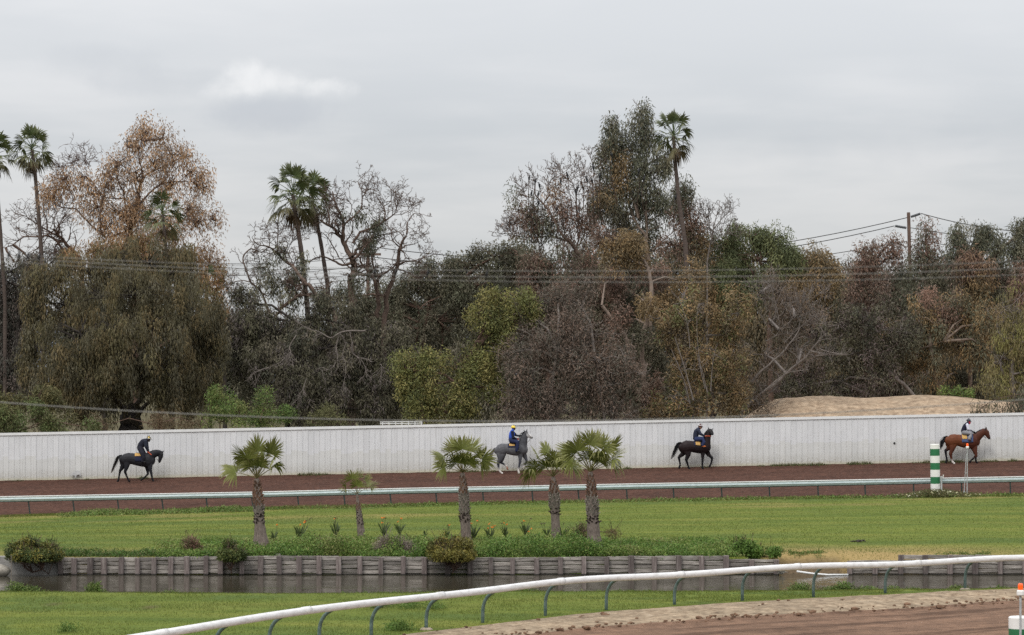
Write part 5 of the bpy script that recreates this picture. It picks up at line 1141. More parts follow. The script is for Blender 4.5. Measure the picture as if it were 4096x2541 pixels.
bush('dry_brush', 'dry brown brush under the olive tree behind the fence', 172, [(620, 1700, 80, 35), (720, 1700, 70, 30), (430, 1700, 60, 30), (800, 1700, 60, 25)], [(0.16, 0.11, 0.07), (0.12, 0.085, 0.05), (0.11, 0.10, 0.05)], 144, group=GB, L=0.3, wd=0.03, droop=-0.2, clumps=24)
bush('green_bush', 'small yellow-green weed clump in front of the dead tree trunks', 169, [(1320, 1670, 40, 35), (1370, 1690, 50, 22), (1250, 1690, 40, 25)], [(0.12, 0.12, 0.05), (0.10, 0.10, 0.045)], 145, group=GB, L=0.2, wd=0.04)
bush('mound_shrub', 'small bright green shrub growing on top of the dirt mound', 187, [(3790, 1568, 30, 16), (3830, 1570, 25, 14)], BRIGHT, 146, group=GB, base=5.0, foot=3800, clumps=90, n=36, crad=0.4)
bush('mound_shrub', 'second tiny green shrub beside the shrub on the dirt mound', 187, [(3875, 1572, 18, 16)], BRIGHT, 147, group=GB, base=5.0, foot=3875, clumps=90, n=36, crad=0.4)

# ------------------------------------------------------------------ far hills with haze put into their colour, power poles, wires
def hills():
    xs = np.linspace(-900, 900, 200); ts = np.linspace(0, 1, 12)
    def f(x, t):
        Y = 1900 + 500 * t; h = 55 + 26 * (fbm(x * 0.006, 0 * x, 300) - 0.5) * 2
        return Y + 0 * x, h * math.sin(math.pi * t) ** 0.8 - 8 + 0 * x
    st(grid_mesh('hills', xs, (ts, f), M_noise('hill_haze_blue', (0.12, 0.14, 0.17), (0.17, 0.19, 0.22), 0.01, 1.0, (1, 1, 1), 'World')))  # blue-grey base colour paints in the haze of distance
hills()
pole_m = M_noise('pole_wood', (0.085, 0.055, 0.045), (0.19, 0.13, 0.10), 3, 0.9, (3, 3, 0.4), 'World')
insul_m = M_noise('insulator_grey', (0.06, 0.065, 0.07), (0.10, 0.105, 0.11), 6, 0.4)
def catenary(a, b, sag, n=24):
    a, b = Vector(a), Vector(b); return [a.lerp(b, t) - Vector((0, 0, sag * 4 * t * (1 - t))) for t in [i / n for i in range(n + 1)]]
wire_m = M_noise('wire', (0.035, 0.035, 0.035), (0.06, 0.06, 0.06), 4, 0.6)
pale_wire_m = M_noise('weathered_wire', (0.16, 0.155, 0.14), (0.24, 0.23, 0.21), 4, 0.6)
def wire(label, pts, r, group, mat=None):
    tb = Tubes(); tb.add(np.array([tuple(p) for p in pts]), r, 5); o = pts[0]
    root = tb.build('power_line', mat or wire_m, None, tuple(o)); root.location = o
    return tag(root, label, 'power line', group)
def poles():
    Y = 232; a = W(3634, 850, Y); bz = float(z_back(a.x, Y))
    root = thing('utility_pole', 'brown wooden utility pole with two dark insulators above the red-tipped trees', 'utility pole', (a.x + 0.5, Y, bz))
    h = a.z - bz
    MB().tube([(0, 0, -0.5), (-0.25, 0, h * 0.5), (-0.5, 0, h)], [0.19, 0.165, 0.14], 10).build('pole', pole_m, root)
    def ins(x0, z0, x1, z1):
        m = MB(); n = 14; p0, p1 = Vector((x0, 0, z0)), Vector((x1, 0, z1)); pts = []; rr = []
        for i in range(n + 1):
            pts.append(p0.lerp(p1, i / n)); rr.append(0.12 if i % 2 else 0.085)
        rr[0] = rr[-1] = 0.05; m.tube(pts, rr, 8).build('insulator', insul_m, root)
    s = Y / F
    def rel(px, py): p = W(px, py, Y); return p.x - (a.x + 0.5), p.z - bz
    x0, z0 = rel(3643, 868); x1, z1 = rel(3682, 855); ins(x0, z0, x1, z1)
    x0, z0 = rel(3626, 912); x1, z1 = rel(3580, 904); ins(x0, z0, x1, z1)
    g = 'wires strung from the utility pole'
    wire('top wire running right from the brown utility pole', catenary(W(3684, 854, Y), W(4600, 898, Y - 10), 1.1), 0.035, g)
    wire('lower wire running right from the brown utility pole', catenary(W(3640, 911, Y), W(4600, 945, Y - 10), 0.7), 0.03, g)
    wire('lowest wire running right behind the red-tipped trees', catenary(W(3636, 955, Y), W(4600, 1000, Y - 10), 0.7), 0.03, g)
    wire('top wire sagging left from the brown utility pole', catenary(W(3628, 871, Y), W(1470, 985, 236), 2.2), 0.035, g)
    wire('second wire sagging left from the brown utility pole', catenary(W(3578, 904, Y), W(1470, 1026, 236), 2.0), 0.035, g)
    wire('third wire sagging left from the brown utility pole', catenary(W(3628, 965, Y), W(1470, 1068, 236), 1.6), 0.03, g)
    Y = 236; a = W(1472, 980, Y); bz = float(z_back(a.x, Y)); h = a.z - bz
    root = thing('utility_pole', 'grey utility pole with crossarms half hidden behind the large dead tree', 'utility pole', (a.x, Y, bz))
    MB().tube([(0, 0, -0.5), (0, 0, h)], [0.18, 0.14], 10).build('pole', pole_m, root)
    for z in (h - 0.9, h - 2.6): MB().box((-1.1, -0.3, z), (1.1, -0.15, z + 0.2)).build('crossarm', pole_m, root)
    g = 'thin wires between the olive tree and the dead trees'
    for i, (y0, y1) in enumerate(((1046, 1024), (1052, 1068), (1098, 1060), (1134, 1090), (1147, 1110), (1160, 1150))):
        wire('thin distant wire crossing the pale gap beside the dead trees', catenary(W(700, y0, Y), W(1472, y1, Y), 0.4), 0.022, g)
    # white park railing just over the fence
    Y = 176; root = thing('white_railing', 'small white railing just showing above the white fence', 'railing', (W(1610, 1700, Y).x, Y, float(z_back(-7, Y))))
    o = root.location
    zt = EYE - (1686 - HY) * Y / F - o.z
    for py in (1688, 1695): MB().tube([tuple(W(1520, py + 1, Y) - o), tuple(W(1690, py - 2, Y) - o)], 0.03, 6).build('rail', white_paint, root)
    for px in range(1530, 1700, 26): MB().tube([(W(px, 1700, Y).x - o.x, 0, -0.2), (W(px, 1700, Y).x - o.x, 0, zt - 0.02)], 0.028, 6).build('post', white_paint, root)
poles()
# wires strung across in front of the camera's view, well out of focus
def near_wires():
    Y = 25.0
    def curve(tab):
        xs = np.linspace(-2800, 6900, 100); co = np.polyfit([p[0] for p in tab], [p[1] for p in tab], 2); return [W(x, float(np.polyval(co, x)), Y) for x in xs]
    g = 'out of focus wires in front of the track'
    wire('uppermost blurred wire of three crossing before the treetops', curve([(0, 1014), (800, 1062), (2000, 1083), (2900, 1077), (4096, 1046)]), 0.0025, g, pale_wire_m)
    wire('middle blurred wire of three crossing before the treetops', curve([(0, 1030), (800, 1074), (2000, 1108), (2900, 1106), (4096, 1072)]), 0.0029, g, pale_wire_m)
    wire('lowest blurred wire of three crossing before the treetops', curve([(0, 1046), (800, 1090), (2000, 1126), (2900, 1128), (4096, 1099)]), 0.0025, g, pale_wire_m)
    wire('single blurred cable sagging just above the white fence', curve([(0, 1612), (1024, 1663), (2048, 1684), (2700, 1680), (3324, 1652), (4050, 1600)]), 0.0048, g, pale_wire_m)
near_wires()
# ------------------------------------------------------------------ fan palms
frond_m = M_attr('palm_frond', 0.5, 0.15, 0.35)
def frond(root, top, d, roll, pl, R, nseg, spread, droop, base, tipc, rng, pet=0.018, petc=None, width=1.0):
    """petiole along d, then a pleated fan of narrow segments whose split tips hang down"""
    V = []; Fq = []; C = []; base = np.array(base) * rng.uniform(0.85, 1.15); tipc = np.array(tipc); petc = np.array(petc if petc is not None else base * 1.3)
    top = np.array(top); X = unit(np.array(d, float)); S = np.cross([0, 0, 1.0], X)
    if np.linalg.norm(S) < 0.05: S = np.array([1.0, 0, 0])
    S = unit(S); N = np.cross(X, S); S, N = S * math.cos(roll) + N * math.sin(roll), N * math.cos(roll) - S * math.sin(roll)
    g = np.array([0, 0, -1.0]); prev = None
    for i in range(5):
        t = i / 4; c = top + X * pl * t + g * 0.10 * pl * t * t * (1 - abs(X[2])); r = pet * (1.2 - 0.6 * t)
        ring = []
        for a in (0.5, 2.6, 4.7): ring.append(len(V)); V.append(c + (S * math.cos(a) + N * math.sin(a)) * r); C.append(petc)
        if prev:
            for k in range(3): Fq.append((prev[k], prev[(k + 1) % 3], ring[(k + 1) % 3], ring[k]))
        prev = ring
    hub = c; sp = math.radians(spread); da = 2 * sp / nseg
    for s_ in range(nseg):
        a = -sp + da * (s_ + 0.5); q = abs(a) / sp; L = R * (1.0 - 0.24 * q * q) * rng.uniform(0.9, 1.08)
        D = X * math.cos(a) + S * math.sin(a); sd = -X * math.sin(a) + S * math.cos(a); dr = droop * rng.uniform(0.6, 1.5); tw = rng.normal(0, 0.07); cb = rng.uniform(0.72, 1.22); pr = None
        for t in (0.04, 0.28, 0.52, 0.72, 0.88, 1.0):
            half = math.tan(da / 2) * L * (t if t < 0.56 else 0.56 * max(0.05, 1 - (t - 0.56) / 0.46)) * width
            c = hub + D * L * t + sd * tw * L * t * t - N * 0.16 * L * q * q * t + N * 0.10 * L * t * (1 - q)
            fall = dr * L * max(0, t - 0.32) ** 1.7; c = c + g * fall - D * fall * 0.35
            e = (len(V), len(V) + 1); V.append(c - sd * half + N * 0.25 * half); V.append(c + sd * half - N * 0.25 * half)
            cc = (base * (1 - t ** 2) + tipc * t ** 2) * cb; C += [cc, cc]
            if pr: Fq.append((pr[0], pr[1], e[1], e[0]))
            pr = e
    return link('frond', np_mesh('frond', np.array(V), np.array(Fq), np.array(C)), frond_m, root)
FG, FT = (0.062, 0.085, 0.030), (0.15, 0.15, 0.065)
palm_trunk_m = M_noise('palm_trunk', (0.055, 0.042, 0.036), (0.12, 0.092, 0.078), 6, 0.9, (0.6, 0.6, 5), 'World', 0.4)
def tall_palm(label, Y, pts, r, crown_s, seed, green=1.0, n=30, dead=9):
    rng = random.Random(seed); top = W(pts[-1][0], pts[-1][1], Y); bx = W(pts[0][0], 0, Y).x
    org = Vector((bx, Y, float(z_back(bx, Y)))); root = thing('fan_palm', label, 'palm tree', org, 'tall fan palms behind the fence')
    tb = Tubes(); P = [(org.x, Y, org.z - 0.3)] + [tuple(W(a, b, Y)) for a, b in pts[0:]]
    P = np.array(P); k = np.linspace(0, len(P) - 1, 26); P2 = np.stack([np.interp(k, range(len(P)), P[:, j]) for j in range(3)], 1)
    R = np.linspace(r * 1.25, r * 0.85, 26) * (1 + 0.06 * np.sin(np.arange(26) * 2.1)); tb.add(P2, R, 9); tb.build('trunk', palm_trunk_m, root, tuple(org))
    t = top - org; nr = np.random.default_rng(seed + 50)
    for i in range(n):
        f = i / (n - 1); yaw = i * 2.399963 + rng.uniform(-0.3, 0.3); el = math.radians(80 - 125 * f ** 0.85 + rng.uniform(-9, 9))
        d = (math.cos(yaw) * math.cos(el), math.sin(yaw) * math.cos(el), math.sin(el)); k = crown_s * rng.uniform(0.85, 1.12); old = max(0, f - 0.6) * 1.6
        b_ = np.array(FG) * (1 - old) + np.array((0.12, 0.09, 0.045)) * old; t_ = np.array(FT) * (1 - old) + np.array((0.15, 0.11, 0.06)) * old
        frond(root, t + Vector((0, 0, 0.3 - 0.6 * f)) * crown_s, d, rng.uniform(-0.9, 0.9), 0.85 * k, 0.92 * k, 15, 100 - 25 * f, 0.35 + 0.6 * f, b_, t_, nr, pet=0.03)
    for i in range(dead):
        yaw = rng.uniform(0, 6.28); el = math.radians(rng.uniform(-80, -58)); d = (math.cos(yaw) * math.cos(el), math.sin(yaw) * math.cos(el), math.sin(el)); k = crown_s * rng.uniform(0.75, 1.0)
        frond(root, t + Vector((0, 0, -0.3 - 0.5 * rng.random())) * crown_s, d, rng.uniform(-0.9, 0.9), 0.5 * k, 0.85 * k, 12, 55, 1.0, (0.15, 0.10, 0.055), (0.11, 0.08, 0.045), nr, pet=0.03)
tall_palm('tall fan palm cut off by the left edge of the view', 205, [(20, 1200), (0, 900), (-22, 620)], 0.13, 1.08, 1)
tall_palm('tall thin fan palm standing clear at the left of the rust-leaved tree', 198, [(172, 1100), (158, 900), (140, 690), (128, 600)], 0.135, 1.02, 2)
tall_palm('fan palm crown half buried in the rust-leaved tree', 186, [(690, 1300), (670, 1050), (650, 860)], 0.12, 1.0, 3, n=22, dead=4)
tall_palm('left one of the twin fan palms standing over the dead trees', 190, [(1232, 1250), (1205, 1000), (1180, 840), (1172, 780)], 0.15, 1.22, 4)
tall_palm('right one of the twin fan palms, partly behind the large dead tree', 194, [(1315, 1170), (1285, 980), (1262, 860), (1248, 795)], 0.13, 1.05, 5)
tall_palm('lone tall fan palm rising beside the tallest eucalyptus', 195, [(2745, 1000), (2715, 800), (2700, 640), (2694, 545)], 0.14, 1.05, 6)
tall_palm('small fan palm peeking out behind the russet tree', 192, [(840, 1500), (832, 1300), (826, 1150)], 0.12, 0.85, 7, n=16, dead=2)

# young palms on the pond bank
NG, NT = (0.125, 0.142, 0.030), (0.21, 0.195, 0.065)
NK = {0: (0.92, 0.80, 26, 92, 0.10), 1: (0.90, 0.82, 28, 104, 0.28), 2: (0.72, 0.82, 28, 108, 0.6), 3: (0.88, 0.80, 24, 95, 0.95), 10: (0.75, 0.85, 10, 20, 0.05), 20: (0.52, 0.82, 28, 105, 0.3), 21: (0.55, 0.85, 26, 105, 0.75)}
boot_me = MB().add([(-0.06, 0, -0.12), (0.06, 0, -0.12), (0.05, 0.05, 0.06), (-0.05, 0.05, 0.06), (0, 0.09, 0.13), (-0.06, -0.02, -0.12), (0.06, -0.02, -0.12), (0, 0.02, 0.14)],
                   [(0, 1, 2, 3), (3, 2, 4), (5, 0, 3, 7), (1, 6, 7, 2), (3, 4, 7), (4, 2, 7), (5, 6, 1, 0)]).mesh('boot')
boot_mats = [M_noise('boot_grey', (0.10, 0.085, 0.07), (0.26, 0.23, 0.195), 9, 0.9, tint=0.4), M_noise('boot_red', (0.09, 0.05, 0.035), (0.22, 0.125, 0.085), 9, 0.9, tint=0.4), M_noise('boot_dark', (0.022, 0.016, 0.014), (0.06, 0.042, 0.036), 9, 0.95)]
boot_mes = []
for bm_ in boot_mats:
    c_ = boot_me.copy(); c_.materials.clear(); c_.materials.append(bm_); boot_mes.append(c_)
M_lower = M_noise('palm_lower_trunk', (0.085, 0.066, 0.056), (0.21, 0.17, 0.145), 7, 0.95, (3, 3, 1.2), 'World', 0.6)
def young_palm(label, base, top, wid, boots, fr, seed, s=1.0):
    """wid: [(height fraction, radius px)], boots: (from, dark until, grey until, to) height fractions"""
    Y = y_at(base[0], base[1], z_lawn, 105.3, 147); rng = random.Random(seed)
    b = W(base[0], base[1], Y); t = W(top[0], top[1], Y); k = Y / F
    root = thing('young_palm', label, 'palm tree', b, 'young palms on the pond bank'); d = t - b
    tb = Tubes(); n = 26; fr_ = np.linspace(-0.04, 1.0, n)
    P = np.stack([d.x * fr_, 0 * fr_, d.z * fr_], 1); R = np.interp(fr_, [q[0] for q in wid], [q[1] for q in wid]) * k
    nr = np.random.default_rng(seed); R = R * (1 + nr.normal(0, 0.025, n)); tb.add(P, R, 14)
    tb.build('trunk', M_lower, root, (0, 0, 0))
    a, dk, gr, e = boots; h = d.z; f = a
    step = 0.105 / h * s; row = 0
    while f < e:
        r = float(np.interp(f, [q[0] for q in wid], [q[1] for q in wid])) * k; m = max(5, int(2 * math.pi * r / 0.13))
        for j in range(m):
            th = 2 * math.pi * (j + 0.5 * (row % 2)) / m + rng.uniform(-0.12, 0.12)
            me = boot_mes[2] if f < dk else (boot_mes[0] if f < gr else boot_mes[1])
            tilt = rng.uniform(0.0, 0.28) + (0.5 * rng.random() if f < dk else 0); flip = math.pi if f < dk and rng.random() < 0.7 else 0
            o = link('leaf_boot', me, None, root)
            o.matrix_local = Matrix.Translation((d.x * f + r * 0.93 * math.cos(th), r * 0.93 * math.sin(th), h * f)) @ Matrix.Rotation(th - math.pi / 2, 4, 'Z') @ Matrix.Rotation(-tilt + flip, 4, 'X') @ Matrix.Rotation(rng.uniform(-0.45, 0.45), 4, 'Y') @ Matrix.Scale(s * rng.uniform(0.65, 0.95), 4)
        f += step; row += 1
    tp = Vector((d.x, 0, d.z))
    nrf = np.random.default_rng(seed + 900)
    for ang, depth, kind, sc in fr:
        # ang: direction in the picture plane (0 = right, 90 = up), depth: towards (-) or away (+) from the viewer
        v = Vector((math.cos(math.radians(ang)), depth, math.sin(math.radians(ang)))).normalized()
        pl, R, ns, sp, dr = NK[kind]; flat = 1 - min(1, abs(depth) / 0.9)
        roll = rng.choice([-1, 1]) * rng.uniform(0.5, 1.25) * flat + rng.uniform(-0.3, 0.3)
        sc = 0.5 + 0.5 * sc
        frond(root, tp + Vector((0, 0, 0.02)), v, roll, 1.05 * pl * s * sc, 0.92 * R * s * sc, ns, sp, dr, NG if kind != 10 else (0.14, 0.14, 0.035), NT, nrf, 0.02 * s, (0.17, 0.14, 0.055), 1.25)
young_palm('stout young palm beside the clipped dark bush, its lowest frond reaching left', (1045, 2197), (1027, 1915), [(-0.04, 37), (0.08, 33), (0.2, 25), (0.38, 20), (0.5, 19), (0.75, 18), (0.93, 12), (1, 9)], (0.37, 0.5, 0.62, 0.95),
           [(95, -0.5, 20, 1.0), (75, -0.6, 20, 0.95), (112, 0.3, 20, 1.0), (160, -0.2, 2, 1.25), (126, 0.1, 1, 1.15), (112, -0.5, 1, 1.0), (100, 0.5, 1, 1.1), (88, -0.1, 0, 1.15), (74, 0.4, 1, 1.1), (62, 0.0, 0, 1.28), (50, -0.3, 1, 1.15), (35, -0.2, 3, 0.85), (133, 0.7, 3, 0.9), (66, 0.1, 10, 1.15)], 31)
young_palm('smallest young palm with a thin trunk and few fronds', (1448, 2165), (1428, 1977), [(-0.04, 18), (0.1, 16), (0.35, 14), (0.6, 11), (0.85, 6), (1, 4)], (0.36, 0.6, 0.66, 0.82),
           [(92, -0.4, 20, 1.0), (158, -0.3, 2, 1.0), (140, 0.2, 1, 1.1), (108, -0.2, 1, 1.2), (84, 0.2, 0, 1.2), (55, -0.2, 1, 1.2), (32, 0.3, 1, 1.15), (60, 0.8, 2, 0.9)], 32, 0.62)
young_palm('young palm behind the round olive bush with dark ragged trunk collar', (1866, 2172), (1850, 1892), [(-0.04, 22), (0.2, 20), (0.4, 19), (0.7, 17), (0.9, 11), (1, 8)], (0.3, 0.44, 0.7, 0.95),
           [(98, -0.5, 20, 1.0), (72, -0.5, 20, 1.0), (120, -0.6, 20, 0.95), (160, -0.2, 2, 1.05), (143, 0.1, 1, 1.12), (125, -0.4, 1, 1.12), (108, 0.3, 0, 1.12), (90, -0.2, 1, 1.1), (70, 0.3, 0, 1.12), (52, -0.1, 0, 1.22), (36, -0.2, 1, 1.15), (24, 0.3, 3, 0.9), (100, -1.0, 2, 1.0), (65, -0.9, 2, 1.0), (118, 0.2, 10, 1.1)], 33, 0.95)
young_palm('young palm with frayed hanging collar, crown overlapping its taller neighbour', (2226, 2170), (2213, 1908), [(-0.04, 20), (0.2, 18), (0.4, 17), (0.62, 20), (0.8, 16), (0.93, 10), (1, 8)], (0.42, 0.52, 0.76, 0.95),
           [(98, -0.5, 20, 1.0), (72, -0.6, 21, 1.0), (128, -0.5, 21, 0.95), (165, -0.3, 3, 1.12), (150, 0.2, 2, 1.15), (126, -0.2, 1, 1.12), (105, 0.3, 1, 1.12), (88, -0.4, 2, 1.0), (66, 0.3, 1, 1.15), (48, -0.3, 2, 1.1), (30, 0.3, 3, 1.0), (70, -0.9, 3, 0.95), (80, 0.9, 2, 0.9)], 34, 0.98)
young_palm('tallest stout young palm with broad crown at the right of the row', (2378, 2205), (2362, 1888), [(-0.04, 36), (0.08, 32), (0.2, 27), (0.4, 23), (0.6, 22), (0.75, 19), (0.9, 12), (1, 9)], (0.36, 0.46, 0.68, 0.96),
           [(96, -0.5, 20, 1.05), (70, -0.6, 21, 1.0), (124, -0.5, 20, 1.0), (52, -0.6, 21, 1.0), (152, -0.2, 2, 1.15), (136, 0.2, 1, 1.2), (122, -0.4, 1, 1.15), (108, 0.3, 0, 1.2), (92, -0.2, 1, 1.2), (78, 0.4, 0, 1.2), (62, -0.2, 1, 1.2), (48, 0.1, 0, 1.32), (34, -0.3, 1, 1.2), (22, 0.3, 3, 1.0), (66, -0.9, 3, 1.0), (112, 0.0, 10, 1.15)], 35, 1.0)

# ------------------------------------------------------------------ bank planting
def near_bush(label, lobes, Y, pal, seed, foot, base=-0.05, **kw):
    kw.setdefault('lk', 1.2); kw.setdefault('flat', 0.8); kw.setdefault('lsc', (1, 1, 1)); kw.setdefault('dens', 1.0); kw.setdefault('clumps', 150); kw.setdefault('n', 62); kw.setdefault('L', 0.10); kw.setdefault('wd', 0.05); kw.setdefault('crad', 0.27); kw.setdefault('droop', 0.05)
    return tree('bank_bush', label, Y, [], lobes, pal, seed, cat='bush', foot=foot, base=base, branch=0.012, group='bushes on the pond bank', jit=0.1, **kw)
BUSH_D = [(0.045, 0.062, 0.018), (0.07, 0.085, 0.022), (0.10, 0.105, 0.03), (0.035, 0.05, 0.016)]
BUSH_Y = [(0.13, 0.115, 0.026), (0.10, 0.095, 0.024), (0.17, 0.14, 0.035), (0.07, 0.07, 0.02)]
near_bush('big rounded olive-green bush overhanging the water beside the concrete wall', [(90, 2210, 50, 45), (140, 2195, 55, 38, 0.3), (185, 2225, 42, 50), (120, 2245, 65, 38, -0.4), (170, 2250, 55, 36, -0.4), (80, 2250, 40, 32, -0.3), (60, 2220, 28, 30), (205, 2200, 30, 28, 0.4), (100, 2275, 55, 22, -0.6), (170, 2278, 50, 20, -0.6), (210, 2255, 28, 34, -0.3)], 104.7, BUSH_D + BUSH_Y[:1], 501, 130, shell=0.4)
near_bush('small dark green bush on the timber wall next to the stout palm', [(925, 2200, 38, 26, 0.2), (905, 2235, 34, 30, -0.2), (945, 2240, 32, 34, -0.2), (925, 2262, 40, 28, -0.4), (925, 2284, 34, 18, -0.5)], 104.7, BUSH_D, 502, 925, shell=0.4)
near_bush('round yellow-olive bush spilling over the middle of the timber wall', [(1810, 2185, 62, 32, 0.4), (1770, 2210, 48, 40), (1850, 2205, 48, 40), (1810, 2235, 68, 40, -0.3), (1790, 2265, 50, 28, -0.4), (1840, 2260, 46, 34, -0.4), (1815, 2284, 50, 16, -0.5)], 104.7, BUSH_Y, 503, 1810, shell=0.4)
near_bush('bright green bush at the broken end of the timber wall', [(2935, 2205, 32, 24), (2985, 2200, 45, 26), (3030, 2215, 45, 24), (2960, 2225, 50, 22), (3080, 2230, 30, 16)], 106.2, [(0.075, 0.135, 0.026), (0.06, 0.11, 0.022), (0.10, 0.155, 0.032)], 504, 2985)
near_bush('dry grey-brown twiggy shrub among the bank flowers', [(1540, 2170, 45, 26), (1590, 2180, 50, 28), (1640, 2195, 42, 22), (1560, 2200, 55, 20)], 106.6, [(0.16, 0.125, 0.10), (0.12, 0.095, 0.078), (0.20, 0.165, 0.13)], 505, 1590, L=0.2, wd=0.014, droop=-0.1, n=50, bark=bark_grey)
near_bush('small brown seeded shrub left of the dark bush', [(745, 2170, 32, 14), (770, 2185, 40, 14)], 107.0, [(0.17, 0.09, 0.07), (0.13, 0.085, 0.055), (0.10, 0.11, 0.04)], 506, 750, L=0.13, wd=0.02, droop=-0.2)
near_bush('reddish seeded stalks between the two right-hand palms', [(2310, 2140, 42, 26), (2340, 2125, 34, 20), (2450, 2130, 30, 14)], 109.0, [(0.10, 0.06, 0.035), (0.13, 0.085, 0.045), (0.08, 0.085, 0.03)], 507, 2320, L=0.14, wd=0.018, n=26, droop=-0.3, bark=bark_red)
near_bush('brown weathered tuft beside the small palm', [(1290, 2185, 45, 18), (1330, 2190, 40, 16)], 107.2, [(0.12, 0.085, 0.055), (0.09, 0.08, 0.045), (0.07, 0.10, 0.03)], 508, 1310, L=0.14, wd=0.016, droop=-0.3)
def groundcover():
    rng = np.random.default_rng(77); lv = Leaves()
    m = 6200; px = rng.uniform(640, 2960, m); y = 105.25 + 10.0 * rng.random(m) ** 1.8; x = (px - CX) * y / F
    hp = np.interp(px, [640, 760, 860, 1080, 1200, 1450, 1520, 1700, 1960, 2150, 2300, 2420, 2600, 2900, 2960], [.10, .14, .2, .26, .55, .62, .55, .45, .5, .72, .62, .3, .18, .2, .1]) * np.clip(5.0 * (fbm(px * 0.016, y * 0.8, 7) - 0.33), 0.06, 1.6)
    hp *= 0.8 * (1 - 0.85 * sstep(107, 115, y))
    z = z_lawn(x, y) + hp * rng.random(m)
    cen = np.stack([x, y, z], 1); ton = fbm(px * 0.006, y * 0.3, 8)
    pal = np.array([(0.075, 0.14, 0.028), (0.11, 0.18, 0.038), (0.15, 0.20, 0.048), (0.19, 0.195, 0.07)]); cc = pal[np.clip((ton * 7.0 - 1.9).astype(int) + rng.integers(0, 2, m), 0, 3)]
    lv.cloud(rng, cen, 26, (0.3, 0.3, 0.2), 0.085, 0.045, -0.1, pal, cc=cc)
    o = lv.build('bank_groundcover', leaf_m, None); tag(o, 'low green groundcover leaves carpeting the bank round the palms', 'groundcover', kind='stuff')
    lv = Leaves(); m = 900; px = rng.uniform(200, 900, m); y = 105.25 + 1.6 * rng.random(m); x = (px - CX) * y / F; h = 0.06 + 0.12 * (fbm(px * 0.015, y * 0, 12) > 0.52)
    cen = np.stack([x, y, z_lawn(x, y) + h * rng.random(m)], 1); lv.cloud(rng, cen, 18, (0.28, 0.28, 0.12), 0.09, 0.035, -0.2, WEED + [(0.12, 0.13, 0.05)])
    m = 500; px = np.concatenate([rng.uniform(3080, 3290, 300), rng.uniform(3760, 3960, 200)]); y = 105.6 + 1.6 * rng.random(m) + np.where(px < 3400, 0.9, 0); x = (px - CX) * y / F
    cen = np.stack([x, y, z_lawn(x, y) + 0.03 * rng.random(m)], 1)[fbm(px * 0.03, y * 2, 91) > 0.5]; lv.cloud(rng, cen, 14, (0.22, 0.22, 0.08), 0.08, 0.03, -0.2, [(0.09, 0.14, 0.032), (0.12, 0.15, 0.04)])
    o = lv.build('wall_top_weeds', leaf_m, None); tag(o, 'low weeds growing along the top of the timber wall', 'weeds', kind='stuff')
    # coarse weeds along the far rail and daisies round the marker post
    lv = Leaves(); m = 1100; px = np.concatenate([rng.uniform(250, 1020, 600), rng.uniform(900, 4096, 500)]); cl = fbm(px * 0.012, px * 0, 15)
    y = 147.6 - np.abs(rng.normal(0, 1.0, m)) - np.where(px < 1020, 1.2 * rng.random(m), 0); x = (px - CX) * y / F
    h = 0.22 * np.clip(cl - 0.35, 0, 0.5) * 2 * np.where(px < 1020, 1.3, 0.3)
    cen = np.stack([x, y, z_lawn(x, y) + h * rng.random(m)], 1); lv.cloud(rng, cen, 22, (0.5, 0.45, 0.16), 0.12, 0.05, -0.1, [(0.09, 0.15, 0.034), (0.12, 0.175, 0.042), (0.16, 0.175, 0.055)])
    o = lv.build('track_edge_weeds', leaf_m, None); tag(o, 'darker green weed clumps along the far rail', 'weeds', kind='stuff')
    lv = Leaves(); m = 420; px = 3740 + rng.normal(0, 75, m); px = np.clip(px, 3580, 3930); y = 146.9 + rng.normal(0, 0.5, m); x = (px - CX) * y / F
    env = np.exp(-((px - 3745) / 110) ** 2); z = z_lawn(x, y) + env * 0.3 * rng.random(m)
    lv.cloud(rng, np.stack([x, y, z], 1), 26, (0.35, 0.3, 0.16), 0.12, 0.03, -0.3, [(0.10, 0.105, 0.04), (0.13, 0.12, 0.05), (0.075, 0.10, 0.03), (0.16, 0.12, 0.07)])
    k = 120; i = rng.integers(0, m, k); fl = np.stack([x[i], y[i] - 0.25, z[i] + 0.1], 1); lv.cloud(rng, fl, 5, (0.06, 0.06, 0.03), 0.05, 0.04, 0.0, [(0.75, 0.74, 0.6), (0.7, 0.66, 0.4)], 0.1)
    o = lv.build('flowering_weeds', leaf_m, None); tag(o, 'weedy clump dotted with small white flowers round the striped marker post', 'weeds', kind='stuff')
    # weeds on the near shore
    lv = Leaves()
    for px, w, h, n in ((3200, 45, 0.34, 60), (3330, 40, 0.2, 36), (3375, 45, 0.36, 60), (3460, 60, 0.18, 50), (3570, 30, 0.2, 30), (3650, 50, 0.14, 36), (3830, 35, 0.22, 36), (4000, 50, 0.15, 30), (2110, 60, 0.15, 40), (2000, 50, 0.12, 30), (380, 26, 0.42, 40), (120, 60, 0.25, 40), (60, 40, 0.35, 30), (2500, 200, 0.06, 60), (1500, 300, 0.05, 60), (700, 20, 0.18, 10)):
        p_ = px + rng.normal(0, w * 0.45, n); yy = 94.6 + 0.5 * rng.random(n); x = (p_ - CX) * yy / F; yy = np.minimum(yy, y_shore(x) - 0.1)
        z = z_near(x, yy) + h * rng.random(n) * np.exp(-((p_ - px) / w) ** 2)
        lv.cloud(rng, np.stack([x, yy, z], 1), 30, (0.25, 0.22, 0.15), 0.08, 0.035, -0.25, [(0.085, 0.14, 0.03), (0.11, 0.16, 0.04), (0.13, 0.155, 0.05)])
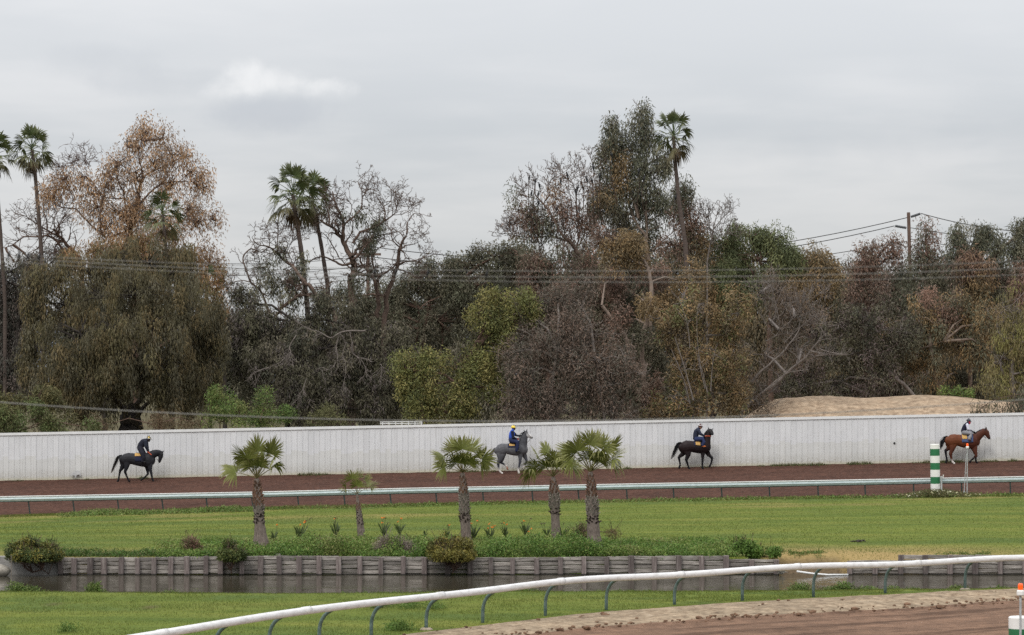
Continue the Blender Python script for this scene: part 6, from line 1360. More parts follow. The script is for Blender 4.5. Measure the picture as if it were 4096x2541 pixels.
    for px, py, w, n in ((1600, 2520, 55, 60), (1505, 2430, 35, 24), (1650, 2432, 45, 26), (270, 2528, 40, 24), (1560, 2424, 40, 20), (1740, 2436, 30, 18)):
        Y = y_at(px, py, z_near, 66, 94); p_ = px + rng.normal(0, w * 0.5, n); yy = Y + rng.normal(0, 0.3, n); x = (p_ - CX) * yy / F
        z = z_near(x, yy) + 0.16 * rng.random(n); lv.cloud(rng, np.stack([x, yy, z], 1), 24, (0.2, 0.2, 0.14), 0.07, 0.022, -0.5, [(0.07, 0.125, 0.024), (0.095, 0.15, 0.03)])
    o = lv.build('shore_weeds', leaf_m, None); tag(o, 'fresh green weed tufts on the near turf and shore', 'weeds', kind='stuff')
groundcover()
stem_m = M_noise('flower_stalk', (0.06, 0.08, 0.035), (0.09, 0.10, 0.045), 9, 0.7)
flower_m = M_noise('orange_petal', (0.72, 0.16, 0.015), (0.85, 0.26, 0.03), 9, 0.5)
spent_m = M_noise('spent_flower', (0.05, 0.03, 0.028), (0.10, 0.055, 0.045), 9, 0.8)
def bird_flowers():
    rng = random.Random(9)
    data = [(1094, 2170, 5, 1, 0.45), (1203, 2168, 14, 5, 0.62), (1342, 2152, 12, 3, 0.62), (1535, 2150, 10, 5, 0.55), (1598, 2145, 10, 2, 0.5), (1785, 2162, 8, 4, 0.42), (1893, 2168, 14, 3, 0.62), (1961, 2165, 11, 4, 0.48), (2022, 2152, 9, 3, 0.42), (2100, 2146, 12, 3, 0.5), (2126, 2172, 9, 2, 0.4), (2190, 2158, 8, 3, 0.42), (2250, 2165, 14, 3, 0.52), (1700, 2155, 6, 0, 0.35)]
    names = ['small flowering clump at the foot of the stout palm', 'dark spiky clump with several spent flower heads right of the stout palm', 'fan of long upright leaves just left of the small palm', 'clump with tall orange flowers behind the dry shrub', 'dark leaf clump at the right of the dry shrub', 'short clump with two orange flowers left of the round bush', 'tall dense leaf clump at the foot of the ragged-collared palm', 'orange-flowered clump right of the round olive bush', 'low orange-flowered clump halfway between round bush and frayed palm', 'clump with one high orange flower amid bright groundcover', 'brownish low clump sunk in bright groundcover', 'flowering clump just left of the frayed palm', 'spiky clump at the foot of the frayed palm', 'flowerless short clump beyond the dry shrub']
    for (px, py, nl, nf, h), lab in zip(data, names):
        Y = y_at(px, py, z_lawn, 105.4, 147); b = W(px, py, Y); root = thing('bird_of_paradise', 'bird of paradise: ' + lab, 'flowering plant', b, 'bird of paradise plants on the bank')
        tb = Tubes(); lv = []
        V = []; Fq = []; C = []
        for i in range(nl * 3):
            a = rng.uniform(0, 6.28); ln = rng.uniform(0.05, 0.42); L = 1.15 * h * rng.uniform(0.55, 1.1)
            d = Vector((math.cos(a) * ln, math.sin(a) * ln, 1)).normalized(); sd = Vector((-math.sin(a + .8), math.cos(a + .8), 0)); pts = []
            for t, w in ((0, .006), (.45, .008), (.62, .02), (.8, .022), (1, .003)):
                c = d * L * t + Vector((math.cos(a), math.sin(a), -0.3)) * (0.18 * L * t * t); k = len(V); V += [tuple(c - sd * w), tuple(c + sd * w)]
                g = rng.uniform(.75, 1.2); C += [(0.075 * g, 0.10 * g, 0.04 * g)] * 2
                if t > 0: Fq.append((k - 2, k - 1, k + 1, k))
        link('leaves', np_mesh('leaves', np.array(V), np.array(Fq), np.array(C)), leaf_m, root)
        for i in range(nf):
            a = rng.uniform(0, 6.28); ln = rng.uniform(0.1, 0.42); L = 1.15 * h * rng.uniform(0.9, 1.35); e = Vector((math.cos(a) * ln * L, math.sin(a) * ln * L, L * 0.98)); m = MB()
            MB().tube([(0, 0, 0), e * 0.5 + Vector((0, 0, .03)), e], [0.008, 0.008, 0.007], 4).build('flower_stem', stem_m, root)
            spent = rng.random() < 0.42
            for j in range(5):
                q = Vector((rng.uniform(-.06, .08), rng.uniform(-.04, .04), rng.uniform(.0, .08))); m.tube([e, e + q * .6, e + q], [.006, .012, .003], 4)
            m.build('flower', spent_m if spent else flower_m, root)
bird_flowers()

# ------------------------------------------------------------------ birds
crow_m = M_noise('black_feathers', (0.008, 0.008, 0.009), (0.018, 0.018, 0.02), 20, 0.5)
def bird_mesh(name, L):
    bm = bmesh.new()
    def ball(c, r, rot=0.0):
        g = bmesh.ops.create_uvsphere(bm, u_segments=10, v_segments=7, radius=1.0)['verts']
        M = Matrix.Translation(c) @ Matrix.Rotation(rot, 4, 'Y') @ Matrix.Diagonal((r[0], r[1], r[2], 1)); bmesh.ops.transform(bm, matrix=M, verts=g)
    ball((0, 0, 0.45 * L), (0.16 * L, 0.15 * L, 0.36 * L), math.radians(14)); ball((0.11 * L, 0, 0.85 * L), (0.11 * L, 0.10 * L, 0.10 * L))
    ball((0.23 * L, 0, 0.85 * L), (0.09 * L, 0.025 * L, 0.03 * L)); ball((-0.13 * L, 0, 0.02 * L), (0.05 * L, 0.08 * L, 0.26 * L), math.radians(16))
    ball((0.02 * L, 0.05 * L, 0.12 * L), (0.03 * L, 0.03 * L, 0.12 * L)); ball((0.02 * L, -0.05 * L, 0.12 * L), (0.03 * L, 0.03 * L, 0.12 * L))
    me = bpy.data.meshes.new(name); bm.to_mesh(me); bm.free()
    for p in me.polygons: p.use_smooth = True
    me.materials.append(crow_m); return me
def birds():
    me = bird_mesh('crow', 0.46); rng = random.Random(2); nr = np.random.default_rng(5)
    pts = [(505, 750), (560, 780), (600, 825), (525, 895), (588, 900), (590, 980), (797, 780), (860, 728), (955, 845), (938, 885), (1040, 768), (1087, 778), (1100, 655), (1160, 735), (1270, 535), (1866, 935), (760, 1035), (1572, 760), (1525, 690)]
    tb = Tubes()
    for u, v in pts:
        Y = 194.4; p = W(1900 + u * .43, 400 + v * .43, Y)
        o = link('crow', me, None, None, p, (0, 0, rng.choice([0, 2.6, 0.5, 3.4]))); o.scale = [rng.uniform(0.85, 1.1)] * 3
        tag(o, 'black crow perched on a bare twig in the eucalyptus', 'bird', 'crows perched in the eucalyptus tops')
        q = np.array([tuple(p + Vector((0.02, 0, 0.25))), tuple(p), tuple(p + Vector((rng.uniform(-.2, .2), 0.3, -0.7))), tuple(p + Vector((rng.uniform(-.1, .4), 1.3, -1.9))), tuple(p + Vector((rng.uniform(0, .5), 2.4, -3.1)))])
        tb.add(q, np.linspace(0.012, 0.035, 5), 4)
    o = tb.build('perch_twigs', bark_red, SPREAD, tuple(SPREAD.location))
    me2 = bird_mesh('small_bird', 0.07)
    for px, py in ((35, 1034), (76, 1037), (112, 1039), (157, 1042), (1500, 1102), (1583, 1104), (1711, 1107), (1947, 1110)):
        p = W(px, py, 25.0); o = link('small_bird', me2, None, None, p, (0, 0, rng.choice([0, 3.1, 1.0])))
        tag(o, 'small dark blurred bird sitting on the foreground wires', 'bird', 'small birds on the blurred wires')
SPREAD = [o for o in bpy.data.objects if o.name.startswith('spreading_eucalyptus')][0]
birds()
# ------------------------------------------------------------------ horses and riders, each body one continuous skin
coat_m = M_attr('horse_coat', 0.55, 0, 0.18, 0.22, 9)
cloth_m = M_attr('rider_cloth', 0.8, 0, 0.2, 0.10, 25)
hair_m = M_attr('horse_hair', 0.6, 0, 0.3)
leather_m = M_noise('dark_leather', (0.015, 0.012, 0.01), (0.035, 0.026, 0.02), 20, 0.5)
def loft(chain):
    """closed tube through nodes (x, y, z, r across in the side plane, r sideways)"""
    P = np.array([c[:3] for c in chain], float); rv = np.array([c[3] for c in chain], float); rw = np.array([c[4] for c in chain], float); n = 14
    T = np.empty_like(P); T[1:-1] = P[2:] - P[:-2]; T[0] = P[1] - P[0]; T[-1] = P[-1] - P[-2]; T = unit(T)
    PP = []; A = []; B = []; RV = []; RW = []
    def push(p, t, a, b):
        lat = np.array([0, 1.0, 0]); lat = unit(lat - t * lat.dot(t)) if abs(t[1]) < 0.95 else np.array([1.0, 0, 0])
        PP.append(p); A.append(lat); B.append(np.cross(lat, t)); RV.append(a); RW.append(b)
    for f in (0.97, 0.75, 0.4):
        k = math.sqrt(max(0, 1 - f * f)); push(P[0] - T[0] * f * min(rv[0], rw[0]), T[0], rv[0] * k, rw[0] * k)
    for i in range(len(P)): push(P[i], T[i], rv[i], rw[i])
    for f in (0.4, 0.75, 0.97):
        k = math.sqrt(max(0, 1 - f * f)); push(P[-1] + T[-1] * f * min(rv[-1], rw[-1]), T[-1], rv[-1] * k, rw[-1] * k)
    t = np.arange(n) * 2 * math.pi / n; V = []
    for p, a, b, r1, r2 in zip(PP, A, B, RV, RW): V.append(p + np.outer(np.cos(t) * r2, a) + np.outer(np.sin(t) * r1, b))
    m = len(V); V = np.concatenate(V); Fq = []
    for i in range(m - 1):
        for k in range(n): Fq.append((i * n + k, i * n + (k + 1) % n, (i + 1) * n + (k + 1) % n, (i + 1) * n + k))
    Fq.append(tuple(range(n - 1, -1, -1))); Fq.append(tuple((m - 1) * n + k for k in range(n)))
    return V, Fq
def skin(name, chains, colors, mat, parent, voxel, smooth=5):
    b = MB()
    for c in chains: V, Fq = loft(c); b.add(V, Fq)
    o = b.build(name, None)
    md = o.modifiers.new('remesh', 'REMESH'); md.mode = 'VOXEL'; md.voxel_size = voxel; md.use_smooth_shade = True
    sm = o.modifiers.new('smooth', 'SMOOTH'); sm.factor = 0.5; sm.iterations = smooth
    de = o.modifiers.new('decimate', 'DECIMATE'); de.ratio = 0.22
    dg = bpy.context.evaluated_depsgraph_get(); me = bpy.data.meshes.new_from_object(o.evaluated_get(dg))
    bpy.data.objects.remove(o); me.name = name
    n = len(me.vertices); V = np.empty(n * 3, np.float32); me.vertices.foreach_get('co', V); V = V.reshape(-1, 3).astype(float)
    best = np.full(n, 1e9); C = np.zeros((n, 3))
    for ch, cl in zip(chains, colors):
        for i in range(len(ch) - 1):
            a, b_ = np.array(ch[i][:3]), np.array(ch[i + 1][:3]); d = b_ - a; t = np.clip(((V - a) @ d) / (d @ d + 1e-9), 0, 1)
            r = np.maximum(0.5 * ((ch[i][3] + ch[i][4]) * (1 - t) + (ch[i + 1][3] + ch[i + 1][4]) * t), 1e-3); ds = np.linalg.norm(V - (a + t[:, None] * d), axis=1) / r
            ca = np.array(cl[min(i, len(cl) - 1)] if isinstance(cl, list) else cl); cb = np.array(cl[min(i + 1, len(cl) - 1)] if isinstance(cl, list) else cl)
            k = ds < best; best[k] = ds[k]; C[k] = (ca * (1 - t[:, None]) + cb * t[:, None])[k]
    at = me.attributes.new('Col', 'FLOAT_COLOR', 'POINT'); c4 = np.ones((n, 4), np.float32); c4[:, :3] = C; at.data.foreach_set('color', c4.ravel())
    for p in me.polygons: p.use_smooth = True
    me.materials.clear(); me.materials.append(mat)
    return link(name, me, None, parent)
def M_check(name, a, b, s):
    m, nt, bs = _mat(name); c = nt.nodes.new('ShaderNodeTexChecker'); c.inputs['Scale'].default_value = s
    c.inputs['Color1'].default_value = a + (1,); c.inputs['Color2'].default_value = b + (1,)
    mp = coord(nt, 'Object', (1, 0.0, 1)); nt.links.new(mp, c.inputs['Vector']); nt.links.new(c.outputs[0], bs.inputs['Base Color']); bs.inputs['Roughness'].default_value = 0.9; return m
def team(ox, oy, feet_px, spec):
    fpx = ox + feet_px[0] / 6.3; fpy = oy + feet_px[1] / 6.3
    Y = y_at(fpx, fpy, z_track, 149, 162.6); k = Y / F / 6.3
    org = W(fpx, fpy, Y); org.z = float(z_track(org.x, Y)) - 0.01
    u0, v0 = feet_px
    def L(u, v, w=0.0): return ((u - u0) * k, w, (v0 - v) * k)
    horse = thing('horse', spec['label'], 'horse', org, 'horses walking along the white fence')
    chains = []; cols = []
    coat = spec['coat']; leg = spec['leg']
    tr = spec['trunk']; nT = len(tr)
    fac = np.interp(np.linspace(0, 1, nT), [0, .15, .35, .6, .85, 1], [.68, .72, .74, .78, .64, .6])
    T = [L(u, (a + b) / 2) + ((b - a) / 2 * k, (b - a) / 2 * k * f) for (u, a, b), f in zip(tr, fac)]
    chains.append(T); cols.append(coat)
    ne = spec['neck']; rw = np.linspace(0.20, 0.095, len(ne)); chains.append([L(u, v) + (r * k, w) for (u, v, r), w in zip(ne, rw)]); cols.append(spec.get('neckcol', coat))
    hd = spec['head']; rw = np.interp(np.linspace(0, 1, len(hd)), [0, .3, .7, 1], [.095, .105, .072, .055]); hw = spec.get('headw', [0] * len(hd))
    chains.append([L(u, v, ww) + (r * k, w) for (u, v, r), w, ww in zip(hd, rw, hw)]); cols.append(spec.get('headcol', coat))
    for (u, v), (u1, v1), w in spec['ears']:
        chains.append([L(u, v, w) + (0.042, 0.03), L((u + u1) / 2, (v + v1) / 2, w * 1.1) + (0.034, 0.026), L(u1, v1, w * 1.2) + (0.012, 0.012)]); cols.append(spec.get('earcol', coat))
    # lower jaw, nostril bulge
    for i, (lg, w, lc) in enumerate(spec['legs']):
        m = len(lg); sq = np.interp(np.linspace(0, 1, m), [0, .25, .5, 1], [.5, .72, .9, .95])
        ws = np.interp(np.linspace(0, 1, m), [0, .3, 1], [w * 0.7, w, w * 0.85])
        chains.append([L(u, v, ww) + (r * k, max(r * k * s, 0.034)) for (u, v, r), s, ww in zip(lg, sq, ws)]); cols.append(lc)
    skin('body', chains, cols, coat_m, horse, 0.018, 9)
    # eyes
    e = spec['eye']
    for s in (-1, 1):
        bm = bmesh.new(); bmesh.ops.create_uvsphere(bm, u_segments=10, v_segments=8, radius=0.026); me = bpy.data.meshes.new('eye'); bm.to_mesh(me); bm.free(); link('eye', me, leather_m, horse, L(e[0], e[1], s * 0.092 + spec.get('eyew', 0)))
    # tail and mane of real strands
    rng = np.random.default_rng(spec['seed']); tb = []; V = []; Fq = []; C = []
    tl = np.array([L(u, v) for u, v, r in spec['tail']]); tr_ = np.array([r * k for u, v, r in spec['tail']]); tc = np.array(spec['tailcol'])
    for s in range(150):
        o3 = rng.normal(0, 0.42, 3); o3[1] *= 0.6; m = len(tl); end = rng.uniform(0.75, 1.0)
        kk = np.linspace(0, (m - 1) * end, 9); P = np.stack([np.interp(kk, range(m), tl[:, j]) for j in range(3)], 1) + np.interp(kk, range(m), tr_)[:, None] * o3 + rng.normal(0, 0.006, (9, 3))
        cc = np.stack([np.interp(kk / (m - 1), [0, .5, 1], tc[:, j]) for j in range(3)], 1) * rng.uniform(.8, 1.2)
        sd = unit(rng.normal(0, 1, 3)) * 0.012
        for i in range(9):
            w = 1 - 0.85 * (i / 8) ** 2; n0 = len(V); V += [P[i] - sd * w, P[i] + sd * w]; C += [cc[i], cc[i]]
            if i: Fq.append((n0 - 2, n0 - 1, n0 + 1, n0))
    link('tail', np_mesh('tail', np.array(V), np.array(Fq), np.array(C)), hair_m, horse)
    V = []; Fq = []; C = []; cr = np.array([L(u, v) for u, v in spec['crest']])
    for s in range(170):
        t = rng.random() * (len(cr) - 1); i = min(int(t), len(cr) - 2); a = t - i; p = cr[i] * (1 - a) + cr[i + 1] * a; w = rng.choice([-1, 1, -1]); l = rng.uniform(0.08, 0.2) * spec.get('manel', 1)
        p = p + np.array([0, w * 0.03, -0.02]); d = np.array([rng.normal(0, .25) + spec.get('manex', 0), w * 0.5, -0.9 + spec.get('manez', 0)]); d = unit(d); q1 = p + d * l * .5 + np.array([0, w * .02, 0]); q2 = p + d * l; sd = np.array([0.02, 0, 0.008])
        n0 = len(V); V += [p - sd, p + sd, q1 - sd, q1 + sd, q2 - sd * .2, q2 + sd * .2]; c = np.array(spec['manecol']) * rng.uniform(.7, 1.3); C += [c] * 6; Fq += [(n0, n0 + 1, n0 + 3, n0 + 2), (n0 + 2, n0 + 3, n0 + 5, n0 + 4)]
    link('mane', np_mesh('mane', np.array(V), np.array(Fq), np.array(C)), hair_m, horse)
    # bridle and reins
    b = MB(); h0 = hd; mid = h0[len(h0) // 2]; nose = h0[-2]; poll = h0[0]
    for s in (-1, 1):
        ww = spec.get('headw', [0] * len(hd))
        b.tube([L(poll[0], poll[1] - poll[2] * .7, s * .08), L(mid[0], mid[1], s * .095 + ww[len(h0) // 2]), L(nose[0], nose[1], s * .068 + ww[-2])], 0.011, 5)
        b.tube([L(nose[0] - nose[2] * .3, nose[1] + 6, s * .07 + ww[-2])] + [L(u, v, s * .12) for u, v in spec['rein']], 0.010, 5)
    nu, nv, nr_ = nose; ring = []
    b.build('bridle', leather_m, horse)
    rb = MB()
    if 'redrein' in spec:
        for s in (-1, 1): rb.tube([L(u, v, s * .17) for u, v in spec['redrein']], 0.022, 6)
        rb.build('coloured_rein', M_noise('rein_red', (0.5, 0.07, 0.03), (0.62, 0.12, 0.04), 20, 0.6), horse)
    # saddle cloth wrapped over the back
    def trunk_at(u):
        us = [q[0] for q in tr]; c = np.interp(u, us, [(q[1] + q[2]) / 2 for q in tr]); r = np.interp(u, us, [(q[2] - q[1]) / 2 for q in tr]); f = np.interp(u, us, fac); return c, r, f
    def wrap(name, ua, ub, vb, off, mat, label, cat, top=0, slant=0.0, sides=(-1, 1)):
        V = []; Fq = []; nu = 9; na = 21
        for j in range(nu):
            u = ua + (ub - ua) * j / (nu - 1); c, r, f = trunk_at(u); cosb = max(-1, min(1, (c - (vb + slant * (u - ua))) / r)); am = math.acos(cosb)
            for i in range(na):
                a = -am + 2 * am * i / (na - 1); V.append(L(u, c - (r + off / k) * math.cos(a) - top, (r * f * k + off) * math.sin(a)))
        for j in range(nu - 1):
            for i in range(na - 1): Fq.append((j * na + i, j * na + i + 1, (j + 1) * na + i + 1, (j + 1) * na + i))
        o = link(name, np_mesh(name, np.array(V), np.array(Fq), None, True), mat); o.location = org
        sol = o.modifiers.new('thickness', 'SOLIDIFY'); sol.thickness = 0.012; sol.offset = 1
        return tag(o, label, cat, 'saddle cloths')
    for pad in spec['pads']: wrap('saddle_cloth', *pad)
    su = spec['saddle']; c, r, f = trunk_at((su[0] + su[1]) / 2); sv = c - r; sd = MB()
    pts = [L(su[0], sv - 14), L(su[0] + (su[1] - su[0]) * .35, sv + 2), L(su[0] + (su[1] - su[0]) * .7, sv), L(su[1], sv - 20)]
    sd.tube(pts, [0.05, 0.1, 0.09, 0.05], 10, True, 0.5)
    o = sd.build('saddle', leather_m, None, True); o.location = org; tag(o, spec['saddle_label'], 'saddle', 'exercise saddles')
    st_ = MB()
    # rider
    R = spec['rider']; person = thing('person', R['label'], 'person', org, 'riders on the horses')
    ch = []; cl = []
    tw = np.interp(np.linspace(0, 1, len(R['torso'])), [0, .4, .75, 1], [.16, .165, .195, .12])
    ch.append([L(u, v) + (r * k, w) for (u, v, r), w in zip(R['torso'], tw)]); cl.append(R['torsocol'])
    hu, hv, hr = R['head']; ex = R['torso'][-1]
    ch.append([L(ex[0], ex[1]) + (0.062, 0.062), L((ex[0] + hu) / 2, (ex[1] + hv) / 2) + (0.055, 0.055), L(hu - 4, hv - 4) + (0.085, 0.075)]); cl.append(R['neckcol'])
    ch.append([L(hu - 8, hv - 34) + (0.098, 0.078), L(hu, hv - 8) + (0.10, 0.077), L(hu + 8, hv + 22) + (0.07, 0.056)]); cl.append(R['facecol'])
    ch.append([L(hu + 36, hv - 14) + (0.014, 0.014), L(hu + 46, hv + 4) + (0.018, 0.017), L(hu + 40, hv + 8) + (0.012, 0.014)]); cl.append(R['facecol'])   # nose
    for s in (-1, 1): ch.append([L(hu - 10, hv - 12, s * .078) + (0.022, 0.012), L(hu - 8, hv + 6, s * .08) + (0.016, 0.010)]); cl.append(R['skin'])    # ears
    for s, arm in ((-1, R['arm']), (1, R.get('arm2', R['arm']))):
        w0 = [0.19, 0.24, 0.13][:3]; m = len(arm); ws = np.interp(np.linspace(0, 1, m), [0, .5, 1], w0) * s
        ch.append([L(u, v, w) + (r * k, r * k * 0.95) for (u, v, r), w in zip(arm, ws)]); cl.append(R['armcol'])
        # hand: palm, four curled fingers, thumb
        (au, av, _), (bu, bv, _) = arm[-2], arm[-1]; d = np.array([(bu - au), -(bv - av)], float); d /= np.linalg.norm(d); h = np.array(L(bu, bv, ws[-1])); fw = np.array([d[0], 0, d[1]]); dn = np.array([d[1], 0, -d[0]])
        if dn[2] > 0: dn = -dn
        hc = R['hand']; ch.append([tuple(h) + (0.032, 0.02), tuple(h + fw * 0.05) + (0.042, 0.019), tuple(h + fw * 0.085) + (0.04, 0.017)]); cl.append(hc)
        for j in range(4):
            o_ = h + fw * 0.09 + dn * (-0.03 + 0.02 * j) ; ln = (0.034, 0.040, 0.037, 0.029)[j]; inn = np.array([0, -s, 0.0])
            ch.append([tuple(o_) + (0.0105, 0.0105), tuple(o_ + fw * ln * .8 + inn * .012) + (0.010, 0.010), tuple(o_ + fw * ln * .7 + inn * .036) + (0.0095, 0.0095), tuple(o_ + fw * ln * .1 + inn * .044) + (0.009, 0.009)]); cl.append(hc)
        o_ = h + fw * 0.035 - dn * 0.038; ch.append([tuple(o_) + (0.013, 0.013), tuple(o_ + fw * .03 - dn * .014) + (0.012, 0.012), tuple(o_ + fw * .058 - dn * .006) + (0.010, 0.010)]); cl.append(hc)
    for s in (-1, 1):
        lg = R['leg']; m = len(lg); mx = max(trunk_at(q[0])[1] * k * trunk_at(q[0])[2] for q in lg[1:3]); ws = np.interp(np.linspace(0, 1, m), [0, .35, .7, 1], [.09, mx * .9 + .03, mx + .05, mx + .05]) * s
        ch.append([L(u, v, w) + (r * k, r * k * 0.92) for (u, v, r), w in zip(lg, ws)]); cl.append(R['legcol'])
        ft = R['foot']; ch.append([L(ft[0][0], ft[0][1], ws[-1]) + (0.05, 0.045), L((ft[0][0] + ft[1][0]) / 2, (ft[0][1] + ft[1][1]) / 2 + 4, ws[-1]) + (0.048, 0.045), L(ft[1][0], ft[1][1], ws[-1]) + (0.03, 0.036)]); cl.append(R['shoe'])
        fu, fv = (ft[0][0] + ft[1][0]) / 2, max(ft[0][1], ft[1][1]) + 26
        st_.tube([L(lg[1][0], lg[1][1] + 40, ws[1] * 1.02), L(fu, fv - 50, ws[-1] * 1.08)], 0.010, 5); st_.tube([L(fu - 22, fv, ws[-1]), L(fu + 22, fv, ws[-1])], 0.016, 6)
        st_.tube([L(fu - 22, fv, ws[-1]), L(fu - 12, fv - 50, ws[-1]), L(fu, fv - 66, ws[-1]), L(fu + 12, fv - 50, ws[-1]), L(fu + 22, fv, ws[-1])], 0.009, 5)
    st_.build('stirrups', leather_m, o)
    skin('body', ch, cl, cloth_m, person, 0.0095, 2)
    # helmet: shell, peak, button or pompom
    hx, hy_, hz = L(R['helmet'][0], R['helmet'][1]); hr_ = R['helmet'][2] * k
    tilt = R.get('tilt', 0.1)
    m = MB(); prof = [(0.135 * math.cos(t), 0.125 * math.sin(t)) for t in np.linspace(-0.12, 1.45, 9)]
    m.lathe(prof, 20); hm = m.build('helmet', None, person, True, (hx, 0, hz), (0, tilt, 0)); hm.scale = (1.0, 0.82, 1.0)
    hmat, nt, bs = _mat('helmet_cover'); sp = nt.nodes.new('ShaderNodeSeparateXYZ'); nt.links.new(nt.nodes.new('ShaderNodeTexCoord').outputs['Object'], sp.inputs[0])
    at2 = nt.nodes.new('ShaderNodeMath'); at2.operation = 'ARCTAN2'; nt.links.new(sp.outputs[1], at2.inputs[0]); nt.links.new(sp.outputs[0], at2.inputs[1])
    sn = nt.nodes.new('ShaderNodeMath'); sn.operation = 'SINE'; ml = nt.nodes.new('ShaderNodeMath'); ml.operation = 'MULTIPLY_ADD'; nt.links.new(at2.outputs[0], ml.inputs[0]); ml.inputs[1].default_value = 4.0; ml.inputs[2].default_value = 1.2; nt.links.new(ml.outputs[0], sn.inputs[0])
    c = ramp(nt, sn.outputs[0], [(0.48, R['hcol'][0]), (0.56, R['hcol'][1])]); nt.links.new(c, bs.inputs['Base Color']); bs.inputs['Roughness'].default_value = 0.5; hm.data.materials.append(hmat)
    def plain(nm, col): return M_noise(nm, tuple(q * .85 for q in col), tuple(q * 1.1 for q in col), 12, 0.5)
    pk = MB(); n = 9; v = []
    for i in range(n):
        a = -1.0 + 2.0 * i / (n - 1); v += [(0.13 * math.cos(a), 0.10 * math.sin(a), 0.012), (0.19 * math.cos(a) + 0.005, 0.105 * math.sin(a), -0.015), (0.13 * math.cos(a), 0.10 * math.sin(a), 0.0), (0.19 * math.cos(a) + 0.005, 0.105 * math.sin(a), -0.026)]
    f = []
    for i in range(n - 1): a = 4 * i; f += [(a, a + 1, a + 5, a + 4), (a + 2, a + 6, a + 7, a + 3), (a + 1, a + 3, a + 7, a + 5)]
    pk.add(v, f).build('helmet_peak', plain('peak', R['peak']), hm)
    MB().lathe([(0.02, 0.105), (0.035, 0.125), (0.034, 0.15), (0.015, 0.165)], 10).build('pompom', plain('pom', R['pom']), hm, True)
    if 'band' in R: MB().lathe([(0.136, -0.012), (0.139, 0.0), (0.137, 0.02), (0.133, 0.026)], 20).build('helmet_band', plain('band', R['band']), hm, True)
    if 'goggles' in R:
        g = MB(); pts = [(0.142 * math.cos(a), 0.142 * math.sin(a), 0.055) for a in np.linspace(-2.6, 2.6, 22)]; g.tube(pts, 0.02, 6).build('goggle_strap', plain('strap', R['goggles']), hm)
    return horse, person, org, L, k

BLK = (0.007, 0.007, 0.009)
NAVY = (0.012, 0.018, 0.045); YEL = (0.72, 0.45, 0.08)
check_y = M_check('gold_check', (0.62, 0.34, 0.06), (0.34, 0.24, 0.13), 16.0)
navy_m = M_noise('navy_cloth', (0.010, 0.012, 0.03), (0.02, 0.024, 0.055), 30, 0.9)
blue_m = M_noise('blue_pad', (0.05, 0.075, 0.16), (0.075, 0.105, 0.21), 30, 0.9)

DG = (0.013, 0.013, 0.017); DG2 = (0.021, 0.021, 0.025)
h1 = team(420, 1710, (640, 1372), dict(label='dark charcoal grey horse walking with its head tucked low', seed=1, coat=DG2, leg=DG, neckcol=[DG2, DG, DG, DG], headcol=DG, earcol=DG,
    trunk=[(405, 705, 860), (480, 662, 930), (590, 632, 932), (680, 640, 925), (800, 655, 960), (920, 655, 988), (1030, 630, 1003), (1130, 640, 1002), (1195, 700, 945)],
    neck=[(1090, 760, 135), (1190, 690, 112), (1290, 645, 92), (1370, 632, 70), (1415, 640, 55)], head=[(1415, 640, 55), (1405, 715, 66), (1390, 790, 50), (1374, 845, 38), (1368, 870, 30)],
    ears=[((1445, 625), (1492, 582), -.05), ((1440, 620), (1475, 575), .05)], eye=(1432, 690),
    legs=[([(460, 860, 110), (445, 970, 66), (402, 1050, 47), (372, 1095, 34), (352, 1200, 23), (334, 1315, 25), (308, 1368, 27)], .12, [DG2, DG, DG, BLK, BLK, BLK, BLK]), ([(560, 860, 105), (545, 1010, 58), (512, 1120, 37), (555, 1225, 23), (592, 1310, 25), (622, 1352, 28)], -.12, [DG2, DG, BLK, BLK, BLK, BLK]),
          ([(1040, 920, 70), (1055, 1040, 44), (1078, 1170, 31), (1000, 1250, 22), (945, 1292, 24), (905, 1325, 26)], .11, [DG2, DG, DG, BLK, BLK, BLK]), ([(1130, 920, 80), (1150, 1060, 46), (1175, 1170, 32), (1193, 1265, 22), (1205, 1310, 25), (1225, 1350, 28)], -.12, [DG2, DG, DG, BLK, BLK, BLK])],
    tail=[(415, 700, 18), (330, 750, 42), (275, 870, 46), (225, 975, 40), (185, 1075, 26), (150, 1155, 10)], tailcol=[BLK, (0.03, 0.027, 0.026), (0.17, 0.14, 0.12)],
    crest=[(1110, 600), (1200, 560), (1300, 548), (1390, 568), (1445, 605)], manecol=BLK, rein=[(1290, 780), (1240, 850), (1190, 690), (1100, 620)], redrein=[(1080, 605), (1130, 645), (1182, 688)],
    pads=[(770, 1000, 850, .012, navy_m, 'navy saddle pad hanging low under the black-clad rider', 'saddle cloth'), (762, 925, 722, .03, check_y, 'gold saddle cloth behind the leg of the black-clad rider', 'saddle cloth')], saddle=(790, 1020), saddle_label='saddle under the rider with the yellow and black cap',
    rider=dict(label='rider in black leaning forward, yellow and black cap, whip behind back', torso=[(880, 510, 78), (920, 430, 88), (975, 360, 85), (1025, 325, 62), (1050, 310, 40)], torsocol=[(0.016, 0.018, 0.03)] * 5, neckcol=BLK, head=(1100, 315, 40), facecol=(0.02, 0.016, 0.016), skin=(0.12, 0.07, 0.05),
        arm=[(1030, 345, 48), (1048, 480, 40), (1085, 595, 24)], armcol=(0.018, 0.022, 0.036), hand=(0.35, 0.06, 0.04), leg=[(895, 530, 76), (960, 650, 62), (985, 760, 48), (965, 850, 36)], legcol=(0.014, 0.014, 0.022), foot=[(955, 862), (1035, 858)], shoe=(0.03, 0.03, 0.03),
        helmet=(1100, 272, 55), hcol=[BLK, (0.75, 0.52, 0.06)], peak=BLK, pom=BLK, band=(0.6, 0.58, 0.5), tilt=0.22)))
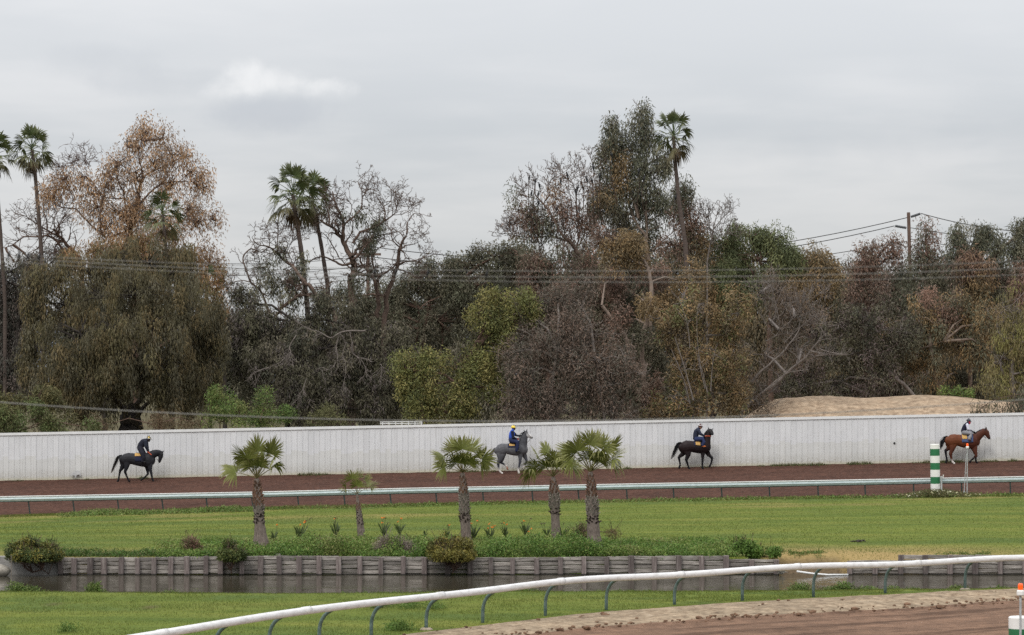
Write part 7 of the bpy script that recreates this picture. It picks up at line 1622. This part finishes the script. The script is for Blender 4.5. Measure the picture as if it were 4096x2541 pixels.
def whip(h, L, pts, label):
    o = MB().tube([L(*p) for p in pts], [0.008, 0.007, 0.005], 5).build('riding_whip', leather_m, None); o.location = h; tag(o, label, 'whip')
whip(h1[2], h1[3], [(880, 560, -.12), (820, 425, -.15), (744, 198, -.16)], 'long black riding whip tucked behind the leaning rider')

GR = (0.095, 0.095, 0.102); GRD = (0.058, 0.059, 0.066); WH = (0.62, 0.58, 0.54); DK = (0.04, 0.042, 0.055)
team(1930, 1680, (480, 1348), dict(label='dapple grey horse with white face and socks half behind a palm', seed=2, coat=[GR, GR, GR, GR, GR, GR, GRD, GR, GR], leg=GR, neckcol=[GR, GRD, GRD, GRD, GRD], headcol=[(0.12, 0.12, 0.13), (0.42, 0.42, 0.42), (0.6, 0.59, 0.58), (0.42, 0.4, 0.39), (0.05, 0.05, 0.05)], earcol=GRD,
    trunk=[(345, 685, 860), (425, 612, 925), (510, 580, 905), (600, 592, 852), (720, 600, 885), (840, 592, 905), (940, 565, 902), (1030, 600, 890), (1085, 645, 850)],
    neck=[(990, 700, 135), (1015, 590, 118), (1035, 490, 102), (1058, 400, 88), (1085, 340, 70)], head=[(1090, 330, 66), (1140, 362, 72), (1190, 402, 52), (1228, 432, 38), (1246, 444, 32)],
    ears=[((1110, 285), (1122, 215), -.05), ((1070, 285), (1032, 252), .06)], eye=(1135, 322),
    legs=[([(460, 860, 118), (445, 990, 64), (395, 1088, 41), (403, 1175, 25), (436, 1285, 25), (468, 1318, 22), (500, 1342, 27)], -.12, [GR, GRD, DK, DK, WH, WH, WH]), ([(500, 860, 100), (485, 1020, 50), (470, 1078, 36), (540, 1112, 24), (598, 1150, 24), (618, 1190, 22), (630, 1238, 26)], .12, [GR, DK, DK, DK, WH, (0.3, 0.15, 0.1), (0.25, 0.12, 0.08)]),
          ([(950, 860, 70), (950, 990, 40), (942, 1080, 31), (918, 1180, 23), (900, 1255, 24), (920, 1335, 28)], -.12, [GR, GRD, DK, DK, WH, WH]), ([(1040, 850, 75), (1085, 960, 46), (1115, 1040, 33), (1070, 1120, 23), (1045, 1180, 24), (1030, 1220, 26)], .12, [GR, GRD, DK, DK, WH, WH])],
    tail=[(315, 715, 18), (265, 785, 34), (222, 880, 44), (182, 985, 50), (142, 1095, 42), (95, 1190, 16)], tailcol=[(0.10, 0.10, 0.105), (0.30, 0.27, 0.25), (0.55, 0.47, 0.38)],
    crest=[(930, 470), (955, 400), (985, 340), (1030, 300), (1080, 275)], manecol=(0.022, 0.023, 0.028), manex=-0.7, manez=0.7, rein=[(1190, 500), (1130, 560), (900, 480)],
    pads=[(640, 900, 690, .012, navy_m, 'navy saddle pad edge under the blue-vested rider', 'saddle cloth'), (672, 815, 655, .03, check_y, 'orange checked saddle cloth on the dapple grey horse', 'saddle cloth')], saddle=(670, 920), saddle_label='saddle under the rider with the yellow helmet',
    rider=dict(label='upright rider in blue vest and yellow helmet on the grey horse', torso=[(715, 490, 62), (735, 410, 76), (745, 330, 74), (752, 275, 48), (765, 255, 34)], torsocol=[(0.03, 0.05, 0.13), (0.03, 0.085, 0.42), (0.035, 0.10, 0.48), (0.03, 0.085, 0.42), (0.02, 0.03, 0.1)], neckcol=BLK, head=(785, 220, 40), facecol=(0.06, 0.035, 0.03), skin=(0.10, 0.06, 0.045),
        arm=[(755, 305, 42), (775, 440, 37), (865, 472, 22)], arm2=[(770, 310, 40), (850, 390, 30), (940, 400, 20)], armcol=(0.012, 0.014, 0.03), hand=(0.3, 0.04, 0.03), leg=[(730, 515, 72), (885, 560, 56), (875, 690, 42), (855, 770, 34)], legcol=(0.016, 0.022, 0.06), foot=[(850, 785), (920, 765)], shoe=(0.05, 0.05, 0.055),
        helmet=(775, 190, 56), hcol=[(0.72, 0.52, 0.05), (0.78, 0.58, 0.06)], peak=(0.05, 0.04, 0.03), pom=BLK, tilt=0.12)))

BR = (0.011, 0.007, 0.008); BR2 = (0.017, 0.010, 0.011)
team(2650, 1670, (680, 1300), dict(label='near-black horse with raised head turning toward the track', seed=3, coat=[BR2, BR2, BR2, BR2, BR, BR, BR2, BR], leg=BR, headcol=BLK, earcol=BLK,
    trunk=[(460, 652, 845), (525, 600, 900), (615, 570, 912), (725, 583, 872), (835, 600, 895), (950, 592, 912), (1060, 565, 912), (1145, 640, 885)],
    neck=[(1095, 720, 122), (1118, 610, 96), (1132, 500, 86), (1150, 400, 84), (1175, 340, 66)], head=[(1180, 330, 62), (1215, 365, 64), (1240, 400, 48), (1256, 420, 38)], headw=[0, -.06, -.14, -.2],
    ears=[((1172, 300), (1155, 236), .05), ((1235, 310), (1274, 270), -.06)], eye=(1222, 345), eyew=-.06,
    legs=[([(520, 830, 100), (530, 905, 66), (450, 972, 50), (412, 1012, 36), (438, 1115, 23), (446, 1200, 25), (420, 1268, 26)], .12, [BR2, BR, BR, BLK, BLK, BLK, BLK]), ([(620, 840, 112), (642, 950, 64), (594, 1068, 40), (628, 1168, 24), (656, 1258, 25), (682, 1298, 28)], -.12, [BR2, BR, BLK, BLK, BLK, BLK]),
          ([(1010, 860, 68), (1012, 990, 40), (1004, 1088, 30), (1004, 1188, 22), (1000, 1258, 25), (1018, 1290, 28)], -.12, [BR, BR, BLK, BLK, BLK, BLK]), ([(1115, 850, 78), (1185, 955, 47), (1255, 1030, 34), (1240, 1110, 24), (1214, 1190, 24), (1180, 1240, 27)], .11, [BR, BR, BLK, BLK, BLK, BLK])],
    tail=[(475, 642, 18), (395, 668, 38), (352, 755, 48), (312, 855, 48), (262, 955, 38), (205, 1065, 10)], tailcol=[BLK, BLK, (0.04, 0.035, 0.035)],
    crest=[(1055, 470), (1065, 410), (1100, 345), (1150, 295)], manecol=BLK, manex=-0.5, manez=0.4, rein=[(1220, 480), (1130, 500), (1050, 470)], redrein=[(1062, 463), (1130, 464), (1205, 466)],
    pads=[(785, 1060, 705, .012, navy_m, 'navy saddle pad edge under the orange-booted rider', 'saddle cloth'), (830, 950, 692, .03, check_y, 'gold checked saddle cloth on the near-black horse', 'saddle cloth', 0, 0.1)], saddle=(800, 1030), saddle_label='saddle under the orange-booted rider',
    rider=dict(label='rider in dark jacket and jeans with orange boots looking down', torso=[(828, 520, 62), (842, 430, 74), (865, 345, 74), (895, 295, 50), (910, 275, 36)], torsocol=[(0.022, 0.026, 0.045)] * 5, neckcol=(0.2, 0.12, 0.09), head=(948, 250, 40), facecol=(0.34, 0.19, 0.13), skin=(0.34, 0.19, 0.13),
        arm=[(905, 325, 46), (955, 415, 37), (1050, 460, 22)], armcol=(0.024, 0.028, 0.048), hand=(0.3, 0.17, 0.12), leg=[(850, 545, 66), (1010, 535, 54), (1035, 620, 44), (1005, 690, 36)], legcol=(0.022, 0.032, 0.085), foot=[(1000, 712), (1075, 722)], shoe=(0.55, 0.17, 0.05),
        helmet=(950, 222, 52), hcol=[(0.07, 0.012, 0.014), (0.09, 0.014, 0.016)], peak=(0.02, 0.012, 0.012), pom=(0.08, 0.012, 0.014), goggles=(0.75, 0.75, 0.76), tilt=0.2)))

BAY = (0.125, 0.040, 0.017); BAYD = (0.072, 0.022, 0.012)
team(3710, 1650, (660, 1290), dict(label='reddish bay horse with black tail walking behind the beacon pole', seed=4, coat=[BAY, BAY, BAY, BAY, BAY, BAYD, BAYD, BAYD, BAYD], leg=BAY, neckcol=[BAYD, BAYD, BAYD, BAYD], headcol=[BAYD, BAYD, BAYD, (0.06, 0.025, 0.018), (0.025, 0.016, 0.014)], earcol=(0.03, 0.018, 0.014),
    trunk=[(495, 598, 795), (570, 556, 872), (670, 537, 862), (780, 550, 846), (900, 570, 886), (1020, 562, 912), (1130, 535, 928), (1215, 575, 902), (1265, 650, 855)],
    neck=[(1170, 680, 150), (1270, 592, 114), (1350, 525, 100), (1425, 470, 82), (1450, 455, 66)], head=[(1450, 450, 64), (1482, 510, 80), (1520, 580, 56), (1550, 635, 41), (1560, 655, 33)],
    ears=[((1470, 410), (1462, 350), -.05), ((1490, 415), (1488, 365), .05)], eye=(1505, 475),
    legs=[([(545, 800, 95), (545, 905, 62), (462, 960, 42), (474, 1075, 26), (495, 1185, 26), (480, 1255, 28)], .12, [BAY, BAYD, BLK, BLK, BLK, BLK]), ([(640, 790, 115), (612, 930, 64), (570, 1050, 41), (595, 1155, 26), (620, 1235, 25), (668, 1285, 28)], -.12, [BAY, BAYD, BAYD, BAYD, WH, WH]),
          ([(1175, 870, 82), (1197, 990, 52), (1220, 1080, 37), (1206, 1150, 25), (1214, 1228, 26), (1250, 1272, 29)], -.12, [BAYD, BAYD, BAYD, BLK, BLK, BLK]), ([(1150, 870, 70), (1208, 1005, 46), (1228, 1090, 35), (1160, 1160, 24), (1102, 1208, 25), (1076, 1250, 26)], .11, [BAYD, BAYD, BAYD, BLK, BLK, BLK])],
    tail=[(495, 605, 20), (425, 655, 46), (372, 745, 56), (348, 840, 46), (328, 940, 16)], tailcol=[BLK, BLK, BLK],
    crest=[(1200, 492), (1300, 432), (1380, 398), (1450, 392)], manecol=BLK, manel=1.0, rein=[(1470, 640), (1390, 580), (1300, 545), (1180, 510)],
    pads=[(850, 1130, 748, .012, blue_m, 'blue saddle pad hanging low on the bay horse', 'saddle cloth'), (858, 985, 668, .03, check_y, 'cream checked saddle cloth on the bay horse', 'saddle cloth')], saddle=(860, 1110), saddle_label='saddle under the rider with the red mask',
    rider=dict(label='rider in black vest with white sleeves, red mask and dark pompom cap', torso=[(905, 455, 62), (938, 385, 70), (970, 320, 62), (1000, 280, 42), (1012, 262, 32)], torsocol=[(0.014, 0.014, 0.03)] * 5, neckcol=BLK, head=(1045, 250, 38), facecol=[(0.22, 0.12, 0.09), (0.5, 0.02, 0.07), (0.5, 0.02, 0.07)], skin=(0.25, 0.14, 0.10),
        arm=[(990, 310, 36), (1008, 415, 33), (1075, 455, 25), (1145, 488, 21)], armcol=[(0.62, 0.62, 0.72), (0.6, 0.6, 0.68), (0.06, 0.06, 0.08), BLK], hand=BLK, leg=[(915, 505, 62), (1090, 525, 52), (1050, 600, 42), (1030, 650, 36)], legcol=[(0.2, 0.2, 0.215), (0.23, 0.23, 0.25), (0.27, 0.27, 0.28), (0.3, 0.28, 0.28)], foot=[(1015, 680), (1070, 690)], shoe=(0.10, 0.05, 0.055),
        helmet=(1036, 210, 55), hcol=[(0.02, 0.02, 0.03), (0.03, 0.028, 0.04)], peak=(0.015, 0.014, 0.02), pom=(0.03, 0.025, 0.06), tilt=0.15)))
